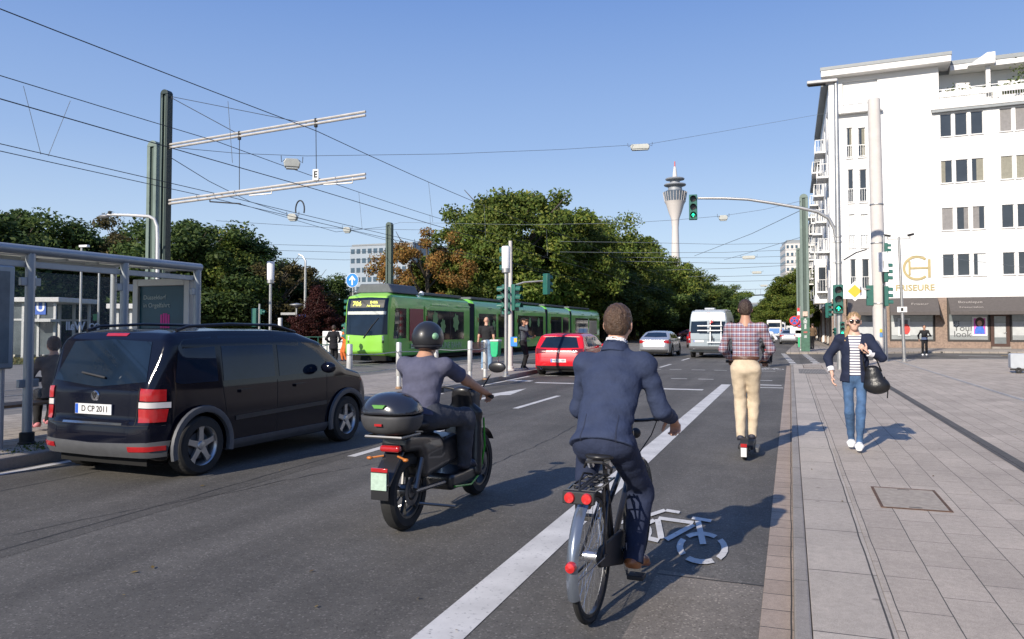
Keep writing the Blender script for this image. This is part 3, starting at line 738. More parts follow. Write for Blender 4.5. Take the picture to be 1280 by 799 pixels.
disc(((px2+px3)/2+.15, pz3+.5), .25, .38, -.029, mat('poster_red', (.65, .06, .05), .4, var=.2), 'poster_dress', po2)
# window writing
LET = mat('dark_lettering', (.06, .065, .07), .5, var=0)
lx, lz = hq(1193, 412)
for i, (tt, sz) in enumerate((('et', .50), ('Your', .62), ('look', .62))):
    text_obj(tt, sz, LET, house, face_M((lx-.05, .022, 1.98-i*.44)), 'window_lettering', .003, align='LEFT')
# awnings with letters
for k, (ua, ub) in enumerate(((1112, 1172), (1185, 1310), (1060, 1097))):
    a, b_ = hq(ua, 375)[0], hq(ub, 375)[0]; z1 = ZSH-.02; z0 = hq(1200, 391)[1]-.05
    q = MB(); dp = 1.55
    q.add([(a, -.01, z1), (b_, -.01, z1), (b_, -dp, z0+.12), (a, -dp, z0+.12), (a, -dp, z0-.12), (b_, -dp, z0-.12), (a, -.03, z1-.06), (b_, -.03, z1-.06), (b_, -dp+.03, z0+.06), (a, -dp+.03, z0+.06)],
          [(0, 1, 2, 3), (3, 2, 5, 4), (6, 7, 8, 9), (0, 3, 9, 6), (1, 2, 8, 7)])
    ao = q.build('awning', AWN, house, smooth=False)
    if k == 0:
        e_ = MB(); e_.add([(b_+.0, -.02, z1), (b_, -dp, z0-.1), (b_+.45, -.02, z0-.7)], [(0, 1, 2)]); e_.build('awning_side', AWN, ao, smooth=False)
    sl = math.atan2(z1-z0-.12, dp)
    WL = mat('awning_lettering', (.36, .33, .30), .8, var=.1)
    for txt, sz, fx, fz in ((('Friseur', .40, .62, .45), ('Salon', .52, .72, .62))[0:1] if k == 0 else (('Boutique', .42, .22, .35), ('Friseursalon', .3, .22, .72), ('H', .6, .79, .5)) if k == 1 else ()):
        X = a+(b_-a)*fx; yy = -dp*fz; zz = z1-(z1-z0-.12)*fz
        M = Matrix.Translation((X, yy-.012, zz+.012)) @ Matrix.Rotation(sl, 4, 'X')
        text_obj(txt, sz, WL, ao, M, 'awning_lettering', .003)
# downpipe on the corner, cables
# hanging lamp arm on wall
lx, lz = hq(1107, 240)
# ---- the row of houses along the street behind the corner house
def street_house(y0, y1, zt, nm, lab, storeys, wallm, over=.5, xw_=3.0, first=False):
    h = thing(nm, lab, 'building', (xw_, y0, 0), 0, 'white houses in a row along the street')
    L = y1-y0; mb = MB(); hs = []; nb = max(2, int(L/4.2)); z0s = 4.6; st = (zt-1.0-z0s)/storeys
    M = Matrix.Rotation(R(-90), 4, 'Z')   # local x runs -y ; flip below
    def T(a, b_, c): return (b_, a, c)
    hl = []
    for s_ in range(storeys):
        for i in range(nb):
            yc = (i+.5)*L/nb; hl.append((yc-.95, yc+.95, z0s+s_*st+.25, z0s+s_*st+st*.78))
    mt = Matrix(((0, 1, 0, 0), (1, 0, 0, 0), (0, 0, 1, 0), (0, 0, 0, 1)))
    facade_holes(mb, 0, L, 3.6, zt, hl, 0, .25, mt)
    mb.add([(0, 0, 3.6), (18, 0, 3.6), (18, 0, zt), (0, 0, zt)], [(0, 1, 2, 3)]); mb.add([(0, L, 0), (18, L, 0), (18, L, zt), (0, L, zt)], [(0, 1, 2, 3)])
    mb.add([(0, 0, 3.6), (18, 0, 3.6), (18, L, 3.6), (0, L, 3.6)], [(0, 1, 2, 3)])
    mb.build('wall', wallm, h, smooth=False)
    for q_ in hl: window(h, *q_, M=mt, sill=False, curtain=None)
    b = MB(); b.box(-over, 18, -.1, L+.1, zt+.003, zt+.35); b.build('roof', ROOFG, h, smooth=False)
    for s_ in range(storeys):
        for i in range(nb):
            if (i+s_) % 2 == 0: continue
            yc = (i+.5)*L/nb; z = z0s+s_*st+.1
            b = MB(); b.box(-.85, -.003, yc-1.3, yc+1.3, z-.15, z); bo = b.build('balcony', WTRIM, h, smooth=False)
            b = MB()
            for k in range(13): yy = yc-1.25+2.5*k/12; b.box(-.83, -.80, yy-.015, yy+.015, z, z+.95)
            for k in range(4): xx = -.8+k*.22; b.box(xx-.015, xx+.015, yc-1.28, yc-1.25, z, z+.95); b.box(xx-.015, xx+.015, yc+1.25, yc+1.28, z, z+.95)
            b.box(-.84, -.79, yc-1.3, yc+1.3, z+.951, z+1.0); b.box(-.79, -.01, yc-1.3, yc-1.26, z+.951, z+1.0); b.build('railing', RAILM, bo, smooth=False)
    b = MB(); b.box(.6, 17, .01, L-.01, 0, 3.58); b.build('shop_front', ROOMD, h, smooth=False)
    for i in range(nb):
        b = MB(); a = i*L/nb; b.box(.05, .6, a, a+.7, 0, 3.59); b.build('pier', MARBLE if i % 2 else STONEC, h, smooth=False)
        y_ = a+.8; q = MB(); q.add([(0, y_, 3.5), (0, a+L/nb-.1, 3.5), (-1.3, a+L/nb-.1, 2.75), (-1.3, y_, 2.75), (-1.3, y_, 2.5), (-1.3, a+L/nb-.1, 2.5)], [(0, 1, 2, 3), (3, 2, 5, 4)])
        q.build('awning', [AWN, mat('cream_awning', (.48, .42, .32), .85, var=.1), AWN][i % 3], h, smooth=False)
    return h
street_house(65.4, 84, 20.6, 'apartment_house', 'white balconied house directly behind the white corner building', 5, WHITE, first=True)
street_house(84.1, 104, 18.5, 'apartment_house', 'pale house with dark roof edge, second along the street behind the corner building', 5, mat('cream_render', (.66, .64, .60), .85, var=.06))
street_house(104.1, 135, 15.5, 'apartment_house', 'lowest pale house at the far end of the street row', 4, mat('pale_render', (.60, .59, .56), .85, var=.06))
# low bay with corner window between the house and the trees
bay = thing('corner_pavilion', 'small white bay with corner window above the cafe at street side', 'building', (2.0, 72, 0))
s = MB(); s.box(0, .98, 0, 4, 3.7, 4.2); s.box(.0, .98, 0, 4, 7.0, 7.5); s.box(.05, .97, .05, 3.95, 4.2, 7.0); s.build('wall', WHITE, bay, smooth=False)
s = MB(); s.box(.02, .049, .5, 3.5, 4.5, 6.8); s.box(.35, .9, .02, .049, 4.5, 6.8); s.build('window', DGLASS, bay, smooth=False)
# ---- far buildings
def grid_block(nm, lab, cat, c, rz, W, D, Ht, nx, nz, wallm, glassm, z0=0, wfrac=.62, hfrac=.55, parts=True, sides=('f', 'l')):
    t = thing(nm, lab, cat, c, rz); MB().box(-W/2, W/2, 0, D, 0, Ht).build('wall', wallm, t, smooth=False)
    r_ = MB(); r_.box(-W/2+.5, W/2-.5, .5, D-.5, Ht+.01, Ht+1.0); r_.build('roof', ROOFG, t, smooth=False)
    for j in range(nz):
        for i in range(nx):
            x = -W/2+(i+.5)*W/nx; z = z0+(j+.5)*(Ht-z0)/nz; hw = W/nx*wfrac/2; hh = (Ht-z0)/nz*hfrac/2
            MB().box(x-hw, x+hw, -.12, -.01, z-hh, z+hh).build('window', glassm, t, smooth=False)
    ny = max(2, int(D/(W/nx)))
    for sx in (-1, 1):
        m_ = MB()
        for j in range(nz):
            for i in range(ny):
                y = (i+.5)*D/ny; z = z0+(j+.5)*(Ht-z0)/nz; hh = (Ht-z0)/nz*hfrac/2; hw = D/ny*wfrac/2
                m_.box(sx*W/2-.06, sx*W/2+.06, y-hw, y+hw, z-hh, z+hh)
        m_.build('side_windows', glassm, t, smooth=False)
    return t
OFFW = mat('office_cladding', (.30, .35, .40), .5, var=.06, scale=.1)
p0 = atD(437, 410, 330); p1 = atD(516, 410, 318); c = (p0+p1)/2; ht = atD(437, 309, 330).z
t = grid_block('office_block', 'pale blue glass office block far behind the tram and the orange tree', 'building', (c.x, c.y, 0), math.atan2(p1.y-p0.y, p1.x-p0.x), (p1-p0).length, 16, ht, 11, 9, OFFW, BGLASS, wfrac=.66, hfrac=.5)
p0 = atD(983, 410, 240); p1 = atD(1022, 410, 238); c = (p0+p1)/2; ht = atD(990, 304, 240).z
grid_block('apartment_tower', 'white high-rise rising behind the street trees left of the corner building', 'building', (c.x, c.y, 0), math.atan2(p1.y-p0.y, p1.x-p0.x), (p1-p0).length, 14, ht, 7, 12, mat('offwhite_render', (.62, .60, .57), .85, var=.05), BGLASS, wfrac=.5, hfrac=.4)
p0 = atD(938, 410, 640); c = p0; ht = atD(940, 380, 640).z
grid_block('distant_block', 'dark grey flat-roofed block at the far end of the street', 'building', (c.x+6, c.y, 0), R(8), 26, 20, ht, 8, 5, mat('grey_render', (.16, .18, .20), .8, var=.1), BGLASS)
# white villa behind the left trees
# ---- broadcasting tower
CONC = mat('hazed_tower_concrete', (.60, .56, .53), .9, var=.08, scale=.03)  # concrete paled, the distance haze is put into its colour
tw = thing('television_tower', 'tall slim concrete television tower with round pod and red and white antenna', 'tower', tuple(atD(845, 410, 1120)[:2])+(0,))
def tz(v): return atD(845, v, 1120).z
def rr_(px_): return px_*1120/FPX/2
s = MB(); s.lathe([(rr_(12.5), 0), (rr_(11.0), tz(335)), (rr_(9), tz(300)), (rr_(8.2), tz(285)), (rr_(10), tz(274)), (rr_(16), tz(266)), (rr_(22), tz(256)), (rr_(26.5), tz(252)), (.1, tz(251.8))], n=32); s.build('shaft', CONC, tw)
s = MB(); s.lathe([(rr_(25.2), tz(252.5)), (rr_(29.5), tz(240.5)), (rr_(26), tz(239.5)), (rr_(24), tz(239))], n=32); po = s.build('pod_glazing', mat('pod_glass', (.10, .13, .17), .15, var=.2, scale=.1), tw, smooth=False)
s = MB()
for k in range(24):
    a_ = 2*math.pi*k/24; s.bar((rr_(25.5)*math.cos(a_), rr_(25.5)*math.sin(a_), tz(252.5)), (rr_(29.9)*math.cos(a_), rr_(29.9)*math.sin(a_), tz(240.6)), .5)
s.build('mullions', CONC, po, smooth=False)
s = MB(); s.lathe([(.1, tz(238.5)), (rr_(18), tz(239.5)), (rr_(17), tz(234)), (rr_(26), tz(232.5)), (rr_(27.5), tz(231.5)), (rr_(26), tz(230.3)), (rr_(13), tz(229.5)), (rr_(12), tz(226)), (rr_(23), tz(225)), (rr_(24), tz(224)), (rr_(22), tz(223)), (rr_(8), tz(221.5))], n=32); s.build('decks', mat('tower_steel', (.30, .32, .34), .6, .3, var=.1), tw)
s = MB(); s.lathe([(rr_(6.4), tz(223)), (rr_(4.4), tz(207+15)), (rr_(3.6), tz(212)), (rr_(3.2), tz(221-7))][:1]+[(rr_(4.6), tz(215)), (rr_(3.0), tz(208.5))], n=16); s.build('mast_base', mat('tower_white', (.62, .60, .58), .8, var=.05), tw)
ARED = mat('antenna_red', (.62, .12, .10), .6, var=.1); AWH = mat('antenna_white', (.72, .70, .68), .6, var=.05)
yy = [208.5, 205.5, 203.0]
for k, (va, vb, m_) in enumerate(((222, 214, AWH), (214, 209, ARED), (209, 204.5, AWH), (204.5, 199, ARED))):
    va2 = [219, 212.5, 208, 205][0]
s = None
seg = [(219, 214.0, ARED, 2.6), (214, 208.5, AWH, 2.2), (208.5, 202, ARED, 1.6)]
for va, vb, m_, w_ in seg:
    q = MB(); q.lathe([(.05, tz(va)), (rr_(w_), tz(va)+.01), (rr_(w_*.85), tz(vb)), (.05, tz(vb)+.01)], n=12); q.build('antenna_section', m_, tw)
# ---- left: glass station entrances
GFR = mat('station_frame', (.42, .43, .43), .5, .2, var=.1); SGL = mat('station_glass', (.10, .12, .13), .1, var=.4, scale=.8, alpha=.85, spec=.8)
def kiosk(u0, u1, vt, vb, D, lab, usign=None):
    a = atD(u0, vb, D); b_ = atD(u1, vb, D); a.z = b_.z = 0; ht = atD((u0+u1)/2, vt, D).z; W = (b_-a).length
    t = thing('station_entrance', lab, 'building', tuple(a), math.atan2(b_.y-a.y, b_.x-a.x)); Dp = 3.2
    f = MB()
    for x in (0, W*.34, W*.66, W):
        for y in (0, Dp): f.box(x-.06, x+.06, y-.06, y+.06, 0, ht-.25)
    f.box(0, W, -.04, .04, ht*.62, ht*.62+.1); f.box(0, W, Dp-.04, Dp+.04, ht*.62, ht*.62+.1); f.build('frame', GFR, t, smooth=False)
    MB().box(-.4, W+.4, -.4, Dp+.4, ht-.245, ht).build('roof', mat('station_roof', (.50, .50, .49), .6, var=.1), t, smooth=False, bevel=.03)
    for i, (x0, x1) in enumerate(((0, .34), (.34, .66), (.66, 1))):
        MB().box(W*x0+.07, W*x1-.07, -.015, .015, .2, ht*.62).build('glass_pane', SGL, t, smooth=False)
        MB().box(W*x0+.07, W*x1-.07, -.015, .015, ht*.62+.1, ht-.26).build('glass_pane', SGL, t, smooth=False)
    MB().box(.1, W*.3, .4, 1.2, 0, .95).build('counter', mat('cream_panel', (.55, .53, .47), .7, var=.1), t, smooth=False)
    return t, W, ht
t, W, ht = kiosk(8, 68, 372, 441, 40, 'glass station entrance with small blue U sign at far left')
UB = mat('sign_blue', (.03, .10, .42), .5, var=.05); UW = mat('sign_white', (.75, .75, .74), .5, var=0)
MB().box(W*.60, W*.82, -.08, -.05, ht*.72, ht*.95).build('metro_sign', UB, t, smooth=False); text_obj('U', .62, UW, t, face_M((W*.71, -.085, ht*.835)), 'sign_letter', .004, bold=.02)
MB().box(W*.55, W*1.12, -.9, -.06, ht*.60, ht*.64).build('canopy', GFR, t, smooth=False)
kiosk(147, 172, 380, 440, 38, 'small glass station entrance behind the advertising panel of the shelter')
# ================================================================== street furniture
GREENM = mat('mast_green', (.055, .085, .072), .5, .1, var=.15, scale=3); GREENL = mat('mast_grey_green', (.15, .20, .175), .55, .1, var=.15, scale=2)
DARKG = mat('mast_dark_green', (.012, .028, .026), .45, .1, var=.15)
STEEL = mat('galvanised_steel', (.42, .42, .41), .42, .7, var=.15, scale=4); ALU = mat('aluminium_beam', (.50, .48, .45), .5, .4, var=.15, scale=3)
CONCP = mat('concrete_pole', (.60, .565, .53), .85, var=.06, scale=3); BLK = mat('black_rubber', (.02, .02, .02), .75, var=.15)
SIGG = mat('signal_green_paint', (.02, .12, .095), .45, var=.12); SIGB = mat('signal_black', (.012, .014, .014), .6, var=.1)
LITG = mat('lit_green_lens', (.02, .9, .42), .3, var=0, emit=2.0); LENS = mat('dark_lens', (.035, .03, .028), .25, var=.1)
LAMPW = mat('lamp_opal', (.78, .78, .77), .35, var=.03); CABLE = mat('cable_black', (.03, .032, .035), .6, var=0)
ORANGEM = mat('orange_plastic', (.75, .20, .04), .5, var=.1)
def base(u, v, z=0.0): p = G(u, v, z); return (p.x, p.y, z)
def sig_head(parent, p, rz=0.0, s=1.0, lit=2, arrow=True, board=False, n=3):
    """signal head at p (its centre), looking towards -y before the turn rz"""
    h = .30*n*s; w_ = .15*s
    M = Matrix.Translation(p) @ Matrix.Rotation(rz, 4, 'Z')
    b = MB(); b.box(-w_, w_, 0, .2*s, -h/2-.02, h/2+.02, M); hd = b.build('signal_head', SIGG, parent, bevel=.02*s)
    if board:
        b = MB(); b.box(-w_*1.55, w_*1.55, .205*s, .22*s, -h/2-.09, h/2+.09, M); b.build('backing_board', SIGB, hd, bevel=.02)
    for i in range(n):
        z = h/2-.30*s*(i+.5)
        b = MB(); b.lathe([(.001, -.012), (.105*s, -.010), (.105*s, -.001)], (0, 0, z), 'y', 18, M); b.build('lens', LITG if (i == lit and not arrow) else LENS, hd)
        if i == lit and arrow:
            q = MB(); k = .085*s
            q.add([(-k*.18, -.02, z-k*.9), (k*.18, -.02, z-k*.9), (k*.18, -.02, z+k*.1), (k*.7, -.02, z-k*.3), (k*.7, -.02, z+.1*k), (0, -.02, z+k*.9), (-k*.7, -.02, z+.1*k), (-k*.7, -.02, z-k*.3), (-k*.18, -.02, z+.1*k)], [(0, 1, 2, 8), (2, 3, 4, 5), (5, 6, 7, 8), (2, 5, 8)], M)
            q.build('lit_arrow', LITG, hd, smooth=False)
        b = MB(); P = []
        for k in range(13):
            a = R(-25)+R(230)*k/12; P.append([(.118*s*math.cos(a), -.001, z+.118*s*math.sin(a)), (.112*s*math.cos(a), -.20*s, z+.112*s*math.sin(a)-.01), ])
        P = [[tuple(M @ Vector(x)) for x in r_] for r_ in P]; b.grid(P); b.build('visor', SIGG, hd)
    return hd
def pole(t, top, r0, r1, m, name='pole', z0=0.0, n=12, foot=True, dx=0, dy=0):
    b = MB(); b.tube([(0, 0, z0), (dx, dy, top)], [r0, r1], n); po = b.build(name, m, t)
    if foot: b = MB(); b.lathe([(r0*2.1, 0), (r0*2.1, .03), (r0*1.3, .05), (r0*1.3, .12), (r0*1.02, .14)], (0, 0, z0), n=12); b.build('foot_collar', m, t)
    return po
def rnd_plate(W, H_, r, n=6):
    P = []
    for cx, cy, a0 in ((W/2-r, H_/2-r, 0), (-W/2+r, H_/2-r, 90), (-W/2+r, -H_/2+r, 180), (W/2-r, -H_/2+r, 270)):
        for k in range(n+1): a = R(a0+90*k/n); P.append((cx+r*math.cos(a), cy+r*math.sin(a)))
    return P
# ---- catenary masts
def cat_mast(p, top, wd, m, lab, m2=None):
    t = thing('catenary_mast', lab, 'mast', p, 0); dp = wd*.8
    for sx in (-1, 1):
        b = MB(); x0 = sx*wd/2; x1 = sx*wd*.18
        a, c = min(x0, x1), max(x0, x1)
        b.box(a, c, -dp/2, dp/2, 0, top-wd/2); b.build('column_half', m, t, smooth=False, bevel=.015)
    b = MB(); b.box(-wd*.17, wd*.17, -dp/2+.08, dp/2-.05, 0, top-wd/2); b.build('web_plate', m2 or m, t, smooth=False)
    b = MB(); prof = [(-wd/2, 0)]+[(-wd/2*math.cos(R(a)), wd/2*math.sin(R(a))) for a in range(10, 180, 15)]+[(wd/2, 0)]
    b.prism([(x, top-wd/2+.001+z) for x, z in prof], -dp/2, dp/2, 'xz'); b.build('rounded_cap', m, t, smooth=False, bevel=.01)
    return t
pm = atD(205.5, 300, 25.5); ztm = atD(205.5, 113, 25.5).z
m1 = cat_mast((pm.x, pm.y, 0), ztm, .31, DARKG, 'tall dark green catenary mast carrying two pale arms over the tram tracks', GREENL)
mb = MB(); mb.box(-.012, .012, -.20, -.165, 0, ztm-.3); mb.build('edge_strip', GREENL, m1, smooth=False)
def L(p): return (p.x-pm.x, p.y-pm.y, p.z)
def arm(u0, v0, u1, v1, nm, dr):
    a = Vector(L(atY(u0, v0, pm.y))); b_ = Vector(L(atY(u1, v1, pm.y)))
    s = MB()
    for dz in (-.055, .055): s.tube([a+Vector((0, 0, dz)), b_+Vector((0, 0, dz))], .042, 8)
    o = s.build(nm, ALU, m1); return o, a, b_
o1, a1, b1 = arm(212, 183, 457, 142, 'upper_arm', 0); o2, a2, b2 = arm(210, 253, 457, 220, 'lower_arm', 0)
def onarm(u, a, b_): # point on arm by picture column
    best = None
    for i in range(201):
        p = a.lerp(b_, i/200); uu = px((p.x+pm.x, p.y+pm.y, p.z))[0]
        if best is None or abs(uu-u) < best[0]: best = (abs(uu-u), p)
    return best[1]
s = MB(); pS = Vector(L(atY(210, 120, pm.y))); q1 = onarm(299, a1, b1); q2 = onarm(383, a1, b1)
MB().tube([pS, q1], .012, 5).build('stay_wire', CABLE, m1); MB().tube([pS, q2], .010, 5).build('stay_wire', CABLE, m1)
for u in (299, 395):
    p1_, p2_ = onarm(u, a1, b1), onarm(u, a2, b2); MB().tube([p1_, p2_], .012, 5).build('drop_wire', CABLE, m1)
    b = MB(); b.lathe([(.0, .12), (.05, .1), (.05, -.02), (.035, -.04), (.055, -.08), (.055, -.16), (.0, -.18)], tuple(p1_), n=10); b.build('insulator', BLK, m1)
pe = onarm(396, a2, b2); ep = Vector(L(atY(396, 219, pm.y)))
b = MB(); b.prism([(ep.x+x, ep.z+z) for x, z in rnd_plate(.20, .34, .02)], pm.y*0-.07, -.05, 'xz'); so = b.build('letter_plate', UW, m1, smooth=False)
text_obj('E', .27, SIGB, so, face_M((ep.x, -.075, ep.z)), 'plate_letter', .003, bold=.008)
for u, du, dv in ((263, 38, 4), (339, -28, -13), (441, -36, -13)):
    p = onarm(u, a2, b2); uu, vv = px((p.x+pm.x, p.y+pm.y, p.z)); q = Vector(L(atY(uu+du, vv+8, pm.y-.2)))
    s = MB(); s.tube([p, p+Vector((0, 0, -.16)), q+Vector((0, 0, -.02))], .022, 6); s.build('steady_arm', ALU if u != 263 else CABLE, m1)
p2m = atD(192.5, 300, 30.5)
m2_ = cat_mast((p2m.x, p2m.y, 0), atD(192, 177, 30.5).z, .48, GREENL, 'catenary mast in paler paint for sunlight, half hidden behind the tall dark one', GREENM)  # sun on this mast is put into its paler paint
p = atD(486.5, 380, 52); m3_ = cat_mast((p.x, p.y, 0), atD(486.5, 278, 52).z, .42, GREENM, 'dark green catenary mast standing behind the tram front')
p = atD(646, 400, 72); m4_ = cat_mast((p.x, p.y, 0), atD(646, 300, 72).z, .45, GREENM, 'grey green catenary mast in front of the big round tree')
s = MB(); a = atD(640, 311, 72)-Vector((p.x, p.y, 0)); b_ = atD(662, 310, 70)-Vector((p.x, p.y, 0)); s.tube([a, b_, (b_.x-.6, b_.y, b_.z-3.6)], .09, 6); s.build('bracket', STEEL, m4_)
s = MB(); s.tube([atD(600, 324, 70)-Vector((p.x, p.y, 0)), atD(606, 322, 70)-Vector((p.x, p.y, 0)), atD(646, 322, 71)-Vector((p.x, p.y, 0))], .08, 6); s.build('bracket', STEEL, m4_)
# right masts
for k, (u, vt, D, lab) in enumerate(((1006.5, 243, 48.6, 'grey green tram mast with stickers at the far street corner, nearest of its row'), (999, 310, 80, 'middle grey green mast of the row, behind the nearest one'), (996, 338, 108, 'farthest grey green mast of the row beside the street trees'))):
    p = atD(u, 400, D); t = cat_mast((p.x, p.y, .1), atD(u, vt, D).z-.1, [.50, .46, .44][k], GREENL, lab, GREENM)
    if k == 0:
        b = MB(); b.box(-.14, .14, -.235, -.215, 2.2, 2.5); b.build('sticker', mat('sticker_pale', (.62, .45, .36), .6, var=.3, scale=9), t, smooth=False)
        for (z, w_, h_, c_) in ((1.75, .2, .22, (.45, .47, .45)), (1.4, .12, .3, (.5, .5, .48)), (1.15, .22, .1, (.42, .12, .10)), (.85, .16, .16, (.40, .44, .42)), (1.95, .1, .1, (.6, .6, .58))):
            b = MB(); b.box(-w_/2, w_/2, -.222, -.214, z, z+h_); b.build('sticker', mat('sticker_%d' % int(z*100), c_, .7, var=.5, scale=14), t, smooth=False)
        b = MB(); b.box(-.252, .252, -.21, .21, 0, 2.1); b.build('anti_sticker_sleeve', mat('sleeve_green', (.05, .13, .085), .6, var=.3, scale=5), t, smooth=False)
# concrete column on the near pavement
p = Vector(base(1101, 451, .06)); D = (p-CAM).dot(_Fh); tp = atD(1090, 123, D+.2)
cc = thing('concrete_column', 'tall pale concrete column on the pavement in front of the white building', 'column', tuple(p))
dx = (tp.x-p.x)*.6; dy = (tp.y-p.y)*.6
b = MB(); b.tube([(0, 0, 0), (dx, dy, tp.z-.15)], [.30, .27], 4 if False else 20); b.lathe([(.27, 0), (.22, .06), (.1, .12), (.001, .14)], (dx, dy, tp.z-.15), n=20); b.build('shaft', CONCP, cc)
b = MB(); b.lathe([(.34, -.06), (.34, .03), (.305, .05)], n=20); b.build('foot_collar', CONCP, cc)
for z_ in (2.6, 5.4, 7.2): b = MB(); b.lathe([(.305, 0), (.31, .01), (.31, .05), (.305, .06)], (dx*z_/12, dy*z_/12, z_), n=20); b.build('clamp_band', STEEL, cc)
b = MB(); b.box(-.05, .05, -.33, -.28, 1.30, 1.46); b.build('push_button_box', mat('yellow_box', (.70, .50, .05), .5, var=.05), cc, bevel=.01)
b = MB(); b.box(-.06, .06, -.335, -.28, 1.10, 1.29); b.build('button_label', mat('label_blue', (.10, .25, .50), .5, var=.1), cc)
o = sig_head(cc, (-.42, .05, (atD(1083, 371, D).z)), R(180), 1.0, lit=9)
MB().tube([(-.25, 0, atD(1083, 360, D).z), (-.42, .1, atD(1083, 360, D).z)], .025, 6).build('bracket', STEEL, cc)
pz = atD(1068, 366, D); 
sg = MB(); c_ = Vector((pz.x-p.x, pz.y-p.y-.25, pz.z)); hx_ = .46
sg.prism([(c_.x-hx_, c_.z), (c_.x, c_.z-hx_), (c_.x+hx_, c_.z), (c_.x, c_.z+hx_)], c_.y, c_.y+.02, 'xz'); sgo = sg.build('priority_sign', UW, cc, smooth=False)
sg = MB(); hx_ = .30; sg.prism([(c_.x-hx_, c_.z), (c_.x, c_.z-hx_), (c_.x+hx_, c_.z), (c_.x, c_.z+hx_)], c_.y-.006, c_.y-.001, 'xz'); sg.build('yellow_centre', mat('sign_yellow', (.85, .46, .03), .45, var=.03), sgo, smooth=False)
MB().tube([(c_.x, c_.y+.03, c_.z+.1), (-.2, 0, c_.z+.1)], .025, 6).build('bracket', STEEL, cc)
# arm with lamp on the column (left, dark bracket to the signal mast)
MB().tube([tuple(atD(1083, 312, D)-p), tuple(atD(1070, 316, D-1)-p), tuple(atD(1055, 325, D-3)-p)], .03, 6).build('cable_bracket', CABLE, cc)
# ---- signal mast with long arm
gm = atD(1047, 250, 28.3); gx0, gy0 = gm.x, gm.y
gt = thing('traffic_light', 'tall grey signal mast with long curved arm holding a green arrow over the street', 'traffic light', (gx0, gy0, .06))
ztop_ = atD(1042, 102, 28.3).z
def LG(u, v, y=gy0): q = atY(u, v, y); return (q.x-gx0, q.y-gy0, q.z-.06)
b = MB(); b.tube([(0, 0, 0), (0, 0, 4.4), (0, 0, ztop_)], [.11, .10, .075], 14); b.build('pole', STEEL, gt)
path = [LG(872, 248), LG(905, 248), LG(935, 249.5), LG(965, 254), LG(1000, 260), LG(1022, 265), LG(1036, 273), LG(1043, 286), LG(1045.5, 302), LG(1046.5, 325)]
b = MB(); b.tube(path, [.045, .05, .05, .055, .06, .065, .065, .065, .065, .065], 10); b.build('arm', STEEL, gt)
for v in (297, 304, 330): z = LG(1047, v)[2]; b = MB(); b.lathe([(.105, 0), (.12, .01), (.12, .08), (.105, .09)], (0, 0, z), n=14); b.box(-.2, -.05, -.03, .03, z+.02, z+.07); b.build('clamp_band', STEEL, gt)
hp = LG(867, 259.5); sig_head(gt, (hp[0], hp[1]-.15, hp[2]), YAW*.35, 1.04, 2, True)
sig_head(gt, tuple(Vector(LG(1048, 374, gy0-.25))), R(2), 1.12, 2, True)
sig_head(gt, tuple(Vector(LG(1053, 411, gy0-.22))), R(2), .52, 2, False, n=3)
b = MB(); q = LG(1035, 101); b.box(-1.0, .05, -.17, .17, ztop_-.10, ztop_+.02); b.build('lamp_head', mat('lamp_grey', (.48, .48, .47), .5, .2, var=.05), gt, smooth=False, bevel=.03)
b = MB(); b.box(-.95, -.35, -.14, .14, ztop_-.13, ztop_-.101); b.build('lamp_glass', BLK, gt, smooth=False)
# signal post across the side street
p = Vector(base(1044, 441, .11)); D2 = (p-CAM).dot(_Fh); t = thing('traffic_light', 'thin signal post seen across the side street, left of the walking woman', 'traffic light', tuple(p))
pole(t, atD(1044, 378, D2).z-.1, .06, .05, STEEL); z = atD(1041, 388, D2).z-.1; sig_head(t, (-.28, 0, z), R(60), .95, 9)
z = atD(1043, 410, D2).z-.1; sig_head(t, (-.02, -.3, z-.2), R(-40), .6, 9, n=2)
# signal cluster at right
p = Vector(base(1107, 452, .06)); D3 = (p-CAM).dot(_Fh); t = thing('traffic_light', 'signal post with dark green heads turned to the side and a white plastic cover', 'traffic light', tuple(p))
pole(t, atD(1107, 296, D3).z, .055, .05, STEEL)
for v in (312, 342, 372): sig_head(t, (.16, 0, atD(1109, v, D3).z), R(90), .95 if v > 330 else .7, 9, n=3 if v > 330 else 2, board=v > 330)
b = MB(); z0, z1 = atD(1105, 342, D3).z, atD(1105, 318, D3).z; n = 10
P = [[(-.30+.42*i/n+.05*(1-j/6), -.22+.03*math.sin(i*1.1+j*.7), z0+(z1-z0)*j/6+.05*i/n*(j/6)) for j in range(7)] for i in range(n+1)]
b.grid(P); b.grid([[(x, y+.012, z) for x, y, z in r_] for r_ in P]); b.build('plastic_cover', UW, t)
# camera pole
p = Vector(base(1130.5, 452, .06)); D4 = (p-CAM).dot(_Fh); tp = atD(1122.5, 296, D4); t = thing('camera_pole', 'slim leaning silver pole with two small cameras on a crossbar', 'pole', tuple(p))
dx, dy = (tp.x-p.x)*.8, (tp.y-p.y)*.8; pole(t, tp.z-.06, .075, .05, STEEL, dx=dx, dy=dy)
zt = tp.z-.16; MB().box(dx-.48, dx+.48, dy-.025, dy+.025, zt-.02, zt+.02).build('crossbar', STEEL, t)
for sx in (-1, 1):
    b = MB(); b.tube([(dx+sx*.45, dy, zt+.02), (dx+sx*.45, dy, zt+.1)], .02, 6); b.bar((dx+sx*.36, dy-.1, zt+.13), (dx+sx*.60, dy+.05, zt+.20), .10); b.build('camera', BLK, t, smooth=False, bevel=.01)
z = atD(1127, 387, D4).z-.06; MB().box(dx*.5-.2, dx*.5+.2, dy-.09, dy-.07, z-.12, z+.12).build('small_sign', UW, t, smooth=False); MB().box(dx*.5-.05, dx*.5+.05, dy-.10, dy-.091, z-.07, z+.07).build('sign_mark', SIGB, t, smooth=False)
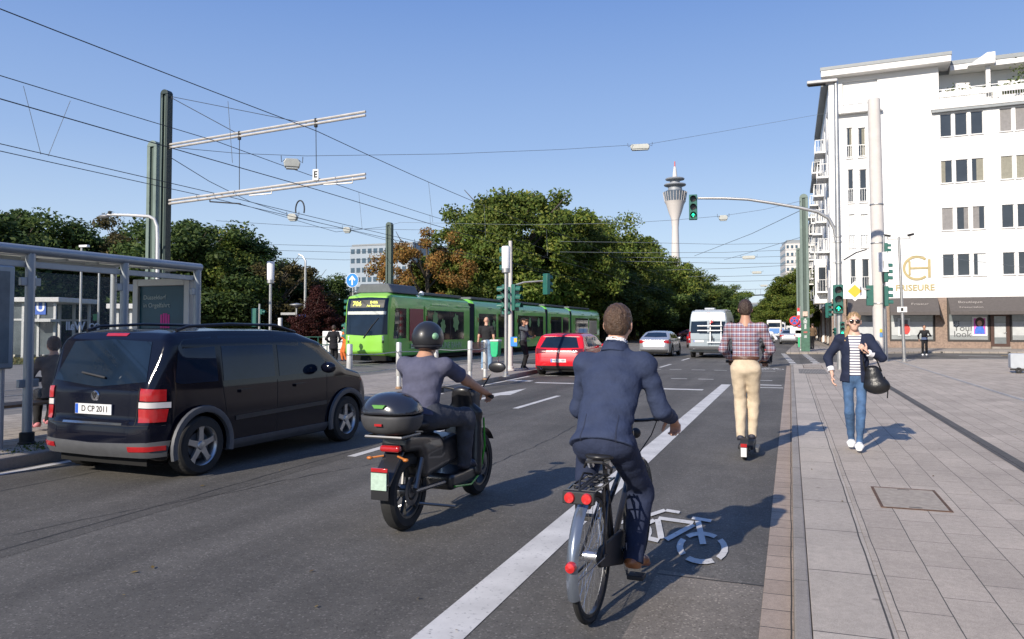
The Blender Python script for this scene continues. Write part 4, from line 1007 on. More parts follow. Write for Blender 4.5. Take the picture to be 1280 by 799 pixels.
# no-stopping signs at the far kerb
p = Vector(base(1001, 439, .11)); D5 = (p-CAM).dot(_Fh)
REDS = mat('sign_red', (.62, .03, .03), .45, var=.05)
t = thing('road_sign', 'pole with two no stopping signs beside the sticker covered mast', 'sign', tuple(p)); pole(t, atD(998, 385, D5).z, .04, .04, STEEL)
for (u, v, r_) in ((993, 401, .30), (999, 405, .22)):
    c_ = atD(u, v, D5)-p; c_.y -= .1
    for rad, m_, dy_ in ((r_, REDS, 0), (r_*.78, UB, .006)):
        b = MB(); b.prism([(c_.x+rad*math.cos(R(k*15)), c_.z+rad*math.sin(R(k*15))) for k in range(24)], c_.y-dy_-.012, c_.y-dy_, 'xz'); b.build('sign_disc', m_, t, smooth=False)
    for s_ in (1, -1): b = MB(); b.bar((c_.x-r_*.6, c_.y-.022, c_.z-s_*r_*.6), (c_.x+r_*.6, c_.y-.022, c_.z+s_*r_*.6), r_*.2, .006, (0, 1, 0)); b.build('sign_stroke', REDS, t, smooth=False)
for (u, v, w_, h_) in ((996, 412, .8, .5), (999, 417, .45, .4)):
    c_ = atD(u, v, D5)-p; b = MB(); b.box(c_.x-w_/2, c_.x+w_/2, -.06, -.045, c_.z-h_/2, c_.z+h_/2); b.build('text_plate', UW, t, smooth=False)
p = Vector(base(1000, 434, .11)); D6 = (p-CAM).dot(_Fh); t = thing('barrier_board', 'narrow upright red and white barrier board with green foot near the parked silver car', 'barrier', tuple(p))
for k in range(8):
    z = .75+k*.28; MB().box(-.16, .16, -.03, .03, z, z+.275).build('stripe', REDS if k % 2 else UW, t, smooth=False)
MB().box(-.14, .14, -.1, .1, 0, .74).build('foot', mat('green_plastic', (.03, .42, .17), .5, var=.1), t, bevel=.02)
# cargo bike box at right edge
p = Vector(base(1262, 466, .06)); t = thing('cargo_trolley', 'grey rounded box on a sloping white frame with small black wheels at right edge', 'trolley', tuple(p), R(-6))
GP = mat('grey_panel', (.42, .45, .48), .5, var=.06)
b = MB(); b.prism([(x+.65, z+.40) for x, z in rnd_plate(1.3, .50, .06)], -.28, .28, 'xz'); b.build('box', GP, t, bevel=.02)
b = MB(); b.prism([(.36, .05), (.62, .05), (1.05, .72), (.78, .72)], -.36, -.30, 'xz'); b.build('sloping_frame', UW, t, bevel=.015)
for x in (.22, .52, 1.1): b = MB(); b.lathe([(.03, -.03), (.09, -.03), (.1, 0), (.09, .03), (.03, .03)], (x, -.33, .10), 'y', 14); b.build('wheel', BLK, t)
b = MB(); b.bar((-.02, -.3, .13), (.5, -.3, .11), .05); b.build('axle_bar', BLK, t)
b = MB(); b.box(1.2, 1.4, -.30, -.285, .2, .5); b.build('green_label', mat('teal_label', (.02, .40, .33), .5, var=.05), t)
# ---- traffic island: lantern posts, signal post, bin, bollards
def lantern(u, vb, vt, zb, lab, lamp_px=27, D=None):
    if D is None: p = Vector(base(u, vb, zb)); D = (p-CAM).dot(_Fh)
    else: q = atD(u, 420, D); p = Vector((q.x, q.y, zb))
    t = thing('lantern_post', lab, 'street lamp', tuple(p)); zt = atD(u, vt, D).z-zb; lh = .66; r = .125
    pole(t, zt-lh-.14, .055, .05, STEEL)
    b = MB(); b.lathe([(.05, -.14), (r, -.12), (r, 0), (.02, 0)], (0, 0, zt-lh), n=16); b.build('lamp_base', STEEL, t)
    b = MB(); b.lathe([(.02, .001), (r*.97, .001), (r*1.05, lh-.03), (r*.9, lh), (.001, lh+.005)], (0, 0, zt-lh), n=18); b.build('lamp_cylinder', LAMPW, t)
    return t, D
lantern(632.5, 471, 308, .13, 'white cylinder lantern on a slim post directly in front of the signal post')
lantern(337.5, 0, 327, .13, 'white cylinder lantern post standing before the trees beyond the black van', D=28)
lantern(41, 0, 345, .02, 'far white cylinder lantern post seen through the shelter beside the glass entrance', D=44)
p = Vector(base(638, 463, .13)); D7 = (p-CAM).dot(_Fh); t = thing('traffic_light', 'island signal post with clustered green heads and a thin side arm', 'traffic light', tuple(p))
pole(t, atD(637, 306, D7).z, .085, .06, CONCP)
sig_head(t, (-.12, -.12, atD(634, 376, D7).z-.13), R(8), 1.0, 2, True, board=True)
sig_head(t, (.22, .05, atD(645, 372, D7).z-.13), R(75), .95, 9); sig_head(t, (-.32, .1, atD(627, 372, D7).z-.13), R(-80), .95, 9)
sig_head(t, (-.2, .05, atD(629, 324, D7).z-.13), R(-70), 1.0, 9)
q = [Vector(atD(u, v, D7))-p for u, v in ((639, 358), (655, 353), (683, 351))]; MB().tube(q, .03, 6).build('side_arm', STEEL, t)
o = sig_head(t, tuple(q[2]+Vector((.06, 0, -.12))), R(150), .75, 9)
q = atD(641, 427, D7)-p; MB().box(q.x-.04, q.x+.2, -.1, -.08, q.z-.16, q.z+.16).build('blue_plate', mat('sky_blue_sign', (.03, .22, .62), .45, var=.05), t, smooth=False)
MB().box(q.x+.09, q.x+.19, -.107, -.101, q.z-.02, q.z+.12).build('yellow_mark', mat('sign_yellow', (.85, .46, .03)), t, smooth=False)
p = Vector(atD(622.5, 440, 25.4)); t = thing('litter_bin', 'bright green hanging litter bin beside the lantern post', 'litter bin', (p.x, p.y, .13))
zb_, zt_ = atD(622, 446, 25.4).z-.13, atD(622, 424.5, 25.4).z-.13; GB = mat('bin_green', (.01, .42, .17), .45, var=.08)
b = MB(); b.tube([(0, 0, 0), (0, 0, zt_)], .03, 8); b.build('bin_post', STEEL, t)
b = MB(); b.prism([(-.12, zb_+.10), (-.07, zb_), (.07, zb_), (.12, zb_+.10), (.14, zt_-.06), (-.14, zt_-.06)], -.36, -.04, 'xz'); b.build('bin_body', GB, t, bevel=.02)
b = MB(); b.box(-.15, .15, -.38, -.03, zt_-.058, zt_); b.build('bin_lid', UW, t, bevel=.015)
STB = mat('bollard_steel', (.62, .61, .58), .4, .35, var=.12, scale=6)
bol = []
for u, D in ((437, 17.6), (498.5, 18.6), (545, 19.6), (587.5, 20.4), (606.5, 21.6)):
    q = atX(u, 440, -8.72) if u < 580 else atD(u, 440, D); D = (q-CAM).dot(_Fh); bol.append((u, q.x, q.y, D))
names = ['leftmost railing post, right of the black van', 'second railing post, left of the helmeted rider', 'third railing post, hidden behind the helmeted rider', 'railing post left of the man in blue jeans', 'railing post right of the man in blue jeans']
pb = None
for k, (u, x, y, D) in enumerate(bol):
    if pb is None:
        pb = thing('railing_post', names[k], 'post', (x, y, .13), 0, 'steel railing posts along the island kerb')
        b = MB(); b.lathe([(.055, 0), (.055, .27), (.05, .30), (.064, .32), (.064, 1.08), (.055, 1.10), (.001, 1.105)], n=16); b.build('tube', STB, pb)
        b = MB(); b.lathe([(.066, .0), (.075, .01), (.075, .05), (.056, .06)], (0, 0, 0), n=14); b.build('foot', mat('rusty_foot', (.35, .22, .13), .7, .2, var=.4, scale=20), pb)
        b = MB(); b.lathe([(.0645, 0), (.068, .005), (.068, .035), (.0645, .04)], (0, 0, .86), n=14); b.build('clamp_ring', STEEL, pb)
    else: copy_tree(pb, None, (x, y, .13), label=names[k])
for (i, j, z) in ((0, 1, 1.01), (1, 2, 1.01), (2, 3, 1.01), (3, 4, 1.01), (3, 4, .62), (0, 1, .62), (1, 2, .62), (2, 3, .62)):
    a = Vector((bol[i][1], bol[i][2], z)); b_ = Vector((bol[j][1], bol[j][2], z)); mid = (a+b_)/2-Vector((0, 0, .03))
    o = MB().tube([a, mid, b_], .012 if z > .8 else .008, 6).build('railing_cable', STEEL)
    tag(o, 'thin steel cable strung between the railing posts of the island', 'cable', 'railing cables on the island')
a = Vector((bol[3][1], bol[3][2], 0)); b_ = Vector((bol[4][1], bol[4][2], 0))
mb = MB(); mb.bar(a+Vector((0, 0, 1.05)), b_+Vector((0, 0, 1.05)), .012, .28); o = mb.build('panel', mat('tinted_panel', (.12, .11, .10), .3, var=.1, alpha=.6)); tag(o, 'small tinted panel between the two right railing posts', 'panel')
# ---- left bank of posts
def simple_post(nm, lab, cat_, u, D, vt, r, m, zb=.02):
    q = atD(u, 420, D); t = thing(nm, lab, cat_, (q.x, q.y, zb)); zt = atD(u, vt, D).z-zb; pole(t, zt, r, r*.8, m); return t, zt, q
t, zt, q = simple_post('street_lamp', 'tall thin lamp post with small curved tip in front of the left trees', 'street lamp', 381, 55, 335, .11, STEEL)
MB().tube([(0, 0, zt), (0, 0, zt+.5), (-.25, 0, zt+.85), (-.6, 0, zt+1.0)], [.08, .07, .06, .05], 8).build('curved_tip', STEEL, t)
t, zt, q = simple_post('metro_sign_post', 'post with blue U sign and a flat mushroom lamp on top', 'sign', 370.5, 50, 382, .08, STEEL)
b = MB(); b.lathe([(.05, 0), (.1, .1), (.45, .22), (.45, .28), (.001, .36)], (0, 0, zt-.2), n=16); b.build('mushroom_lamp', STEEL, t)
MB().box(.12, .72, -.05, .05, zt-1.55, zt-.6).build('sign_board', UB, t, smooth=False); text_obj('U', .62, UW, t, face_M((.42, -.06, zt-1.0)), 'sign_letter', .004, bold=.02)
MB().box(.12, .72, -.05, .05, zt-2.0, zt-1.6).build('sign_board', UB, t, smooth=False)
MB().box(-1.2, -.08, -.03, .03, zt-.6, zt-.45).build('crossbar', STEEL, t, smooth=False); b = MB(); b.lathe([(.14, 0), (.14, .6), (.001, .62)], (-1.25, 0, zt-1.4), n=12); b.build('small_lantern', LAMPW, t)
t, zt, q = simple_post('traffic_light', 'thin signal post rising above the roof of the black van', 'traffic light', 324, 34, 380, .055, STEEL)
sig_head(t, (-.18, 0, zt-.6), R(180), .85, 9); sig_head(t, (.2, 0, zt-.35), R(90), .6, 9, n=1)
t, zt, q = simple_post('road_sign', 'round blue sign with white upward arrow above a signal beside the tram front', 'sign', 441, 35.6, 343, .05, STEEL)
for rad, m_, dy_ in ((.33, UW, 0), (.31, mat('arrow_blue', (.02, .22, .70), .4, var=.03), .004)):
    b = MB(); b.prism([(rad*math.cos(R(k*12)), zt-.28+rad*math.sin(R(k*12))) for k in range(30)], -.08-dy_, -.07-dy_, 'xz'); so = b.build('sign_disc', m_, t, smooth=False)
z = zt-.28; b = MB(); b.prism([(-.035, z-.22), (.035, z-.22), (.035, z+.08), (.13, z-.02), (.17, z+.03), (0, z+.22), (-.17, z+.03), (-.13, z-.02), (-.035, z+.08)], -.09, -.086, 'xz'); b.build('white_arrow', UW, t, smooth=False)
sig_head(t, (-.25, 0, zt-1.55), R(-60), .95, 9); sig_head(t, (.05, .2, zt-1.35), R(180), .95, 9, board=True); sig_head(t, (-.45, .1, zt-2.6), R(-90), .8, 9)
# curved street lamp
q = atD(197, 420, 24); t = thing('street_lamp', 'silver street lamp with long horizontal curved arm beside the dark mast', 'street lamp', (q.x, q.y, .0))
def LQ(u, v, D=24): c_ = atD(u, v, D); return (c_.x-q.x, c_.y-q.y, c_.z)
MB().tube([(0, 0, 0), LQ(197, 300), LQ(196.5, 283), LQ(193, 274), LQ(186, 270.5), LQ(160, 269), LQ(140, 268.5), LQ(134, 269)], [.07, .055, .05, .05, .05, .045, .04, .04], 10).build('pole_and_arm', mat('lamp_white_metal', (.60, .60, .59), .45, .3, var=.06), t)
a = Vector(LQ(134, 269)); b = MB(); b.ell((a.x-.12, a.y, a.z-.03), (.22, .10, .06), 8); b.build('lamp_head', STEEL, t)
b = MB(); b.ell((a.x+.1, a.y, a.z+.08), (.07, .05, .05), 6); b.build('sensor', BLK, t)
for u, vt, D, lab in ((100, 308, 40, 'tall pale lamp post with flat head seen through the shelter glass'), (122.5, 337, 42, 'tall pale post with tiny sign seen through the shelter, right of the two thin posts')):
    t, zt, q = simple_post('street_lamp', lab, 'street lamp', u, D, vt, .07, STEEL)
    if u == 100: MB().box(-.1, .45, -.1, .1, zt-.06, zt+.06).build('lamp_head', LAMPW, t, bevel=.02)
    else: MB().box(-.35, -.06, -.03, .0, 1.95, 2.3).build('small_sign', mat('sign_green', (.05, .30, .10), .5, var=.1), t)
# cabinet, hedge fence
q = G(427, 441, .02); t = thing('switch_cabinet', 'white electrical cabinet behind the woman in black', 'cabinet', (q.x, q.y-1, .02)); D = (q-CAM).dot(_Fh)
b = MB(); b.box(-.75, .75, 0, .4, 0, 1.35); b.build('case', UW, t, bevel=.02)
for x in (-.7, .02): b = MB(); b.box(x, x+.68, -.02, -.003, .1, 1.25); b.build('door', mat('cabinet_door', (.66, .66, .65), .5, var=.05), t, bevel=.005)
q0, q1 = atD(330, 440, 47), atD(420, 440, 47); FG = mat('fence_green', (.02, .10, .07), .5, var=.1)
t = thing('low_fence', 'low dark green tubular fence in front of the flower bed', 'fence', (q0.x, q0.y, .02)); d_ = Vector((q1.x-q0.x, q1.y-q0.y, 0))
for k in range(9): c_ = d_*(k/8); MB().tube([c_, c_+Vector((0, 0, 1.0))], .03, 6).build('fence_post', FG, t)
for z in (.55, 1.0): MB().tube([Vector((0, 0, z)), d_+Vector((0, 0, z))], .025, 6).build('fence_rail', FG, t)
# ================================================================== tram stop shelter
SX = -8.95; SZ = .13
def SP(u, v=500): q = atX(u, v, SX); return q.y
SHM = mat('shelter_metal', (.34, .37, .39), .4, .35, var=.08, scale=3); SHGL = mat('shelter_glass', (.55, .62, .62), .05, var=.05, alpha=.05, spec=.3)
ys = [SP(33.5, 548)-4.6, SP(33.5, 548)-2.3, SP(33.5, 548), SP(155, 400), SP(246, 400)]
sh = thing('tram_shelter', 'long glass tram stop shelter with tubular grey frame and translucent roof', 'shelter', (SX, ys[2], SZ))
zr = atX(33.5, 317, SX).z-SZ; Y0 = ys[2]; bk = -1.75
for k, y in enumerate(ys):
    b = MB(); b.tube([(0, y-Y0, 0), (0, y-Y0, zr)], .058, 14); b.build('post', SHM, sh)
    b = MB(); b.lathe([(.10, 0), (.10, .02), (.085, .03), (.085, .14), (.06, .15)], (0, y-Y0, 0), n=12); b.build('foot', BLK, sh)
    if k in (0, 4): b = MB(); b.tube([(bk, y-Y0, 0), (bk, y-Y0, zr+.1)], .05, 12); b.build('post', SHM, sh)
    b = MB(); b.tube([(.0, y-Y0, zr), (bk, y-Y0, zr+.13)], .028, 8); b.build('rafter', SHM, sh)
ya, yb = ys[0]-Y0-.3, ys[-1]-Y0+.06
b = MB(); b.tube([(0, ya, zr+.045), (0, yb, zr+.045)], .062, 14); b.build('front_tube', SHM, sh)
b = MB(); b.box(-.06, -.02, ya, yb, zr-.17, zr-.09); b.build('lower_rail', SHM, sh, bevel=.008)
b = MB(); b.box(bk-.02, bk+.04, ya, yb, zr+.05, zr+.12); b.build('rear_rail', SHM, sh, bevel=.008)
ROP = mat('roof_opal', (.70, .70, .64), .5, var=.08); n_, l_, b_ = nodes(ROP); tr_ = n_.new('ShaderNodeBsdfTranslucent'); tr_.inputs[0].default_value = (.7, .7, .62, 1); mx_ = n_.new('ShaderNodeMixShader'); mx_.inputs[0].default_value = .5; l_.new(b_.outputs[0], mx_.inputs[1]); l_.new(tr_.outputs[0], mx_.inputs[2]); l_.new(mx_.outputs[0], n_['Material Output'].inputs[0])
b = MB(); b.prism([(bk-.05, zr+.13), (-.07, zr-.01), (-.07, zr+.005), (bk-.05, zr+.145)], ya, yb, 'xz'); b.build('roof_panel', ROP, sh)
for k in range(len(ys)-1):
    a, c = ys[k]-Y0, ys[k+1]-Y0
    for i in range(3):
        y = a+(c-a)*(i+.2)/3; b = MB(); b.box(-.3, -.1, y, y+.04, zr-.04, zr-.012); b.build('roof_clip', SHM, sh)
    if k < len(ys)-2: b = MB(); b.box(-.012, -.002, a+.08, c-.08, .55, zr-.22); b.build('glass_pane', SHGL, sh, smooth=False)
    for yy in (a+.09, c-.09):
        for z in (.75, zr-.35):
            b = MB(); b.box(-.03, .02, yy-.045, yy+.045, z-.05, z+.05); b.build('glass_clamp', SHM, sh, bevel=.006)
# mirrored company lettering on the glass, read from behind
yc = SP(94, 407)-Y0; zc = atX(94, 408, SX).z-SZ
Mx = Matrix.Translation((.004, yc, zc)) @ Matrix.Rotation(R(90), 4, 'Z') @ Matrix.Rotation(R(90), 4, 'X') @ Matrix.Diagonal((-1, 1, 1, 1))
LW = mat('white_letters', (.62, .64, .64), .6, var=0)
text_obj('Wall', .155, LW, sh, Mx, 'glass_lettering', .001, bold=.004)
for k in (0, 1):
    b = MB(); y_ = yc+.26+k*.085; b.tube([(.004, y_+.042*math.cos(R(a)), zc+.035*math.sin(R(a))) for a in range(0, 360, 24)], .009, 5, closed=True); b.build('glass_emblem', LW, sh)
# bench
b = MB()
for k in range(3): b.box(-.50-k*.14, -.39-k*.14, -2.6, 1.4, .42, .46)
b.build('bench_seat', mat('bench_wood', (.22, .13, .07), .6, var=.3, scale=8), sh, bevel=.006)
for y in (-2.2, -.6, 1.1): b = MB(); b.box(-.78, -.4, y, y+.05, .0, .419); b.build('bench_leg', SHM, sh, bevel=.005)
# advertising panel
A0 = atY(168.5, 408, ys[-1]+.0); A1 = atY(243, 408, ys[-1]+.0); za = atY(205, 349, ys[-1]).z-.0
ad = thing('advertising_panel', 'glass poster case with teal poster showing bright pink organ pipes', 'poster case', (A0.x, ys[-1]+.02, SZ), 0)
W = A1.x-A0.x-.06; zt = za-SZ; fm = mat('case_frame', (.50, .51, .50), .45, .2, var=.06)
for q in ((0, .11, .35, zt), (W-.11, W, .35, zt), (.11, W-.11, zt-.11, zt), (.11, W-.11, .35, .50)): b = MB(); b.box(q[0], q[1], -.08, .08, q[2], q[3]); b.build('case_frame', fm, ad, bevel=.008)
MB().box(.111, W-.111, -.03, .05, .501, zt-.111).build('poster', mat('poster_teal', (.003, .06, .10), .35, var=.25, scale=1.5), ad, smooth=False)
PW = mat('poster_text', (.45, .55, .56), .5, var=0)
text_obj('Düsseldorf', .105, PW, ad, face_M((.19, -.036, zt-.30)), 'poster_lettering', .002, align='LEFT'); text_obj('in Orgelfahrt', .105, PW, ad, face_M((.19, -.036, zt-.43)), 'poster_lettering', .002, align='LEFT')
PINK = mat('poster_pink', (.62, .015, .28), .45, var=.08); x0 = W*.47
for k in range(4): b = MB(); b.box(x0+k*.05, x0+k*.05+.036, -.036, -.031, .6, zt-.58+.02*(k in (1, 2))); b.build('pink_pipe', PINK, ad, smooth=False)
for (xa, za_, xb, zb_, c_) in ((.30, 1.05, .22, 1.38, (.45, .55, .05)), (.42, 1.05, .38, 1.36, (.45, .55, .60)), (.86, 1.05, .98, 1.38, (.5, .12, .05)), (1.02, 1.0, 1.06, 1.22, (.05, .35, .55))):
    b = MB(); b.bar((xa, -.034, za_), (xb, -.034, zb_), .03, .004, (0, 1, 0)); b.build('poster_brush', mat('brush_%d' % int(xa*100), c_, .5, var=.1), ad, smooth=False)
for x in (.03, W-.1): b = MB(); b.box(x, x+.07, -.04, .04, 0, .349); b.build('case_leg', fm, ad)
# info case at far left
q = atX(-14, 400, SX+.06); a_, b_ = SP(7, 400), SP(-60, 400)
inf = thing('information_case', 'grey timetable case cut by the left edge of the picture', 'notice case', (SX+.05, b_, SZ))
MB().box(.0, .10, 0, a_-b_, .95, zr-.18).build('case', mat('case_grey', (.30, .34, .36), .4, .3, var=.08), inf, bevel=.02)
MB().box(.101, .104, .07, a_-b_-.07, 1.02, zr-.25).build('case_window', mat('case_window', (.16, .19, .20), .15, var=.15, spec=.8), inf, smooth=False)
MB().tube([(.04, a_-b_-.1, 0), (.04, a_-b_-.1, .96)], .03, 8).build('case_leg', SHM, inf)
# ================================================================== overhead wires
WB = mat('wire_black', (.025, .027, .03), .6, var=0); WG = mat('wire_grey', (.13, .15, .17), .6, var=0)
def wire(pts, r, lab, grp, m=WB, sag=0.0, nm='overhead_wire'):
    P = []
    for i in range(len(pts)-1):
        a, b_ = Vector(pts[i]), Vector(pts[i+1]); n = 10 if sag else 1
        for k in range(n): t_ = k/n; q = a.lerp(b_, t_); q.z -= sag*4*t_*(1-t_); P.append(q)
    P.append(Vector(pts[-1])); o = MB().tube(P, r, 5).build(nm, m); return tag(o, lab, 'overhead wire', grp)
# wires along the tracks
G1 = 'tram wires along the tracks'
def along(X, z0, z1, r, lab, y1=150, sag=.35, ys_=(-25, 20.2, 52, 85, 120, 150)):
    pts = [(X+(X1 if False else 0), y, z1 if i else z0) for i, y in enumerate(ys_)]
    return wire([(X, y, z) for (_, y, z) in [(0, ys_[i], (z0 if i == 0 else z1)) for i in range(len(ys_))]], r, lab, G1, sag=sag)
along(-13.6, 7.6, 7.6, .012, 'upper carrying wire over the track nearest the road', sag=.25)
along(-13.6, 5.85, 5.8, .012, 'contact wire over the track nearest the road', sag=.06)
along(-17.4, 7.75, 7.6, .012, 'upper carrying wire over the tram, on the far track', sag=.25)
along(-17.4, 5.98, 5.9, .011, 'left contact wire of the pair over the far track', sag=.05)
along(-18.1, 5.95, 5.9, .011, 'right contact wire of the pair over the far track', sag=.05)
G2 = 'thin dropper wires between carrying and contact wires'
for X, y, dy in ((-17.4, 13.5, .5), (-17.4, 14.8, -.6), (-13.6, 16.2, .2), (-13.6, 28, .4), (-13.6, 34, .2), (-17.4, 29, .3), (-17.4, 36, .2), (-13.6, 44, .2)):
    wire([(X, y, 7.42), (X-.0, y+dy, 5.86)], .007, 'thin vertical dropper between two tram wires', G2, WG, nm='dropper_wire')
# loop and small lamp bodies on wires
def hang_lamp(p, lab, L_=1.0, rz=0):
    t = thing('hanging_lamp', lab, 'street lamp', tuple(p), rz, 'street lamps hung from span wires')
    b = MB(); b.prism([(-L_/2, 0), (-L_/2+.04, -.14), (L_/2-.04, -.14), (L_/2, 0), (L_/2-.08, .12), (-L_/2+.08, .12)], -.16, .16, 'xz'); b.build('lamp_housing', mat('lamp_housing', (.40, .41, .38), .5, .2, var=.1), t, smooth=False, bevel=.02)
    b = MB(); b.box(-L_/2+.08, L_/2-.08, -.12, .12, -.19, -.141); b.build('lamp_glass', mat('lamp_glass', (.5, .52, .5), .2, var=0), t, smooth=False)
    for sx in (-1, 1): b = MB(); b.tube([(sx*L_*.42, 0, .1), (sx*L_*.62, 0, .02), (sx*L_*.64, 0, .22)], .012, 5); b.build('hanger', WB, t)
    return t
G3 = 'span wires crossing the street'
SPL = 'thin span wire crossing high over the street'
w1 = [atD(1036, 141, 59), atD(905, 164, 50), atD(812, 180, 42), atD(700, 187, 38), atD(560, 192.5, 34), atD(383, 195, 29), atD(300, 192, 27.5), atD(212, 184, 25.6)]
wire(w1, .010, 'long span wire from the white building to the tall dark mast', G3, WG)
hang_lamp(atD(800, 183.5, 41.3), 'hanging lamp highest over the middle of the street', 1.02, R(8))
hang_lamp(atD(365, 204, 24.5), 'large hanging lamp above the letter E plate', .52, R(35))
for (u, v, D, l_) in ((366, 271, 34, 'small hanging lamp under the lower arm'), (434, 287, 42, 'small hanging lamp right of the lower arm tip')): hang_lamp(atD(u, v, D), l_, .42, R(20))
w2 = [atD(1003, 251, 48.6), atD(955, 262, 46), atD(903, 270, 45), atD(845, 275, 43), atD(780, 279, 42), atD(650, 281, 46), atD(500, 278, 50), atD(487, 282, 52)]
wire(w2, .010, 'span wire from the nearest right mast past the long signal arm', G3, WG); hang_lamp(atD(904, 272, 45), 'hanging lamp just right of the arm-mounted signal', .52, R(5))
# cascade of spans farther down the street
sp = [(55, 303, 304), (66, 316, 312), (78, 322, 320), (80, 327, 329), (95, 338, 331), (112, 346, 343), (130, 352, 350), (150, 363, 360)]
for k, (D, va, vb) in enumerate(sp):
    a = atD(1003 if k < 3 else 1000, vb, D+4); b_ = atD(792+k*7, va, D); mid = (a+b_)/2; mid.z -= .12
    wire([a, mid, b_, atD(700, va-1, D)], .014+.003*k, SPL, G3, WG)
for k, (u, v, D) in enumerate(((936, 321.5, 70), (946, 340.5, 95), (955, 357, 125), (966, 372, 170))): hang_lamp(atD(u, v, D), ['small far hanging lamp, nearest of the row over the street axis', 'second far hanging lamp of the row over the street axis', 'third far hanging lamp of the row over the street axis', 'farthest tiny hanging lamp over the street axis'][k], 1.15, 0)
wire([atD(1003, 262, 48.6), atD(940, 292, 60), atD(868, 320, 80)], .02, 'slanting thin wire running down from the nearest right mast', G3, WG)
wire([atD(1003, 296, 80), atD(950, 312, 95), atD(905, 325, 120)], .025, SPL, G3, WG)
# wires to the left of the tram, from the dark mast into the distance
wire([atD(210, 195, 25.5), atD(262, 227, 30), atD(312, 252, 34), atD(372, 272, 40), atD(434, 287, 48), atD(500, 305, 60)], .014, 'sloping wire leaving the dark mast below its upper arm', G3, WG)
wire([atD(300, 255, 33), atD(420, 290, 42), atD(487, 283, 52)], .012, SPL, G3, WG)
for va, vb in ((256, 284), (284, 300), (291, 308), (300, 318)): wire([atD(270, va+20, 60), atD(430, (va+vb)/2+16, 66), atD(560, vb+4, 70)], .016, 'thin far wire above the left trees', G3, WG)
wire([atD(1100, 318, 36), atD(1180, 322, 36), atD(1280, 334, 36)], .008, 'thin cable in front of the white facade', G3, WG)
# far transverse wire with droppers
a, b_ = atD(905, 371, 200), atD(990, 367, 200); wire([a, b_], .16, 'thick far cross wire with many short droppers', G3, WB)
for k in range(14):
    q = a.lerp(b_, k/13); wire([q, q+Vector((0, 0, 1.5+3*((k-6.5)/7)**2))], .03, 'short far dropper above the thick cross wire', 'far droppers', WG, nm='dropper_wire')
# bent loop on the contact wire
c_ = atD(375, 262, 24); t = MB(); t.tube([c_+Vector((.16*math.cos(R(a)), 0, .28*math.sin(R(a)))) for a in range(-25, 206, 15)], .022, 6); tag(t.build('wire_loop', WB), 'dark bent loop standing on the contact wire', 'wire loop')
# ================================================================== trees
def leafmat(name, c1, c2, c3):
    m = bpy.data.materials.new(name); m.use_nodes = True; n, l, b = nodes(m)
    g = n.new('ShaderNodeNewGeometry'); r = n.new('ShaderNodeValToRGB'); l.new(g.outputs['Random Per Island'], r.inputs[0])
    r.color_ramp.elements[0].position = .0; r.color_ramp.elements[0].color = (*c1, 1); r.color_ramp.elements[1].position = 1; r.color_ramp.elements[1].color = (*c3, 1)
    e = r.color_ramp.elements.new(.55); e.color = (*c2, 1)
    tc = n.new('ShaderNodeTexCoord'); t = n.new('ShaderNodeTexNoise'); t.inputs['Scale'].default_value = .55; t.inputs['Detail'].default_value = 3; l.new(tc.outputs['Object'], t.inputs['Vector'])
    q = n.new('ShaderNodeMapRange'); q.inputs[1].default_value = .3; q.inputs[2].default_value = .7; q.inputs[3].default_value = .6; q.inputs[4].default_value = 1.4; l.new(t.outputs['Fac'], q.inputs[0])
    v = n.new('ShaderNodeVectorMath'); v.operation = 'SCALE'; l.new(r.outputs[0], v.inputs[0]); l.new(q.outputs[0], v.inputs['Scale'])
    l.new(v.outputs[0], b.inputs['Base Color']); b.inputs['Roughness'].default_value = .6; b.inputs['Specular IOR Level'].default_value = .25
    tr = n.new('ShaderNodeBsdfTranslucent'); l.new(v.outputs[0], tr.inputs[0]); mx = n.new('ShaderNodeMixShader'); mx.inputs[0].default_value = .35
    l.new(b.outputs[0], mx.inputs[1]); l.new(tr.outputs[0], mx.inputs[2]); l.new(mx.outputs[0], n['Material Output'].inputs[0])
    return m
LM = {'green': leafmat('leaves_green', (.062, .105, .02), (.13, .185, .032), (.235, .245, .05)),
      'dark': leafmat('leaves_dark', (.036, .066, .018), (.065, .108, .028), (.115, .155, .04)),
      'orange': leafmat('leaves_orange', (.17, .10, .03), (.38, .19, .05), (.20, .18, .05)),
      'brown': leafmat('leaves_brown', (.05, .05, .02), (.10, .085, .035), (.14, .11, .04)),
      'red': leafmat('leaves_red', (.035, .010, .010), (.06, .016, .014), (.09, .03, .02))}
BARK = mat('bark', (.085, .07, .055), .95, var=.35, scale=5, bump=.7, bscale=18)
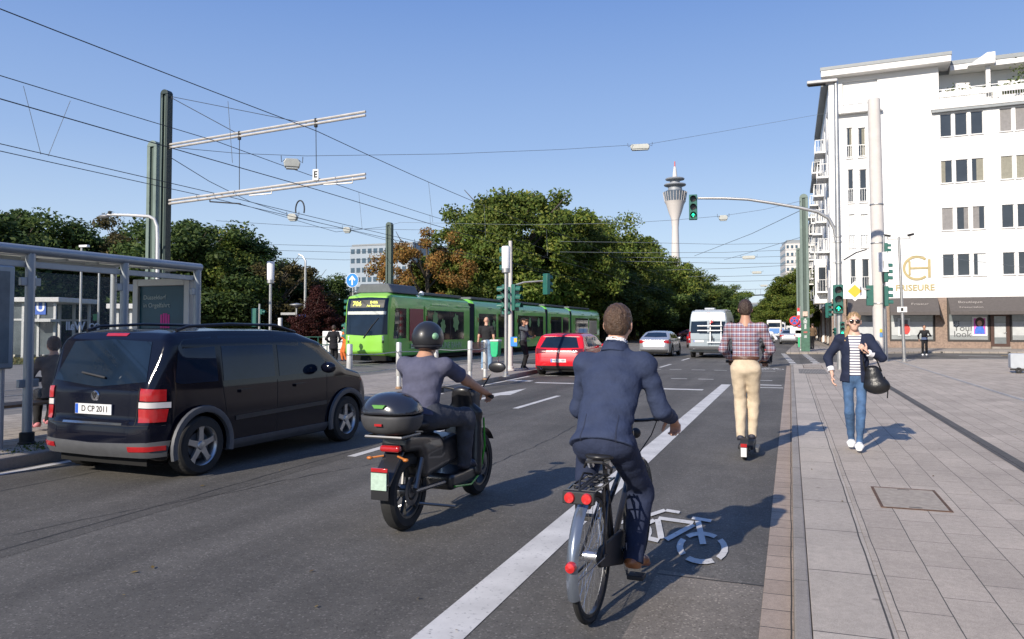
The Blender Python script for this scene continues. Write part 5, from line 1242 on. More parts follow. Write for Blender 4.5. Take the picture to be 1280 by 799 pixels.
def crown_mesh(name, m, seed, clumps=80, per=260, leaf=.24, sparse=0.0, cone=False):
    """unit crown, radius about 1, leaves spread in clumps through the volume"""
    rg = np.random.RandomState(seed); C = []; RR = []
    while len(C) < clumps:
        p = rg.normal(size=3); p /= np.linalg.norm(p); rr = rg.uniform(.35, 1.0)**.45
        p = p*rr*(1+.11*math.sin(3*p[0]*2+seed)+.09*math.sin(5*p[1]+seed*2)+.08*math.cos(4*p[2]+seed))
        if p[2] < -.78: continue
        if cone: w_ = max(.12, .62-.5*p[2]); p[0] *= w_; p[1] *= w_
        C.append(p); RR.append(rg.uniform(.13, .27)*(1-.35*sparse))
    Vs = []; 
    for p, r_ in zip(C, RR):
        k = int(per*rg.uniform(.6, 1.2)*(1-.45*sparse)); d = rg.normal(size=(k, 3)); d /= np.linalg.norm(d, axis=1)[:, None]
        d[:, 2] = d[:, 2]*.75+.06
        q = p+d*(r_*rg.uniform(.35, 1.12, size=(k, 1))); nrm = d*.7+rg.normal(size=(k, 3))*.55+np.array([0, 0, .25]); nrm /= np.linalg.norm(nrm, axis=1)[:, None]
        t = np.cross(nrm, rg.normal(size=(k, 3))); t /= np.linalg.norm(t, axis=1)[:, None]; b_ = np.cross(nrm, t)
        s_ = leaf*rg.uniform(.55, 1.25, size=(k, 1))
        Vs.append(np.stack([q-t*s_, q+b_*s_*.55, q+t*s_, q-b_*s_*.55], 1))
    V = np.concatenate(Vs).reshape(-1, 3).astype(np.float32); nq = len(V)//4
    me = bpy.data.meshes.new(name); me.vertices.add(len(V)); me.vertices.foreach_set('co', V.ravel()); me.loops.add(nq*4)
    me.loops.foreach_set('vertex_index', np.arange(nq*4, dtype=np.int32)); me.polygons.add(nq)
    me.polygons.foreach_set('loop_start', (np.arange(nq)*4).astype(np.int32)); me.polygons.foreach_set('loop_total', np.full(nq, 4, dtype=np.int32))
    me.update(calc_edges=True); me.materials.append(m); return me
CRM = {}
def crown(kind, var):
    k = (kind, var)
    if k not in CRM:
        sp = {'green': 0, 'dark': 0, 'orange': .45, 'brown': .7, 'red': .1}[kind]
        CRM[k] = crown_mesh('crown', LM[kind], 17*var+len(kind), 135 if sp < .3 else 75, 420, .031 if sp < .3 else .030, sp, kind == 'red')
    return CRM[k]
def trunk_mesh(seed, twigs=0):
    r = random.Random(seed); b = MB()
    b.tube([(0, 0, 0), (.02, .01, .18), (-.01, .02, .40), (.02, 0, .62), (0, 0, .86)], [.032, .024, .02, .014, .005], 8)
    for k in range(9+twigs):
        a = r.uniform(0, 6.28); z = r.uniform(.28, .6); L_ = r.uniform(.22, .40)
        p0_ = Vector((0, 0, z)); p1_ = p0_+Vector((math.cos(a)*L_*.5, math.sin(a)*L_*.5, L_*.45)); p2_ = p1_+Vector((math.cos(a+.4)*L_*.5, math.sin(a+.4)*L_*.5, L_*.5))
        b.tube([p0_, p1_, p2_], [.011, .006, .002], 5)
    me = b.build('trunk', BARK); m_ = me.data; bpy.data.objects.remove(me); return m_
TRM = [trunk_mesh(s_, 14 if s_ == 2 else 0) for s_ in range(3)]
tree_rnd = random.Random(3)
def tree(u, v, D, Rr, kind, lab, group=None, nm='leafy_tree', var=None, base_frac=.16, zb=0.0, rz=None, wide=1.0):
    p = atD(u, v, D); Ht = p.z-zb
    t = thing(nm, lab, 'tree', (p.x, p.y, zb), tree_rnd.uniform(0, 6.28) if rz is None else rz, group)
    k = tree_rnd.randrange(3) if var is None else var
    tr = bpy.data.objects.new('trunk', TRM[2 if kind == 'brown' else k % 2]); SC.collection.objects.link(tr); tr.parent = t; tr.scale = (Ht*.9, Ht*.9, Ht)
    c = bpy.data.objects.new('crown', crown(kind, k % 3 if kind in ('green', 'dark') else k % 2)); SC.collection.objects.link(c); c.parent = t
    z0 = Ht*base_frac; hz = (Ht-z0)/2/1.08; c.location = (0, 0, z0+hz); c.scale = (Rr*wide, Rr, hz)
    return t
GM = 'tall trees lining the tram tracks'
T = [(650, 224, 73, 6.6, 'green', 'biggest round green tree, rising behind the middle of the tram', 0),
     (600, 268, 70, 5.0, 'green', 'green tree filling the left shoulder of the biggest round tree', 1),
     (708, 252, 80, 6.0, 'green', 'green tree just right of the biggest round tree', 2),
     (575, 305, 80, 4.8, 'green', 'lower green tree right beside the orange tree', 0),
     (752, 276, 90, 6.2, 'green', 'green tree standing above the rear end of the tram', 1),
     (790, 290, 102, 6.4, 'green', 'green tree left of the television tower shaft, second from it', 2),
     (822, 318, 116, 6.2, 'green', 'green tree directly left of the television tower shaft', 0),
     (850, 332, 132, 6.6, 'green', 'green tree in front of the television tower foot', 1),
     (876, 344, 150, 6.8, 'dark', 'dark tree right of the television tower, above the camper van', 2),
     (898, 352, 172, 7.0, 'green', 'last green tree of the tall row, right above the checked shirt', 0)]
for u, v, D, Rr, k, lab, var in T: tree(u, v, D, Rr, k, lab, GM, var=var, base_frac=.10)
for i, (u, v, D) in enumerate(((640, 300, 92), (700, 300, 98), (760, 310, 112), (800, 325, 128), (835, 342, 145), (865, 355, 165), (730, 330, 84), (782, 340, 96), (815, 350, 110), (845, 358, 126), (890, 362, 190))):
    tree(u, v, D, 6.5, 'dark', 'dark leaved tree added behind the tall green trees, darkening under their crowns', GM, base_frac=.03)  # extra row, its dark leaf colour supplies the shade under the crowns
tree(533, 277, 66, 3.9, 'orange', 'tree with orange autumn leaves above the tram front', var=0, nm='autumn_tree')
tree(507, 330, 70, 2.6, 'orange', 'smaller orange brown tree left of the tall mast behind the tram', var=1, nm='autumn_tree')
tree(560, 318, 74, 3.6, 'orange', 'low orange tree between the tall orange tree and the green trees', var=1, nm='autumn_tree')
GL = 'park trees on the left'
TL = [(-40, 240, 52, 6.2, 'dark', 'dark tree cut by the left picture edge'), (22, 252, 55, 5.6, 'dark', 'leftmost dark tree rising above the shelter roof'),
      (85, 288, 60, 5.8, 'brown', 'brownish thin tree above the shelter roof, second from left'), (62, 296, 66, 5.5, 'dark', 'low dark tree between the leftmost tree and the brownish one'),
      (150, 270, 60, 4.8, 'brown', 'thin twiggy tree left of the curved street lamp'), (128, 300, 68, 5.6, 'dark', 'dark low tree behind the twiggy tree'),
      (188, 290, 70, 5.5, 'dark', 'dark tree directly behind the tall dark mast'), (243, 266, 58, 5.8, 'dark', 'tall dark rounded tree right of the dark mast'),
      (282, 296, 60, 4.8, 'green', 'green tree on the right shoulder of the tall dark rounded tree'), (305, 305, 68, 5.2, 'dark', 'dark tree behind the lantern post before the trees'),
      (345, 316, 60, 4.6, 'brown', 'brown twiggy tree between the lantern and the thin lamp post'), (330, 330, 70, 5.4, 'dark', 'dark tree behind the brown twiggy tree'),
      (383, 333, 66, 4.2, 'dark', 'rightmost dark tree of the left park, by the thin lamp post'), (215, 310, 78, 6.5, 'dark', 'deep shaded tree far behind the advertising panel'),
      (20, 310, 72, 6.5, 'dark', 'deep shaded tree behind the glass entrance')]
for u, v, D, Rr, k, lab in TL: tree(u, v, D, Rr, k, lab, GL, base_frac=.04)
tree(396, 362, 50, 2.1, 'red', 'small purple red tree behind the flower bed', nm='copper_tree', base_frac=.12)
for u, v, D, Rr, lab in ((436, 372, 110, 7, 'far low tree left of the blue arrow sign'), (470, 362, 120, 7, 'far low tree under the glass office block'), (505, 352, 118, 6, 'far low tree behind the mast, right of the office block'), (415, 385, 90, 6, 'far low tree right of the purple tree'), (375, 385, 85, 7, 'far low tree behind the purple tree')):
    tree(u, v, D, Rr, 'green' if u in (470, 415) else 'dark', lab, 'low far trees behind the tram', base_frac=.02)
for u, v, D, Rr, lab in ((1001, 332, 104, 4.3, 'street tree right behind the tall grey green masts'), (987, 352, 128, 4.6, 'street tree left of the tall grey green masts'), (1011, 362, 88, 2.6, 'small street tree against the white houses'), (978, 375, 160, 5.0, 'farthest street tree on the right side')):
    tree(u, v, D, Rr, 'green', lab, 'street trees on the right', base_frac=.22, zb=.1)
for u, v, D, Rr, lab in ((915, 386, 330, 9, 'far tree left of the head of the scooter man'), (938, 379, 300, 9, 'distant round tree right of the head of the scooter man'), (955, 380, 280, 8, 'distant tree over the white shirted cyclist'), (972, 388, 260, 8, 'distant tree left of the street trees'), (1030, 380, 300, 14, 'distant tree hidden behind the white houses')):
    tree(u, v, D, Rr, 'green', lab, 'distant trees closing the street', base_frac=.05)
# understorey and flower bed
def scatter(name, box_, n, m, size, lab, seed, zf=1.0, kind='stuff'):
    rg = np.random.RandomState(seed); x0, x1, y0, y1, z0, z1 = box_; k = n
    q = np.stack([rg.uniform(x0, x1, k), rg.uniform(y0, y1, k), z0+(z1-z0)*rg.uniform(0, 1, k)**zf*(1+.0*rg.uniform(size=k))], 1)
    if name != 'fallen_leaves': q[:, 2] *= .65+.35*np.sin(q[:, 0]*.9+q[:, 1]*.7)*np.cos(q[:, 0]*.37)
    nrm = rg.normal(size=(k, 3))
    if name == 'fallen_leaves': nrm[:, 2] = 6
    nrm /= np.linalg.norm(nrm, axis=1)[:, None]; t = np.cross(nrm, rg.normal(size=(k, 3))); t /= np.linalg.norm(t, axis=1)[:, None]; b_ = np.cross(nrm, t); s_ = size*rg.uniform(.5, 1.3, size=(k, 1))
    V = np.stack([q-t*s_, q+b_*s_*.5, q+t*s_, q-b_*s_*.5], 1).reshape(-1, 3).astype(np.float32)
    me = bpy.data.meshes.new(name); me.vertices.add(len(V)); me.vertices.foreach_set('co', V.ravel()); me.loops.add(k*4); me.loops.foreach_set('vertex_index', np.arange(k*4, dtype=np.int32)); me.polygons.add(k)
    me.polygons.foreach_set('loop_start', (np.arange(k)*4).astype(np.int32)); me.polygons.foreach_set('loop_total', np.full(k, 4, dtype=np.int32)); me.update(calc_edges=True); me.materials.append(m)
    o = bpy.data.objects.new(name, me); SC.collection.objects.link(o); return tag(o, lab, None, None, kind)
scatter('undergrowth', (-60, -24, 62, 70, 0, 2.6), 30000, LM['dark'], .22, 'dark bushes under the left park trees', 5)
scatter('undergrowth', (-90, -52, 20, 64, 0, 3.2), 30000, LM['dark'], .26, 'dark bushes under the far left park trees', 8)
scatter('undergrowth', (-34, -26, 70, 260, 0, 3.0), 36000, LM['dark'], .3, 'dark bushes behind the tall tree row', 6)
scatter('dry_grass_verge', (-21.3, -19.2, 70, 200, 0, .55), 22000, leafmat('dry_grass', (.16, .12, .05), (.26, .20, .08), (.12, .12, .03)), .12, 'dry yellow grass verge along the tree row', 9)
q0, q1 = atD(385, 440, 50), atD(432, 440, 50)
scatter('flower_bed', (min(q0.x, q1.x), max(q0.x, q1.x), q0.y-.4, q1.y+1.4, 0.0, 1.25), 6000, leafmat('hedge_leaves', (.06, .07, .02), (.12, .12, .03), (.35, .22, .03)), .07, 'green hedge bed with orange yellow flowers', 10)
scatter('lawn_blades', (-48, -31, 8, 31, 0, .12), 26000, leafmat('lawn_leaves', (.10, .11, .03), (.16, .15, .05), (.22, .18, .07)), .06, 'short dry lawn behind the tram stop', 12)
q = G(5, 582, .13); scatter('fallen_leaves', (.1, 4.5, 4.0, 24, .066, .074), 60, leafmat('fallen_leaf', (.20, .13, .04), (.28, .20, .06), (.14, .08, .03)), .022, 'few dry leaves scattered on the pavement', 21)
scatter('fallen_leaves', (-8.0, 0, 3.0, 24, .010, .014), 90, MATS.get('x') or bpy.data.materials['fallen_leaf'], .022, 'few dry leaves scattered on the road', 22)
scatter('kerb_weeds', (-8.9, -8.35, 4.5, 9.6, .13, .21), 2600, leafmat('weed_leaves', (.06, .10, .02), (.11, .15, .03), (.2, .19, .06)), .022, 'small green weeds growing along the platform kerb', 13)
# ================================================================== vehicles
def carpaint(name, col, metal=.0, rough=.22, coat=.6):
    m = mat(name, col, rough, metal, var=.04, scale=2, coat=coat); return m
TYRE = mat('tyre', (.018, .018, .018), .8, var=.2, scale=8); RIM = mat('alloy_rim', (.50, .50, .50), .3, .8, var=.05); RIMD = mat('dark_rim', (.06, .06, .06), .4, .6, var=.05)
GLS = mat('car_glass', (.010, .020, .038), .02, var=.3, scale=1.2, spec=.4); PLB = mat('black_plastic', (.028, .028, .030), .55, var=.12, scale=12)
GPL = mat('grey_plastic', (.085, .088, .095), .55, var=.12, scale=8); CHR = mat('chrome', (.65, .65, .66), .12, 1, var=.03)
TAILR = mat('tail_lamp_red', (.40, .012, .015), .15, var=.15, scale=20, coat=1); TAILW = mat('reverse_lamp', (.65, .62, .60), .15, var=.1, coat=1); TAILD = mat('dark_tail_lamp', (.14, .008, .012), .12, var=.25, scale=14, coat=1)
SEAM = mat('panel_seam', (.006, .006, .006), .8, var=0); PLATE = mat('plate_white', (.70, .70, .70), .4, var=0); PLTX = mat('plate_text', (.02, .02, .02), .5, var=0); EUB = mat('plate_blue', (.02, .10, .50), .4, var=0)
ARC = mat('wheel_well', (.006, .006, .006), .95, var=0)
def wheel(t, x, y, r, wd, side, rim=RIM, n=5, name='wheel'):
    """side +1: outer face towards +x"""
    b = MB(); pr = [(r*.66, -wd/2), (r*.90, -wd/2), (r*.985, -wd*.40), (r, -wd*.2), (r, wd*.2), (r*.985, wd*.40), (r*.90, wd/2), (r*.66, wd/2)]
    b.lathe(pr, (x, y, r), 'x', 32)
    for k in range(40):
        a = 2*math.pi*k/40; c_, s_ = math.cos(a), math.sin(a); b.add([(x-wd*.36, y+r*1.001*c_, r+r*1.001*s_), (x+wd*.36, y+r*1.001*math.cos(a+.05), r+r*1.001*math.sin(a+.05)), (x+wd*.36, y+r*1.006*math.cos(a+.09), r+r*1.006*math.sin(a+.09)), (x-wd*.36, y+r*1.006*math.cos(a+.04), r+r*1.006*math.sin(a+.04))], [(0, 1, 2, 3)])
    w_ = b.build(name, TYRE, t)
    b = MB(); xo = x+side*wd*.42; f = lambda d: xo-side*d
    b.lathe([(r*.66, f(0)), (r*.70, f(-.008)), (r*.64, f(.012)), (r*.60, f(.05)), (r*.60, x-side*wd*.45)], (0, y, r), 'x', 32)
    for k in range(n):
        a = 2*math.pi*k/n+.3; ca, sa = math.cos(a), math.sin(a); P = []
        for rr_, hw, dd in ((.10, .055, .015), (.3, .045, .010), (.5, .040, .012), (.655, .06, .008)):
            for sg in (-1, 1):
                py, pz = r*rr_*ca-sg*hw*r*2.2*sa, r*rr_*sa+sg*hw*r*2.2*ca; P.append((f(dd), y+py, r+pz)); P.append((f(dd+.03), y+py*.99, r+pz*.99))
        fs = []
        for i in range(3): o = i*4; fs += [(o, o+4, o+6, o+2), (o, o+1, o+5, o+4), (o+2, o+6, o+7, o+3)]
        b.add(P, fs)
    b.lathe([(.001, f(-.004)), (r*.12, f(0)), (r*.17, f(.02)), (r*.17, f(.05))], (0, y, r), 'x', 16); b.build('rim', rim, w_, ang=40)
    b = MB(); b.lathe([(.001, f(.055)), (r*.45, f(.055))], (0, y, r), 'x', 20); b.build('brake_disc', GPL, w_)
    return w_
def car_shape(prof, plan, sect, wheels, r, zc=.0, k=.09, arch=1.17):
    """prof: (y,z) outline; plan: (x,y) outline; sect: (x,z) outline"""
    fs = [polyf(prof, [1, 2]), (polyf(plan, [0, 1]), k), (polyf(sect, [0, 2]), k*.9)]
    body = I(fs, k)
    def f(P):
        d = body(P)
        for wy in wheels:
            a = np.sqrt((P[:, 1]-wy)**2+(P[:, 2]-r)**2)-r*arch
            b_ = .42-np.abs(P[:, 0]); hole = np.maximum(a, b_); d = smax(d, -hole, .012)
        return d
    return f
def sym(pts): return pts+[(-x, y) for x, y in pts[::-1]]
def plate(t, fn, y, z, txt, w_=.52, h_=.11, m_txt=PLTX, tiltn=None):
    """German style plate on the rear, at height z"""
    yy = y; g = MB().box(-w_/2, w_/2, yy-.012, yy, z-h_/2, z+h_/2).build('number_plate', PLATE, t, smooth=False)
    MB().box(-w_/2+.004, -w_/2+.045, yy-.014, yy-.0125, z-h_/2+.004, z+h_/2-.004).build('plate_band', EUB, g, smooth=False)
    if txt: text_obj(txt, h_*.82, m_txt, g, face_M((.025, yy-.0135, z)), 'plate_lettering', .0012, bold=.001, sx=.95)
    return g
def surf_y(fn, x, z, y0=-3.0, sg=1):
    Q = np.array([[x, y0*sg if sg > 0 else 12, z]], dtype=np.float32)
    for _ in range(90): Q[:, 1] += sg*float(np.clip(fn(Q), -1, 1)[0])*.8
    return float(Q[0, 1])
# ---- black people carrier
def black_van():
    ym = lambda L_: [((.80-(.80-y)*.84) if y < .8 else (3.48+(y-3.48)*.86 if y > 3.48 else y), z) for y, z in L_]
    t = thing('passenger_van', 'black compact people carrier driving in the left lane beside the tram stop', 'car', (-6.84, 5.98, 0), R(-2.6)); t.scale = (1, 1, .965)
    PB = carpaint('van_black_paint', (.004, .005, .012), 0, .10, 0); PB.node_tree.nodes['Principled BSDF'].inputs['Specular IOR Level'].default_value = .42
    r = .325; wy = (.80, 3.48)
    prof = [(.10, .26), (.02, .36), (.0, .50), (.02, .60), (.07, .66), (.09, .95), (.13, 1.04), (.34, 1.50), (.43, 1.575), (.60, 1.615), (1.3, 1.64), (2.1, 1.63), (2.55, 1.58), (2.95, 1.44), (3.30, 1.20), (3.52, 1.06), (3.9, .98), (4.22, .84), (4.36, .66), (4.40, .45), (4.34, .24), (4.1, .19), (.3, .20)]; prof = ym(prof)
    plan = sym([(z, y) for y, z in ym([(b_, a_) for a_, b_ in [(.52, -.02), (.72, .09), (.83, .36), (.878, 1.1), (.88, 3.2), (.85, 3.9), (.72, 4.25), (.5, 4.42)]])])
    sect = sym([(.80, .16), (.885, .30), (.90, .60), (.89, .95), (.80, 1.45), (.70, 1.60), (.4, 1.66)])
    fn = car_shape(prof, plan, sect, wy, r, k=.10)
    sdf_mesh('body', fn, (-.95, -.1, .1), (.95, 4.5, 1.7), .024, PB, t)
    b = MB(); b.box(-.62, .62, .30, 4.0, .16, .34)
    for y in wy: b.box(-.72, .72, y-.36, y+.36, .2, .72)
    b.build('underbody', ARC, t, smooth=False)
    for y in wy:
        for sd_ in (-1, 1): wheel(t, sd_*.775, y, r, .215, sd_)
    for sd_, s in ((1, 'x+'), (-1, 'x-')):
        patch(fn, [(.52, 1.43), (.60, 1.50), (1.02, 1.53)], [(.46, 1.045), (.52, 1.02), (1.04, 1.02)], s, 'side_window', GLS, t)
        patch(fn, [(1.12, 1.535), (1.98, 1.53)], [(1.12, 1.02), (1.98, 1.02)], s, 'side_window', GLS, t)
        patch(fn, [(2.06, 1.53), (2.42, 1.48), (2.80, 1.31), (2.98, 1.18)], [(2.06, 1.02), (2.98, 1.04)], s, 'side_window', GLS, t)
        patch(fn, [(3.02, 1.17), (3.22, 1.07)], [(3.02, 1.03), (3.24, 1.03)], s, 'side_window', GLS, t, n=6)
        for k, y in enumerate((1.05, 2.02, 3.02)):
            patch(fn, [(y-.004+.05*(k == 0), .98), (y+.004+.05*(k == 0), .98)], [(y-.004+.12*(k == 0), .34+.3*(k == 0)), (y+.004+.12*(k == 0), .34+.3*(k == 0))], s, 'door_gap', SEAM, t, n=2, rows=12, lift=.0015)
        patch(fn, [(1.3, .60), (3.0, .63)], [(1.3, .55), (3.0, .58)], s, 'side_strip', PLB, t, n=20, rows=3, lift=.012)
        for y in (1.36, 2.34): patch(fn, [(y, .90), (y+.20, .905)], [(y, .865), (y+.20, .87)], s, 'door_handle', PB, t, n=6, rows=3, lift=.03)
        patch(fn, [(1.2, .33), (3.05, .33)], [(1.2, .22), (3.05, .22)], s, 'sill_cladding', GPL, t, n=20, rows=4, lift=.014)
        for y in wy:
            b = MB(); P = []
            for k in range(21):
                a = R(-14)+R(208)*k/20; P.append([(sd_*xo, y+rad*math.cos(a), r+rad*math.sin(a)) for rad, xo in ((r*1.14, .86), (r*1.14, .905), (r*1.20, .912), (r*1.34, .908), (r*1.37, .88))])
            b.grid(P); b.build('arch_cladding', GPL, t)
        b = MB(); b.tube([(sd_*.66, .62, 1.60), (sd_*.665, .78, 1.645), (sd_*.67, 1.4, 1.672), (sd_*.665, 2.2, 1.66), (sd_*.66, 2.6, 1.57)], .018, 8); b.build('roof_rail', mat('rail_black', (.03, .03, .035), .3, .5, var=.05), t)
        b = MB(); b.ell((sd_*1.0, 2.86, 1.09), (.11, .07, .075), 8); b.build('wing_mirror', PB, t)
        # rear lamps
        lp = [(sd_*x, z) for x, z in ((.62, .985), (.80, .975))]; lb = [(sd_*x, z) for x, z in ((.62, .86), (.80, .85))]
        patch(fn, lp, lb, 'y-', 'tail_lamp', TAILR, t, n=8, lift=.012)
        patch(fn, [(sd_*.61, .845), (sd_*.82, .84)], [(sd_*.61, .785), (sd_*.82, .78)], 'y-', 'reverse_lamp', TAILW, t, n=8, lift=.012)
        patch(fn, [(sd_*.61, .775), (sd_*.81, .77)], [(sd_*.62, .63), (sd_*.80, .635)], 'y-', 'tail_lamp', TAILR, t, n=8, lift=.012)
        patch(fn, [(sd_*.52, .385), (sd_*.80, .385)], [(sd_*.52, .335), (sd_*.80, .335)], 'y-', 'bumper_reflector', TAILR, t, n=8, rows=3, lift=.02)
    patch(fn, [(-.56, 1.475), (0, 1.50), (.56, 1.475)], [(-.66, 1.055), (0, .99), (.66, 1.055)], 'y-', 'rear_window', GLS, t, n=16, rows=8)
    patch(fn, [(-.16, 1.565), (.16, 1.565)], [(-.15, 1.535), (.15, 1.535)], 'y-', 'high_brake_lamp', TAILR, t, n=6, rows=3, lift=.006)
    patch(fn, [(-.82, .43), (0, .40), (.82, .43)], [(-.80, .27), (0, .26), (.80, .27)], 'y-', 'bumper_trim', GPL, t, n=20, rows=5, lift=.014)
    for z0, z1 in ((.600, .593),): patch(fn, [(-.8, z0), (.8, z0)], [(-.8, z1), (.8, z1)], 'y-', 'tailgate_gap', SEAM, t, n=20, rows=2, lift=.0015)
    for sg in (-1, 1): patch(fn, [(sg*.595, 1.0), (sg*.603, 1.0)], [(sg*.575, .60), (sg*.583, .60)], 'y-', 'tailgate_gap', SEAM, t, n=2, rows=10, lift=.0015)
    patch(fn, [(-.42, .60+.02), (.42, .62)], [(-.42, .598), (.42, .598)], 'y-', 'plate_ledge', CHR, t, n=8, rows=2, lift=.006)
    y = surf_y(fn, 0, .74)-.008; plate(t, fn, y, .755, 'D CP 2011')
    b = MB(); b.lathe([(.001, -.016), (.05, -.015), (.058, -.006), (.058, .01)], (0, surf_y(fn, 0, .90), .895), 'y', 24); bd = b.build('round_badge', CHR, t)
    b = MB(); yb = surf_y(fn, 0, .90)-.019
    for a_, c_ in (((-.035, .93), (0, .865)), ((.035, .93), (0, .865)), ((-.018, .935), (.0, .90)), ((.018, .935), (0, .90))): b.bar((a_[0], yb, a_[1]), (c_[0], yb, c_[1]), .007, .003, (0, 1, 0))
    b.build('badge_letters', PLB, bd, smooth=False)
    b = MB(); b.tube([(.1, surf_y(fn, .1, 1.1)-.03, 1.09), (-.25, surf_y(fn, -.25, 1.13)-.03, 1.14)], .012, 6); b.build('rear_wiper', PLB, t)
    return t
black_van()
# ---- red hatchback
def red_hatch():
    t = thing('hatchback', 'bright red hatchback in the left lane seen from behind near the waiting men', 'car', (-7.12, 24.3, 0), R(0)); t.scale = (1, .9, .965)
    PR = carpaint('red_paint', (.62, .012, .022)); r = .32; wy = (.78, 3.40)
    prof = [(.12, .24), (.03, .34), (.0, .48), (.03, .62), (.08, .86), (.13, .93), (.40, 1.30), (.42, 1.36), (.62, 1.43), (1.4, 1.465), (2.1, 1.44), (2.5, 1.36), (3.15, 1.02), (3.9, .90), (4.18, .74), (4.25, .5), (4.2, .24), (3.9, .17), (.35, .18)]
    plan = sym([(.62, -.02), (.82, .14), (.89, .5), (.895, 3.0), (.84, 3.8), (.68, 4.15), (.45, 4.27)]); sect = sym([(.80, .14), (.885, .28), (.895, .60), (.86, .92), (.72, 1.33), (.62, 1.43), (.35, 1.48)])
    fn = car_shape(prof, plan, sect, wy, r, k=.08)
    sdf_mesh('body', fn, (-.95, -.1, .1), (.95, 4.35, 1.55), .03, PR, t)
    b = MB(); b.box(-.60, .60, .2, 4.0, .15, .3)
    for y in wy: b.box(-.70, .70, y-.35, y+.35, .2, .68)
    b.build('underbody', ARC, t, smooth=False)
    for y in wy:
        for sd_ in (-1, 1): wheel(t, sd_*.77, y, r, .21, sd_, RIMD)
    for sd_, s in ((1, 'x+'), (-1, 'x-')):
        patch(fn, [(.80, 1.30), (1.0, 1.34), (1.55, 1.37)], [(.72, .98), (1.55, .98)], s, 'side_window', GLS, t)
        patch(fn, [(1.63, 1.37), (2.2, 1.32), (2.75, 1.06)], [(1.63, .98), (2.80, .98)], s, 'side_window', GLS, t)
        patch(fn, [(1.585, .96), (1.593, .96)], [(1.585, .3), (1.593, .3)], s, 'door_gap', SEAM, t, n=2, rows=10, lift=.0015)
        b = MB(); b.ell((sd_*.98, 2.62, 1.0), (.10, .07, .07), 8); b.build('wing_mirror', PR, t)
        patch(fn, [(sd_*.42, .90), (sd_*.84, .94)], [(sd_*.45, .79), (sd_*.85, .74)], 'y-', 'tail_lamp', TAILD, t, n=8, lift=.010)
        b = MB(); b.lathe([(.03, .02), (.036, -.05), (.045, -.055), (.048, .02)], (sd_*.58, surf_y(fn, .58, .29)-.0, .27), 'y', 14); b.build('exhaust_tip', CHR, t)
    patch(fn, [(-.52, 1.315), (0, 1.335), (.52, 1.315)], [(-.66, .955), (0, .94), (.66, .955)], 'y-', 'rear_window', GLS, t, n=14, rows=7)
    patch(fn, [(-.16, 1.395), (.16, 1.395)], [(-.15, 1.37), (.15, 1.37)], 'y-', 'high_brake_lamp', TAILD, t, n=6, rows=3)
    patch(fn, [(-.80, .345), (.80, .345)], [(-.74, .22), (.74, .22)], 'y-', 'bumper_trim', PLB, t, n=18, rows=4, lift=.012)
    patch(fn, [(-.70, .628), (.70, .628)], [(-.70, .62), (.70, .62)], 'y-', 'tailgate_gap', SEAM, t, n=16, rows=2, lift=.0015)
    plate(t, fn, surf_y(fn, 0, .52)-.008, .525, 'NE RG 1001')
    b = MB(); b.lathe([(.001, -.012), (.05, -.01), (.058, .01)], (0, surf_y(fn, 0, .82), .83), 'y', 20); b.build('round_badge', CHR, t)
    return t
red_hatch()
# ---- silver saloon, and its copies
def saloon(name, lab, loc, rz, paint):
    t = thing(name, lab, 'car', loc, rz); r = .325; wy = (.92, 3.62)
    prof = [(.12, .24), (.02, .36), (.0, .55), (.03, .68), (.07, .90), (.12, .97), (.42, 1.03), (.70, 1.15), (1.15, 1.34), (1.7, 1.42), (2.3, 1.42), (2.75, 1.32), (3.35, 1.03), (4.15, .90), (4.5, .74), (4.6, .5), (4.55, .24), (4.3, .18), (.4, .18)]
    plan = sym([(.58, -.02), (.80, .14), (.885, .55), (.89, 3.2), (.84, 4.0), (.66, 4.45), (.45, 4.62)]); sect = sym([(.80, .14), (.88, .30), (.89, .62), (.86, .90), (.68, 1.28), (.58, 1.38), (.3, 1.43)])
    fn = car_shape(prof, plan, sect, wy, r, k=.08); sdf_mesh('body', fn, (-.95, -.1, .1), (.95, 4.7, 1.5), .034, paint, t)
    b = MB(); b.box(-.60, .60, .2, 4.3, .15, .3)
    for y in wy: b.box(-.70, .70, y-.35, y+.35, .2, .68)
    b.build('underbody', ARC, t, smooth=False)
    for y in wy:
        for sd_ in (-1, 1): wheel(t, sd_*.77, y, r, .21, sd_)
    for sd_, s in ((1, 'x+'), (-1, 'x-')):
        patch(fn, [(.95, 1.14), (1.30, 1.28), (1.8, 1.32)], [(1.0, .99), (1.8, .98)], s, 'side_window', GLS, t)
        patch(fn, [(1.87, 1.32), (2.35, 1.30), (2.95, 1.06)], [(1.87, .98), (3.0, .98)], s, 'side_window', GLS, t)
        b = MB(); b.ell((sd_*.97, 2.75, 1.0), (.10, .07, .07), 8); b.build('wing_mirror', paint, t)
        patch(fn, [(sd_*.44, .86), (sd_*.66, .90), (sd_*.84, .90)], [(sd_*.46, .80), (sd_*.66, .74), (sd_*.85, .72)], 'y-', 'tail_lamp', TAILR, t, n=8, lift=.010)
        patch(fn, [(sd_*.48, .33), (sd_*.72, .34)], [(sd_*.50, .26), (sd_*.70, .26)], 'y-', 'exhaust_trim', CHR, t, n=6, rows=3, lift=.015)
    patch(fn, [(-.50, 1.30), (0, 1.32), (.50, 1.30)], [(-.64, 1.075), (0, 1.06), (.64, 1.075)], 'y-', 'rear_window', GLS, t, n=14, rows=7)
    patch(fn, [(-.76, .40), (.76, .40)], [(-.72, .22), (.72, .22)], 'y-', 'bumper_trim', GPL, t, n=18, rows=4, lift=.012)
    plate(t, fn, surf_y(fn, 0, .82)-.008, .80, None, .48, .10)
    b = MB(); b.box(-.4, .4, 1.75, 2.3, 1.405, 1.43); b.build('sunroof', GLS, t, bevel=.01)
    return t
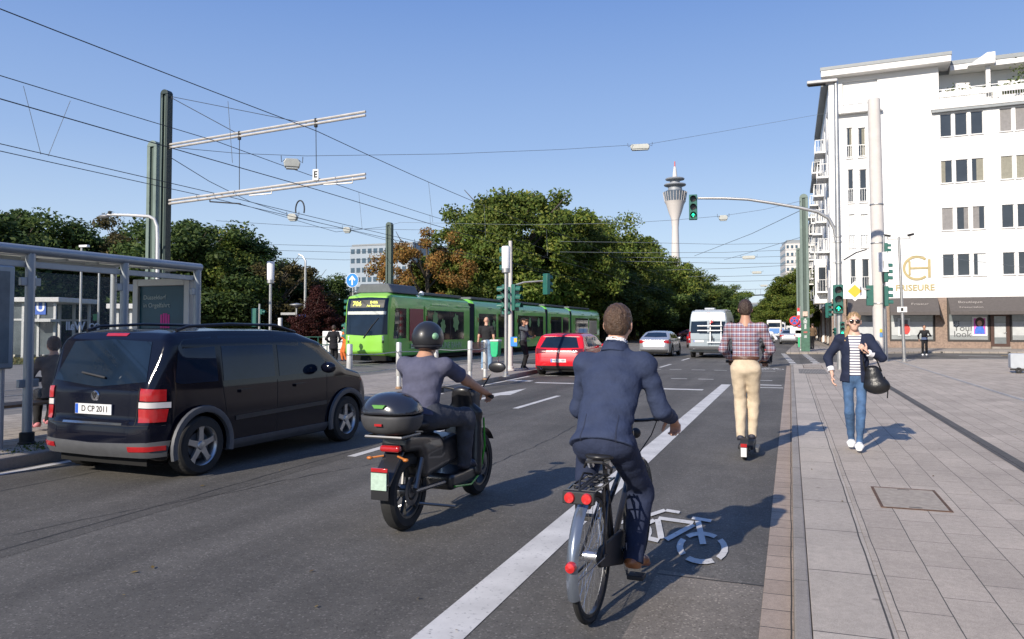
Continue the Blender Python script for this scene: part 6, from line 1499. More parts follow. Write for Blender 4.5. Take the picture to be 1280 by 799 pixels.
SILV = carpaint('silver_paint', (.50, .51, .53), .55, .25); SILV2 = carpaint('grey_silver_paint', (.38, .38, .39), .5, .28)
s1 = saloon('saloon_car', 'silver saloon with red tail lamps driving left of the camper van', (-7.0, 42.3, 0), R(-1), SILV)
copy_tree(s1, None, (-.15, 78.6, 0), R(0), 'silver saloon parked at the right kerb near the no stopping signs')
s3 = saloon('saloon_car', 'dark red car mostly hidden behind the camper van', (-6.9, 62, 0), 0, carpaint('dark_red_paint', (.10, .012, .02)))
copy_tree(s3, None, (-13.3, 96, 0), R(-60), 'small car far behind the red hatchback at the tree row')
s5 = copy_tree(s1, None, (-1.4, 175, 0), 0, 'tiny pale car far down the street near the white delivery vans')
# ---- camper van
def camper():
    t = thing('camper_van', 'pale silver camper van with white ladder rack on its rear doors', 'van', (-4.02, 41.3, 0), R(-.5))
    PC = carpaint('camper_paint', (.32, .37, .40), .25, .3); r = .35; wy = (.95, 4.6)
    prof = [(.06, .40), (.0, .55), (.02, 1.0), (.10, 2.0), (.16, 2.42), (.3, 2.50), (4.2, 2.52), (4.7, 2.30), (5.25, 1.45), (5.8, 1.15), (5.98, .8), (5.98, .35), (5.7, .28), (.2, .30)]
    plan = sym([(.93, -.02), (1.02, .12), (1.025, 5.0), (.9, 5.8), (.6, 6.0)]); sect = sym([(.98, .25), (1.025, .5), (1.02, 1.1), (.93, 2.1), (.84, 2.47), (.3, 2.55)])
    fn = car_shape(prof, plan, sect, wy, r, k=.10); sdf_mesh('body', fn, (-1.1, -.1, .2), (1.1, 6.1, 2.6), .045, PC, t)
    b = MB(); b.box(-.8, .8, .2, 5.6, .28, .45)
    for y in wy: b.box(-.82, .82, y-.4, y+.4, .3, .8)
    b.build('underbody', ARC, t, smooth=False)
    for y in wy:
        for sd_ in (-1, 1): wheel(t, sd_*.88, y, r, .22, sd_, RIMD)
    PW_ = carpaint('camper_white', (.52, .55, .57), .1, .35)
    patch(fn, [(-.80, 2.44), (0, 2.46), (.80, 2.44)], [(-.87, 1.96), (0, 1.97), (.87, 1.96)], 'y-', 'roof_cap', PW_, t, n=14, lift=.01)
    for sd_ in (-1, 1):
        patch(fn, [(sd_*.05, 1.92), (sd_*.86, 1.90)], [(sd_*.05, 1.30), (sd_*.90, 1.30)], 'y-', 'rear_window', GLS, t, n=8, lift=.01)
        patch(fn, [(sd_*.90, 1.38), (sd_*1.0, 1.36)], [(sd_*.90, .78), (sd_*1.0, .80)], 'y-', 'tail_lamp', TAILR, t, n=5, lift=.02)
        patch(fn, [(sd_*.92, 1.02), (sd_*1.0, 1.02)], [(sd_*.92, .94), (sd_*1.0, .94)], 'y-', 'reverse_lamp', TAILW, t, n=4, rows=3, lift=.03)
        patch(fn, [(2.2, 1.95), (3.2, 1.95)], [(2.2, 1.4), (3.2, 1.4)], 'x+' if sd_ > 0 else 'x-', 'side_window', GLS, t)
        patch(fn, [(4.0, 1.95), (4.5, 1.9), (4.95, 1.4)], [(4.0, 1.3), (5.0, 1.3)], 'x+' if sd_ > 0 else 'x-', 'side_window', GLS, t)
        b = MB(); b.box(sd_*1.04, sd_*1.28, 4.75, 4.85, 1.25, 1.65); b.build('wing_mirror', PLB, t, bevel=.03)
    patch(fn, [(-.004, 1.95), (.004, 1.95)], [(-.004, .6), (.004, .6)], 'y-', 'door_gap', SEAM, t, n=2, rows=14, lift=.003)
    patch(fn, [(-.9, .96), (.9, .96)], [(-.9, .95), (.9, .95)], 'y-', 'door_ridge', SEAM, t, n=12, rows=2, lift=.003)
    patch(fn, [(-.95, .62), (.95, .62)], [(-.96, .45), (.96, .45)], 'y-', 'rear_bumper', GPL, t, n=14, rows=4, lift=.06, depth=.02)
    patch(fn, [(-.95, .52), (.95, .52)], [(-.95, .49), (.95, .49)], 'y-', 'bumper_step', CHR, t, n=14, rows=2, lift=.08, depth=.02)
    plate(t, fn, surf_y(fn, -.45, .88)-.01, .88, None); 
    for o in t.children:
        if o.name.startswith('number_plate'): o.location.x = -.48
    patch(fn, [(-.12, 2.37), (.12, 2.37)], [(-.12, 2.33), (.12, 2.33)], 'y-', 'high_brake_lamp', TAILR, t, n=5, rows=3, lift=.02)
    RK = mat('rack_white', (.80, .80, .80), .4, .1, var=.03); yb = -.16
    b = MB()
    for x in (.12, .66): b.bar((x, yb, .80), (x, yb+.08, 1.98), .045)
    for z in (1.68, 1.44): b.bar((-.52, yb-.05, z), (.72, yb-.05, z), .05, .05)
    b.bar((.12, yb+.03, 1.97), (.66, yb+.03, 1.97), .045); b.bar((-.05, yb+.03, .83), (.9, yb+.03, .83), .05)
    for x in (.12, .66): b.bar((x, yb, .86), (x, .05, .86), .04); b.bar((x, yb+.06, 1.9), (x, .12, 1.9), .04)
    b.build('bicycle_rack', RK, t, smooth=False)
    b = MB(); 
    for k in range(6): b.bar((.16+random.uniform(-.05, .07), yb-.08, 1.75+k*.03), (.24+random.uniform(-.05, .08), yb-.1, 1.95+random.uniform(-.1, .1)), .02)
    b.build('red_straps', REDS, t, smooth=False)
    b = MB(); b.ell((.22, yb-.04, 1.05), (.04, .04, .14), 6); b.build('lock_cover', PLB, t)
    b = MB(); b.box(-.22, .28, .5, 1.1, 2.525, 2.62); b.build('roof_vent', PW_, t, bevel=.02)
    b = MB(); b.box(-.85, .85, 1.5, 3.8, 2.50, 2.54); b.build('roof_panel', PW_, t, bevel=.02)
    return t
camper()
# ---- far vans
def box_van(loc, rz, lab, c):
    t = thing('delivery_van', lab, 'van', loc, rz); P_ = carpaint('van_white_%d' % int(c[0]*100), c, 0, .35)
    fn = I([boxf((0, 2.9, 1.55), (1.02, 2.9, 1.15), .12)]); sdf_mesh('body', fn, (-1.1, -.1, .3), (1.1, 5.9, 2.8), .09, P_, t)
    for y in (1.0, 4.6):
        for sd_ in (-1, 1): b = MB(); b.lathe([(.001, -.1), (.34, -.1), (.36, 0), (.34, .1), (.001, .1)], (sd_*.9, y, .36), 'x', 16); b.build('wheel', TYRE, t)
    MB().box(-.8, .8, -.03, .05, 1.7, 2.3).build('rear_window', GLS, t); MB().box(-1.0, -.85, -.03, .03, .8, 1.3).build('tail_lamp', TAILR, t); MB().box(.85, 1.0, -.03, .03, .8, 1.3).build('tail_lamp', TAILR, t)
    MB().box(-.7, .7, -.035, -.001, .75, 1.5).build('blue_panel', mat('panel_blue', (.10, .25, .60), .5, var=.1), t); return t
q = atD(968, 424, 112); box_van((q.x, q.y, 0), 0, 'white van with blue rear panel beyond the white shirted cyclist', (.7, .7, .7))
q = atD(975, 418, 150); box_van((q.x, q.y, 0), 0, 'farther white van at the end of the street', (.6, .6, .6))
# ---- tram
def tram():
    t = thing('tram', 'long green low-floor tram with line number 706 on its front display', 'tram', (-17.62, 30.0, 0))
    GR = carpaint('tram_green', (.17, .52, .07), 0, .28); GD = mat('tram_dark_green', (.16, .52, .085), .3, var=.12, scale=1.2, coat=.8)
    GF = carpaint('tram_light_green', (.26, .58, .07), 0, .3); DG = mat('tram_roof_grey', (.10, .11, .12), .6, var=.15); BL = mat('tram_bellows', (.03, .032, .035), .8, var=.2)
    DRED = mat('tram_red_door', (.26, .035, .05), .35, var=.1); TG = mat('tram_glass', (.018, .022, .025), .05, var=.35, scale=.9, spec=1)
    hw = 1.2; Zr = 3.15
    prof = [(.22, .35), (.02, .52), (.0, .95), (.02, 1.25), (.16, 2.55), (.32, 2.98), (.75, 3.16), (9.1, 3.18), (9.1, .30), (.5, .28)]
    plan = sym([(.86, -.02), (1.10, .16), (1.195, .8), (1.2, 9.1)]); sect = sym([(1.14, .2), (1.2, .5), (1.2, 2.55), (1.08, 2.98), (.7, 3.2)])
    fn = I([polyf(prof, [1, 2]), (polyf(plan, [0, 1]), .12), (polyf(sect, [0, 2]), .10)], .1)
    def colr(c): return ((c[:, 1] > .62) & (c[:, 2] > .0)).astype(np.int32)
    o = sdf_mesh('front_section', fn, (-1.3, -.1, .2), (1.3, 9.15, 3.3), .055, [GF, GD], t, colfn=colr)
    # windscreen and front
    patch(fn, [(-1.02, 2.88), (0, 2.93), (1.02, 2.88)], [(-1.04, 1.28), (0, 1.22), (1.04, 1.28)], 'y-', 'windscreen', GLS, t, n=20, rows=12, lift=.012)
    patch(fn, [(-.96, 2.30), (.96, 2.30)], [(-.96, 2.16), (.96, 2.16)], 'y-', 'sun_blind', mat('sun_blind', (.55, .57, .52), .6, var=.05), t, n=16, rows=3, lift=.02)
    DSP = mat('display_yellow', (.75, .78, .12), .5, var=0, emit=.8)
    patch(fn, [(-.85, 2.80), (.85, 2.80)], [(-.85, 2.46), (.85, 2.46)], 'y-', 'destination_display', mat('display_black', (.01, .012, .01), .4, var=0), t, n=10, rows=4, lift=.018)
    yd = surf_y(fn, .3, 2.5)-.035
    til = Matrix.Rotation(R(-13), 4, 'X')
    for txt, sz, x, z in (('706', .30, -.52, 2.63), ('D-Bilk', .15, .32, 2.70), ('Am Steinberg', .12, .32, 2.55)):
        y_ = surf_y(fn, x, z)-.032; text_obj(txt, sz, DSP, t, Matrix.Translation((x, y_, z)) @ til @ Matrix.Rotation(R(90), 4, 'X'), 'display_lettering', .002, bold=.004)
    b = MB(); b.tube([(-.1, surf_y(fn, -.1, 1.15)-.03, 1.12), (.35, surf_y(fn, .35, 1.7)-.04, 1.72)], .022, 6); b.tube([(.05, surf_y(fn, .05, 1.35)-.035, 1.33), (.62, surf_y(fn, .6, 2.0)-.04, 2.02)], .014, 6); b.build('windscreen_wiper', PLB, t)
    # inside of the cab
    MB().box(-.85, .85, .5, .9, 1.0, 1.5).build('dashboard', GPL, t, smooth=False)
    for sd_ in (-1, 1):
        for z in (.95, 1.07, 1.18): b = MB(); y_ = surf_y(fn, sd_*.86, z); b.lathe([(.001, -.02), (.045, -.018), (.05, .01)], (sd_*.86, y_, z), 'y', 12); b.build('headlight', TAILW if z > 1 else PLB, t)
    b = MB(); b.box(-1.0, 1.0, .25, .6, .12, .33); b.build('coupler_skirt', ARC, t, smooth=False)
    patch(fn, [(-1.0, .58), (1.0, .58)], [(-1.0, .56), (1.0, .56)], 'y-', 'front_gap', GD, t, n=16, rows=2, lift=.004)
    # sections along the body (y from the front)
    secs = [(9.75, 15.9), (16.4, 22.9), (23.5, 29.4), (29.95, 39.4)]
    for k, (a, c) in enumerate(secs):
        pr = sym([(1.2, .32), (1.2, 2.55), (1.15, 2.85), (1.0, 3.05), (.7, 3.17)])
        b = MB(); b.prism(pr, a, c, 'xz'); b.build('body_section', GD, t, bevel=.03, ang=30)
    for a, c in ((9.1, 9.75), (15.9, 16.4), (22.9, 23.5), (29.4, 29.95)):
        b = MB(); n = 7
        P = []
        for i in range(n*2+1):
            y = a+(c-a)*i/(n*2); s_ = 1.0 if i % 2 else .965; P.append([(-1.15*s_, y, .4), (-1.15*s_, y, 2.9), (0, y, 3.12*s_), (1.15*s_, y, 2.9), (1.15*s_, y, .4)])
        b.grid(P); b.build('bellows', BL, t, smooth=False)
    # windows on the right side (x = +1.2)
    def side(nm, y0, y1, z0, z1, m_, lift=.006, par=None, th=.02): return MB().box(1.2-.01, 1.2+lift, y0, y1, z0, z1).build(nm, m_, par or t, smooth=False, bevel=.004)
    patch(fn, [(.62, 2.45), (1.62, 2.45)], [(.45, 1.10), (1.62, 1.10)], 'x+', 'cab_window', TG, t, n=8)
    b = MB(); b.tube([(1.22, .42, 2.35), (1.42, .35, 2.33), (1.42, .35, 2.25)], .02, 6); b.box(1.32, 1.5, .28, .36, 1.75, 2.25); b.build('outside_mirror', PLB, t)
    side('red_door', 1.9, 3.3, .98, 2.46, DRED, .010)
    side('side_window', 3.75, 8.15, .98, 2.42, TG); side('side_window', 10.3, 13.0, 1.0, 2.38, TG); side('door', 13.2, 15.4, .45, 2.45, GR); side('side_window', 13.35, 15.25, 1.0, 2.38, TG, .012)
    side('side_window', 16.9, 22.3, .98, 2.38, TG); side('side_window', 24.2, 27.0, 1.0, 2.4, TG); side('door', 27.1, 29.1, .45, 2.45, GR); side('side_window', 27.25, 28.95, 1.0, 2.38, TG, .012)
    side('side_window', 31.0, 35.2, 1.0, 2.38, TG); side('side_window', 35.6, 38.4, 1.0, 2.4, TG)
    for y in (5.0, 6.4, 11.2, 18.2, 19.8, 25.2, 32.2, 33.6): MB().box(1.207, 1.213, y, y+.03, .99, 2.4).build('window_bar', PLB, t, smooth=False)
    for y0, y1 in ((10.4, 12.9), (17.0, 22.2), (24.3, 26.9), (31.1, 35.1)): MB().box(1.207, 1.214, y0, y1, 2.08, 2.11).build('window_bar', PLB, t, smooth=False)
    for y in (3.45, 9.95, 16.6, 23.9, 30.4): side('body_stripe', y, y+.12, .5, 2.6, GR, .008); side('door_lamp', y+.18, y+.26, 1.9, 2.15, TAILR, .012)
    # green leaf shapes on the glass, pale lettering
    LFM = mat('pale_green_leaf', (.14, .30, .10), .5, var=.1)
    for y, z, s_ in ((4.6, 2.0, .42), (5.5, 1.65, .40), (7.1, 1.85, .50), (11.7, 1.75, .34), (12.6, 1.7, .36), (17.8, 1.75, .34), (19.3, 1.95, .36), (21.2, 1.95, .36)):
        b = MB(); b.prism([(y+s_*.8*math.cos(R(a))*(.86+.14*math.cos(R(a*7))), z+s_*math.sin(R(a))*(.86+.14*math.cos(R(a*7)))) for a in range(0, 360, 12)], 1.215, 1.219, 'yz'); b.build('leaf_sticker', LFM, t, smooth=False)
    TXM = mat('tram_pale_letters', (.36, .52, .32), .5, var=0); Ms = lambda y, z: Matrix.Translation((1.212, y, z)) @ Matrix.Rotation(R(90), 4, 'Z') @ Matrix.Rotation(R(90), 4, 'X')
    text_obj('www.rund-gruen.de', .22, TXM, t, Ms(5.2, 2.72), 'side_lettering', .004, sx=1.1); text_obj('GRÜNE BAHN', .44, TXM, t, Ms(6.3, .68), 'side_lettering', .004, bold=.006, sx=1.1)
    for y in (7.6, 9.0-.3, 12.0, 14.0, 18.0, 20.5, 26, 33.5, 36.5): text_obj('rheinbahn', .15, TXM, t, Ms(y, 2.70), 'side_lettering', .004)
    for y in (19, 26): text_obj('rheinbahn', .2, TXM, t, Ms(y, .72), 'side_lettering', .004)
    b = MB(); b.prism([(3.3+.06*k, .62) for k in range(0)]+[(2.0, .62), (3.2, .62), (3.2, .84), (2.0, .84)], 1.2, 1.212, 'yz'); b.build('pale_label', TXM, t, smooth=False)
    # roof equipment
    b = MB(); b.prism([(-.95, 3.14), (.95, 3.14), (.72, 3.56), (-.72, 3.56)], .75, 3.4, 'xz'); b.build('roof_unit', DG, t, bevel=.05)
    b = MB(); b.lathe([(.12, 0), (.12, .12), (.06, .2), (.001, .2)], (.75, 4.0, 3.15), n=12); b.build('roof_horn', LAMPW, t)
    for a, c in ((4.2, 8.6), (10.0, 15.5), (16.6, 22.5), (23.8, 29.0), (30.4, 37)):
        b = MB(); b.box(-.85, .85, a, c, 3.16, 3.30); b.build('roof_unit', DG, t, bevel=.03)
    b = MB(); b.box(-.95, .95, 1.0, 39.0, .10, .33); b.build('underframe', ARC, t, smooth=False)
    return t
tram()
# ================================================================== people
def skinm(name, c): return mat(name, c, .5, var=.06, scale=12, spec=.4)
SK1 = skinm('skin_fair', (.58, .33, .23)); SK2 = skinm('skin_tan', (.46, .25, .165)); SK3 = skinm('skin_light', (.64, .40, .30))
def clothm(name, c, var=.14, scale=12, bump=.75, bs=13, rough=.85): return mat(name, c, rough, var=var, scale=scale, bump=bump, bscale=bs, spec=.3)
def hairm(name, c):
    m = mat(name, c, .5, var=.35, scale=45, bump=.6, bscale=120, spec=.5); return m
def ik(a, c, l1, l2, pole):
    a, c = Vector(a), Vector(c); d = c-a; L_ = min(d.length, (l1+l2)*.999); dn = d.normalized(); x = (l1*l1-l2*l2+L_*L_)/(2*L_); h = math.sqrt(max(l1*l1-x*x, 0))
    p = Vector(pole); p = (p-dn*p.dot(dn)).normalized(); return a+dn*x+p*h
def ecap(a, b, r1, r2, lat, ratio):
    a = V3(a); b = V3(b); ba = b-a; L2 = float(ba.dot(ba))+1e-9; lat = V3(lat); lat = lat/np.linalg.norm(lat); kf = 1-1/ratio
    def f(P):
        pa = P-a; t = np.clip(pa.dot(ba)/L2, 0, 1)[:, None]; q = pa-t*ba; lc = q.dot(lat)[:, None]; q = q-lat*lc*kf
        return np.sqrt((q*q).sum(1))-(r1+(r2-r1)*t[:, 0])
    return f
def loc_(fn, c, M):
    """a shape defined in its own frame, placed at c with rotation M"""
    c = V3(c); A = np.array(M.to_3x3(), dtype=np.float32)
    return lambda P: fn((P-c).dot(A))
def wrinkle(fn, amp, seed=0, kz=1.0):
    r = random.Random(seed); K = [(V3([r.uniform(-1, 1)*28, r.uniform(-1, 1)*28, r.uniform(-1, 1)*55*kz]), r.uniform(0, 6)) for _ in range(5)]
    def f(P):
        d = fn(P); w_ = 0
        for k, ph in K: w_ = w_+np.sin(P.dot(k)+ph+1.5*np.sin(P.dot(k[[1, 2, 0]])*.4))
        return d+w_*(amp/3)
    return f
def hand_items(wr, d, nrm, side, curl=(25, 35, 25), s=1.0, thumb_curl=20, spread=1.0):
    """wr wrist, d direction of the hand, nrm palm normal (palm side), side vector towards the thumb"""
    d = Vector(d).normalized(); nrm = Vector(nrm); nrm = (nrm-d*nrm.dot(d)).normalized(); sd_ = Vector(side); sd_ = (sd_-d*sd_.dot(d)-nrm*sd_.dot(nrm)).normalized(); wr = Vector(wr)
    it = []
    k0 = wr+d*.085*s
    it.append((ecap(wr+d*.012*s, k0-d*.008*s, .016*s, .015*s, sd_, 2.1), .02))
    ln = [(.026, [.042, .026, .021], .030), (.009, [.046, .029, .022], .034), (-.009, [.043, .027, .021], .032), (-.026, [.034, .021, .018], .026)]
    for off, segs, _ in ln:
        p = k0+sd_*off*s-d*(.004+abs(off)*.15); dd = (d+sd_*off*2.2*spread*.3).normalized(); ax = sd_; a = 0; r_ = .0092*s
        for i, L_ in enumerate(segs):
            a += R(curl[i]); v = dd*math.cos(a)+nrm*math.sin(a); q = p+v*L_*s; it.append((cap(p, q, r_, r_*.9), .005)); p = q; r_ *= .92
    p = wr+d*.022*s+sd_*.022*s; v = (d*.6+sd_*.75+nrm*.25).normalized(); q = p+v*.038*s; it.append((cap(p, q, .014*s, .0115*s), .012)); a = R(thumb_curl)
    v2 = (v*math.cos(a)+(nrm*.7+d*.4).normalized()*math.sin(a)).normalized(); q2 = q+v2*.030*s; it.append((cap(q, q2, .0108*s, .010*s), .006)); v3 = (v2*math.cos(a)+(nrm*.8+d*.1).normalized()*math.sin(a)).normalized(); it.append((cap(q2, q2+v3*.026*s, .010*s, .0085*s), .005))
    return it
def head_fn(c, M, fem=False, s=1.0):
    it = [ellf((0, -.012, .030), (.076, .096, .090)), (ellf((0, .022, -.040), (.056 if not fem else .052, .066, .072)), .045), (ellf((0, .060, -.088), (.026, .022, .022)), .035),
          (cap((0, .086, .012), (0, .104, -.026), .009, .013), .014), (ellf((0, .083, -.030), (.018, .014, .010)), .012), (cap((-.022, .078, -.060), (.022, .078, -.060), .0075), .010), (cap((-.018, .077, -.070), (.018, .077, -.070), .007), .008),
          (cap((-.040, .074, .022), (.040, .074, .022), .009), .018), (ellf((.048, .055, -.026), (.02, .02, .02)), .025), (ellf((-.048, .055, -.026), (.02, .02, .02)), .025)]
    f0 = U(it, .02)
    eye = U([ellf((.031, .088, .003), (.016, .016, .011)), ellf((-.031, .088, .003), (.016, .016, .011))], .0)
    f1 = SUB(f0, eye, .012)
    ears = []
    for sx in (-1, 1): ears += [(ellf((sx*.079, -.012, -.008), (.010, .020, .032), Matrix.Rotation(sx*R(18), 3, 'Z')), .006)]
    ball = [(ellf((sx*.031, .072, .003), (.0125, .0125, .0125)), .002) for sx in (-1, 1)]
    f2 = U([f1]+ears+ball, .006)
    g = (lambda P: f2(P/s)*s) if s != 1.0 else f2
    return loc_(g, c, M)
def bounds(pts, pad): P = np.array([tuple(p) for p in pts]); return P.min(0)-pad, P.max(0)+pad
def foot_items(an, toe, sole=.0, r=.036, s=1.0):
    an, toe = Vector(an), Vector(toe); d = (toe-an); dh = Vector((d.x, d.y, 0)).normalized() if d.xy.length > 1e-4 else Vector((0, 1, 0)); lat = Vector((-dh.y, dh.x, 0))
    heel = an-d.normalized()*.045+Vector((0, 0, -.052)); ball = toe-d.normalized()*.07
    return heel, ball, toe, lat
def shoe_fn(an, toe, grow=1.0, top=.06):
    heel, ball, tp, lat = foot_items(an, toe); an = Vector(an)
    up = lat.cross((tp-heel).normalized()); up = up if up.z > 0 else -up
    body = U([ecap(heel+up*.030, ball+up*.022, .030*grow, .029*grow, lat, 1.25), (ecap(ball+up*.022, tp+up*.014, .029*grow, .018*grow, lat, 1.75), .02), (ecap(an+up*(-.03), heel.lerp(ball, .55)+up*.042, .036*grow, .027*grow, lat, 1.05), .03)], .02)
    return I([body, planef(-up, (-up).dot(heel-up*.004))], .006)
LAST = {}
def figure(label, loc, rz, J, top, topm, trousm, shoem, skin, hair=None, h=.008, hands=(), sleeve='long', hem=None, fem=False, name='person', hy=0, hp=0, hr=0, group=None, extra_skin=(), wide=1.0, slim=1.0, trouser_r=1.0, face=True, neckline=.0, jacket=False, belt=None, cat='person', skirtlen=None, hs=1.0, topname='shirt', lat=None, hairfn=None):
    """J: joints hips (hl,hr), knees, ankles, toes, shoulders, elbows, wrists, pelvis, waist, chest, neck, head"""
    g = {k: Vector(v) for k, v in J.items()}
    lat = (g['sr']-g['sl']).normalized() if lat is None else Vector(lat); latp = (g['hr']-g['hl']).normalized()
    HM = Matrix.Rotation(hy, 3, 'Z') @ Matrix.Rotation(hp, 3, 'X') @ Matrix.Rotation(hr, 3, 'Y')
    hd = head_fn(g['head'], HM, fem, hs); W_ = wide
    t_r = [(ecap(g['pelvis'], g['waist'], .100*W_, .090*W_, latp, 1.42), 0), (ecap(g['waist'], g['chest'], .090*W_, .112*W_, lat, 1.38), .06), (ecap(g['sl']-lat*-.02, g['sr']-lat*.02, .050, .050, (0, 0, 1), 1.0), .07), (cap(g['chest'], g['neck'], .07, .055), .06)]
    torso = U(t_r, .05)
    def limb(a, b, c, r1, r2, r3, off=0.0, k=.03, bulge=0):
        it = [(cap(a, b, r1+off, r2+off), k), (cap(b, c, r2*1.0+off, r3+off), k)]
        if bulge: q = Vector(b).lerp(Vector(c), .28); it.append((cap(Vector(b).lerp(Vector(c), .12), Vector(b).lerp(Vector(c), .45), bulge+off, bulge*.86+off), .04))
        return it
    S_ = slim*W_; arms = []; legs = []
    A_ = (.046*S_, .038*S_, .026*S_); Lg = (.082*S_, .056*S_, .036*S_)
    for s_ in 'lr':
        arms += limb(g['s'+s_], g['e'+s_], g['w'+s_], *A_, k=.03); legs += limb(g['h'+s_], g['k'+s_], g['a'+s_], *Lg, k=.05, bulge=.050*S_)
    items = [torso, (cap(g['neck']-(g['head']-g['neck']).normalized()*.04, Vector(g['head'])+HM @ Vector((0, -.015, -.045)), .058*(.86 if fem else 1), .052*(.86 if fem else 1)), .04), (hd, .022)]+arms+legs
    for s_ in 'lr':
        hl_, bl_, tp_, lt_ = foot_items(g['a'+s_], g['t'+s_]); items.append((ecap(hl_+Vector((0, 0, .03)), tp_+Vector((0, 0, .018)), .024, .016, lt_, 1.2), .02))
    for hs_ in hands: items += hand_items(*hs_[:4], **(hs_[4] if len(hs_) > 4 else {}))
    body = U(items+list(extra_skin), .03)
    pts = list(g.values())+[Vector(g['head'])+Vector((0, 0, .14))]; lo, hi = bounds(pts, .16)
    o = sdf_mesh(name, body, lo, hi, h, skin); o.location = loc; o.rotation_euler = (0, 0, rz); tag(o, label, cat, group)
    # top
    ax = (g['chest']-g['pelvis']).normalized(); o_t = .016 if jacket else .009; sl_r = .013 if jacket else .008
    it = [(ecap(g['waist'], g['chest'], .094*W_+o_t, .115*W_+o_t, lat, 1.40), .05), (ecap(g['sl'], g['sr'], .050+o_t, .050+o_t, (0, 0, 1), 1.0), .06), (cap(g['chest'], g['neck'], .075+o_t, .058+o_t), .05)]
    hemp = g['pelvis'] if hem is None else g['pelvis']+ax*hem
    if hem is None or hem < .12: it.append((ecap(hemp-ax*.10, g['waist'], (.124 if jacket else .106)*W_+o_t, .088*W_+o_t, latp, 1.46), .05))
    for s_ in 'lr':
        e_, w_ = g['e'+s_], g['w'+s_]
        if sleeve == 'long': it += limb(g['s'+s_], e_, w_-(w_-e_).normalized()*.012, *A_, off=sl_r+.004, k=.035)
        else: it.append((cap(g['s'+s_], g['s'+s_].lerp(e_, .72), A_[0]+.014, A_[1]+.022), .03))
    f = U(it, .04); f = wrinkle(f, .0065 if jacket else .0045, 3)
    cuts = [f, planef(-ax, (-ax).dot(hemp))]
    nd = (g['head']-g['neck']).normalized(); f = I(cuts, .006)
    f = SUB(f, cap(g['neck']+nd*(.055-neckline), g['neck']+nd*.4, .075), .01)
    for s_ in 'lr':
        e_, w_ = g['e'+s_], g['w'+s_]; v = (w_-e_).normalized()
        if sleeve == 'long': f = SUB(f, I([planef(-v, (-v).dot(w_-v*.018)), cap(w_-v*.0, w_+v*.1, .07)]), .004)
        else: v = (e_-g['s'+s_]).normalized(); q = g['s'+s_].lerp(e_, .72); f = SUB(f, I([planef(-v, (-v).dot(q)), cap(q, q+v*.2, .09)]), .004)
    LAST['top'] = f; tm = sdf_mesh(topname, f, lo, hi, h, topm, o)
    # trousers
    it = [(ecap(g['pelvis']-ax*.03, g['waist'].lerp(g['pelvis'], .35), .108*W_, .098*W_, latp, 1.40), 0)]
    for s_ in 'lr':
        hh, kk, aa = g['h'+s_], g['k'+s_], g['a'+s_]; it += limb(hh, kk, aa+Vector((0, 0, .0)), Lg[0]*1.0, Lg[1]*1.02, Lg[2]*1.2, off=.013*trouser_r, k=.045, bulge=.048*S_)
    f = wrinkle(U(it, .045), .004, 5, .9)
    wl = g['pelvis']+ax*.13; f = I([f, planef(ax, ax.dot(wl))], .005)
    for s_ in 'lr':
        v = (g['a'+s_]-g['k'+s_]).normalized(); f = SUB(f, I([planef(-v, (-v).dot(g['a'+s_]+v*.015)), cap(g['a'+s_], g['a'+s_]+v*.12, .10)]), .004)
    sdf_mesh('trousers', f, lo, hi, h, trousm, o)
    if belt is not None:
        b = g['pelvis']+ax*.095; f = I([ecap(g['pelvis'], g['waist'], .121*W_, .112*W_, latp, 1.42), planef(ax, ax.dot(b)+.02), planef(-ax, -ax.dot(b)+.02)], .004); sdf_mesh('belt', f, lo, hi, h, belt, o)
    for s_ in 'lr':
        a, t_ = g['a'+s_], g['t'+s_]; l2, h2 = bounds([a, t_], .12); sdf_mesh('shoe', shoe_fn(a, t_, 1.08), l2, h2, min(h, .008), shoem, o)
    if hair:
        kind, hm = hair; 
        cr = U([ellf((0, -.016, .034), (.083, .102, .094)), (ellf((0, -.045, -.02), (.068, .062, .07)), .04)], .03)
        K = V3([95, 60, 40])
        def rough_hair(P): return cr(P)+.0035*np.sin(P[:, 0]*150+np.sin(P[:, 2]*60)*2)*np.sin(P[:, 1]*90+P[:, 2]*70)
        if kind == 'short': cut = I([rough_hair, planef((0, .85, -.53), .018), planef((0, .0, -1), .070)], .012)
        elif kind == 'long': cut = I([rough_hair, planef((0, .92, -.38), .030)], .012)
        elif kind == 'bald': cut = None
        if kind in ('short', 'long'):
            for sx in (-1, 1): cut = SUB(cut, ellf((sx*.088, .000, -.026), (.020, .026, .040)), .008) if kind == 'short' else cut
            f = loc_(cut, g['head'], HM); c_ = g['head']; sdf_mesh('hair', f, Vector(c_)-Vector((.13,)*3), Vector(c_)+Vector((.13,)*3), min(h, .006), hm, o)
    return o, g, HM
def standing(hw=.09, sh=.185, Ht=1.76, foot=((-.10, 0), (.10, 0)), lean=0.0, toe=(0, .15), z0=0.0):
    k = Ht/1.76; J = {}
    J['pelvis'] = (0, 0, .95*k+z0); J['waist'] = (0, .01+lean*.3, 1.10*k+z0); J['chest'] = (0, .005+lean*.6, 1.30*k+z0); J['neck'] = (0, lean*.9-.005, 1.48*k+z0); J['head'] = (0, .02+lean*1.15, 1.645*k+z0)
    for s_, sx in (('l', -1), ('r', 1)):
        J['s'+s_] = (sx*sh, lean*.8-.005, 1.415*k+z0); J['h'+s_] = (sx*hw, 0, .90*k+z0); fx, fy = foot[0] if s_ == 'l' else foot[1]
        J['a'+s_] = (fx, fy, .085+z0); J['t'+s_] = (fx+toe[0]*sx+0.0, fy+toe[1], .03+z0); J['k'+s_] = tuple(ik(J['h'+s_], J['a'+s_], .43*k, .42*k, (0, 1, 0)))
    return J
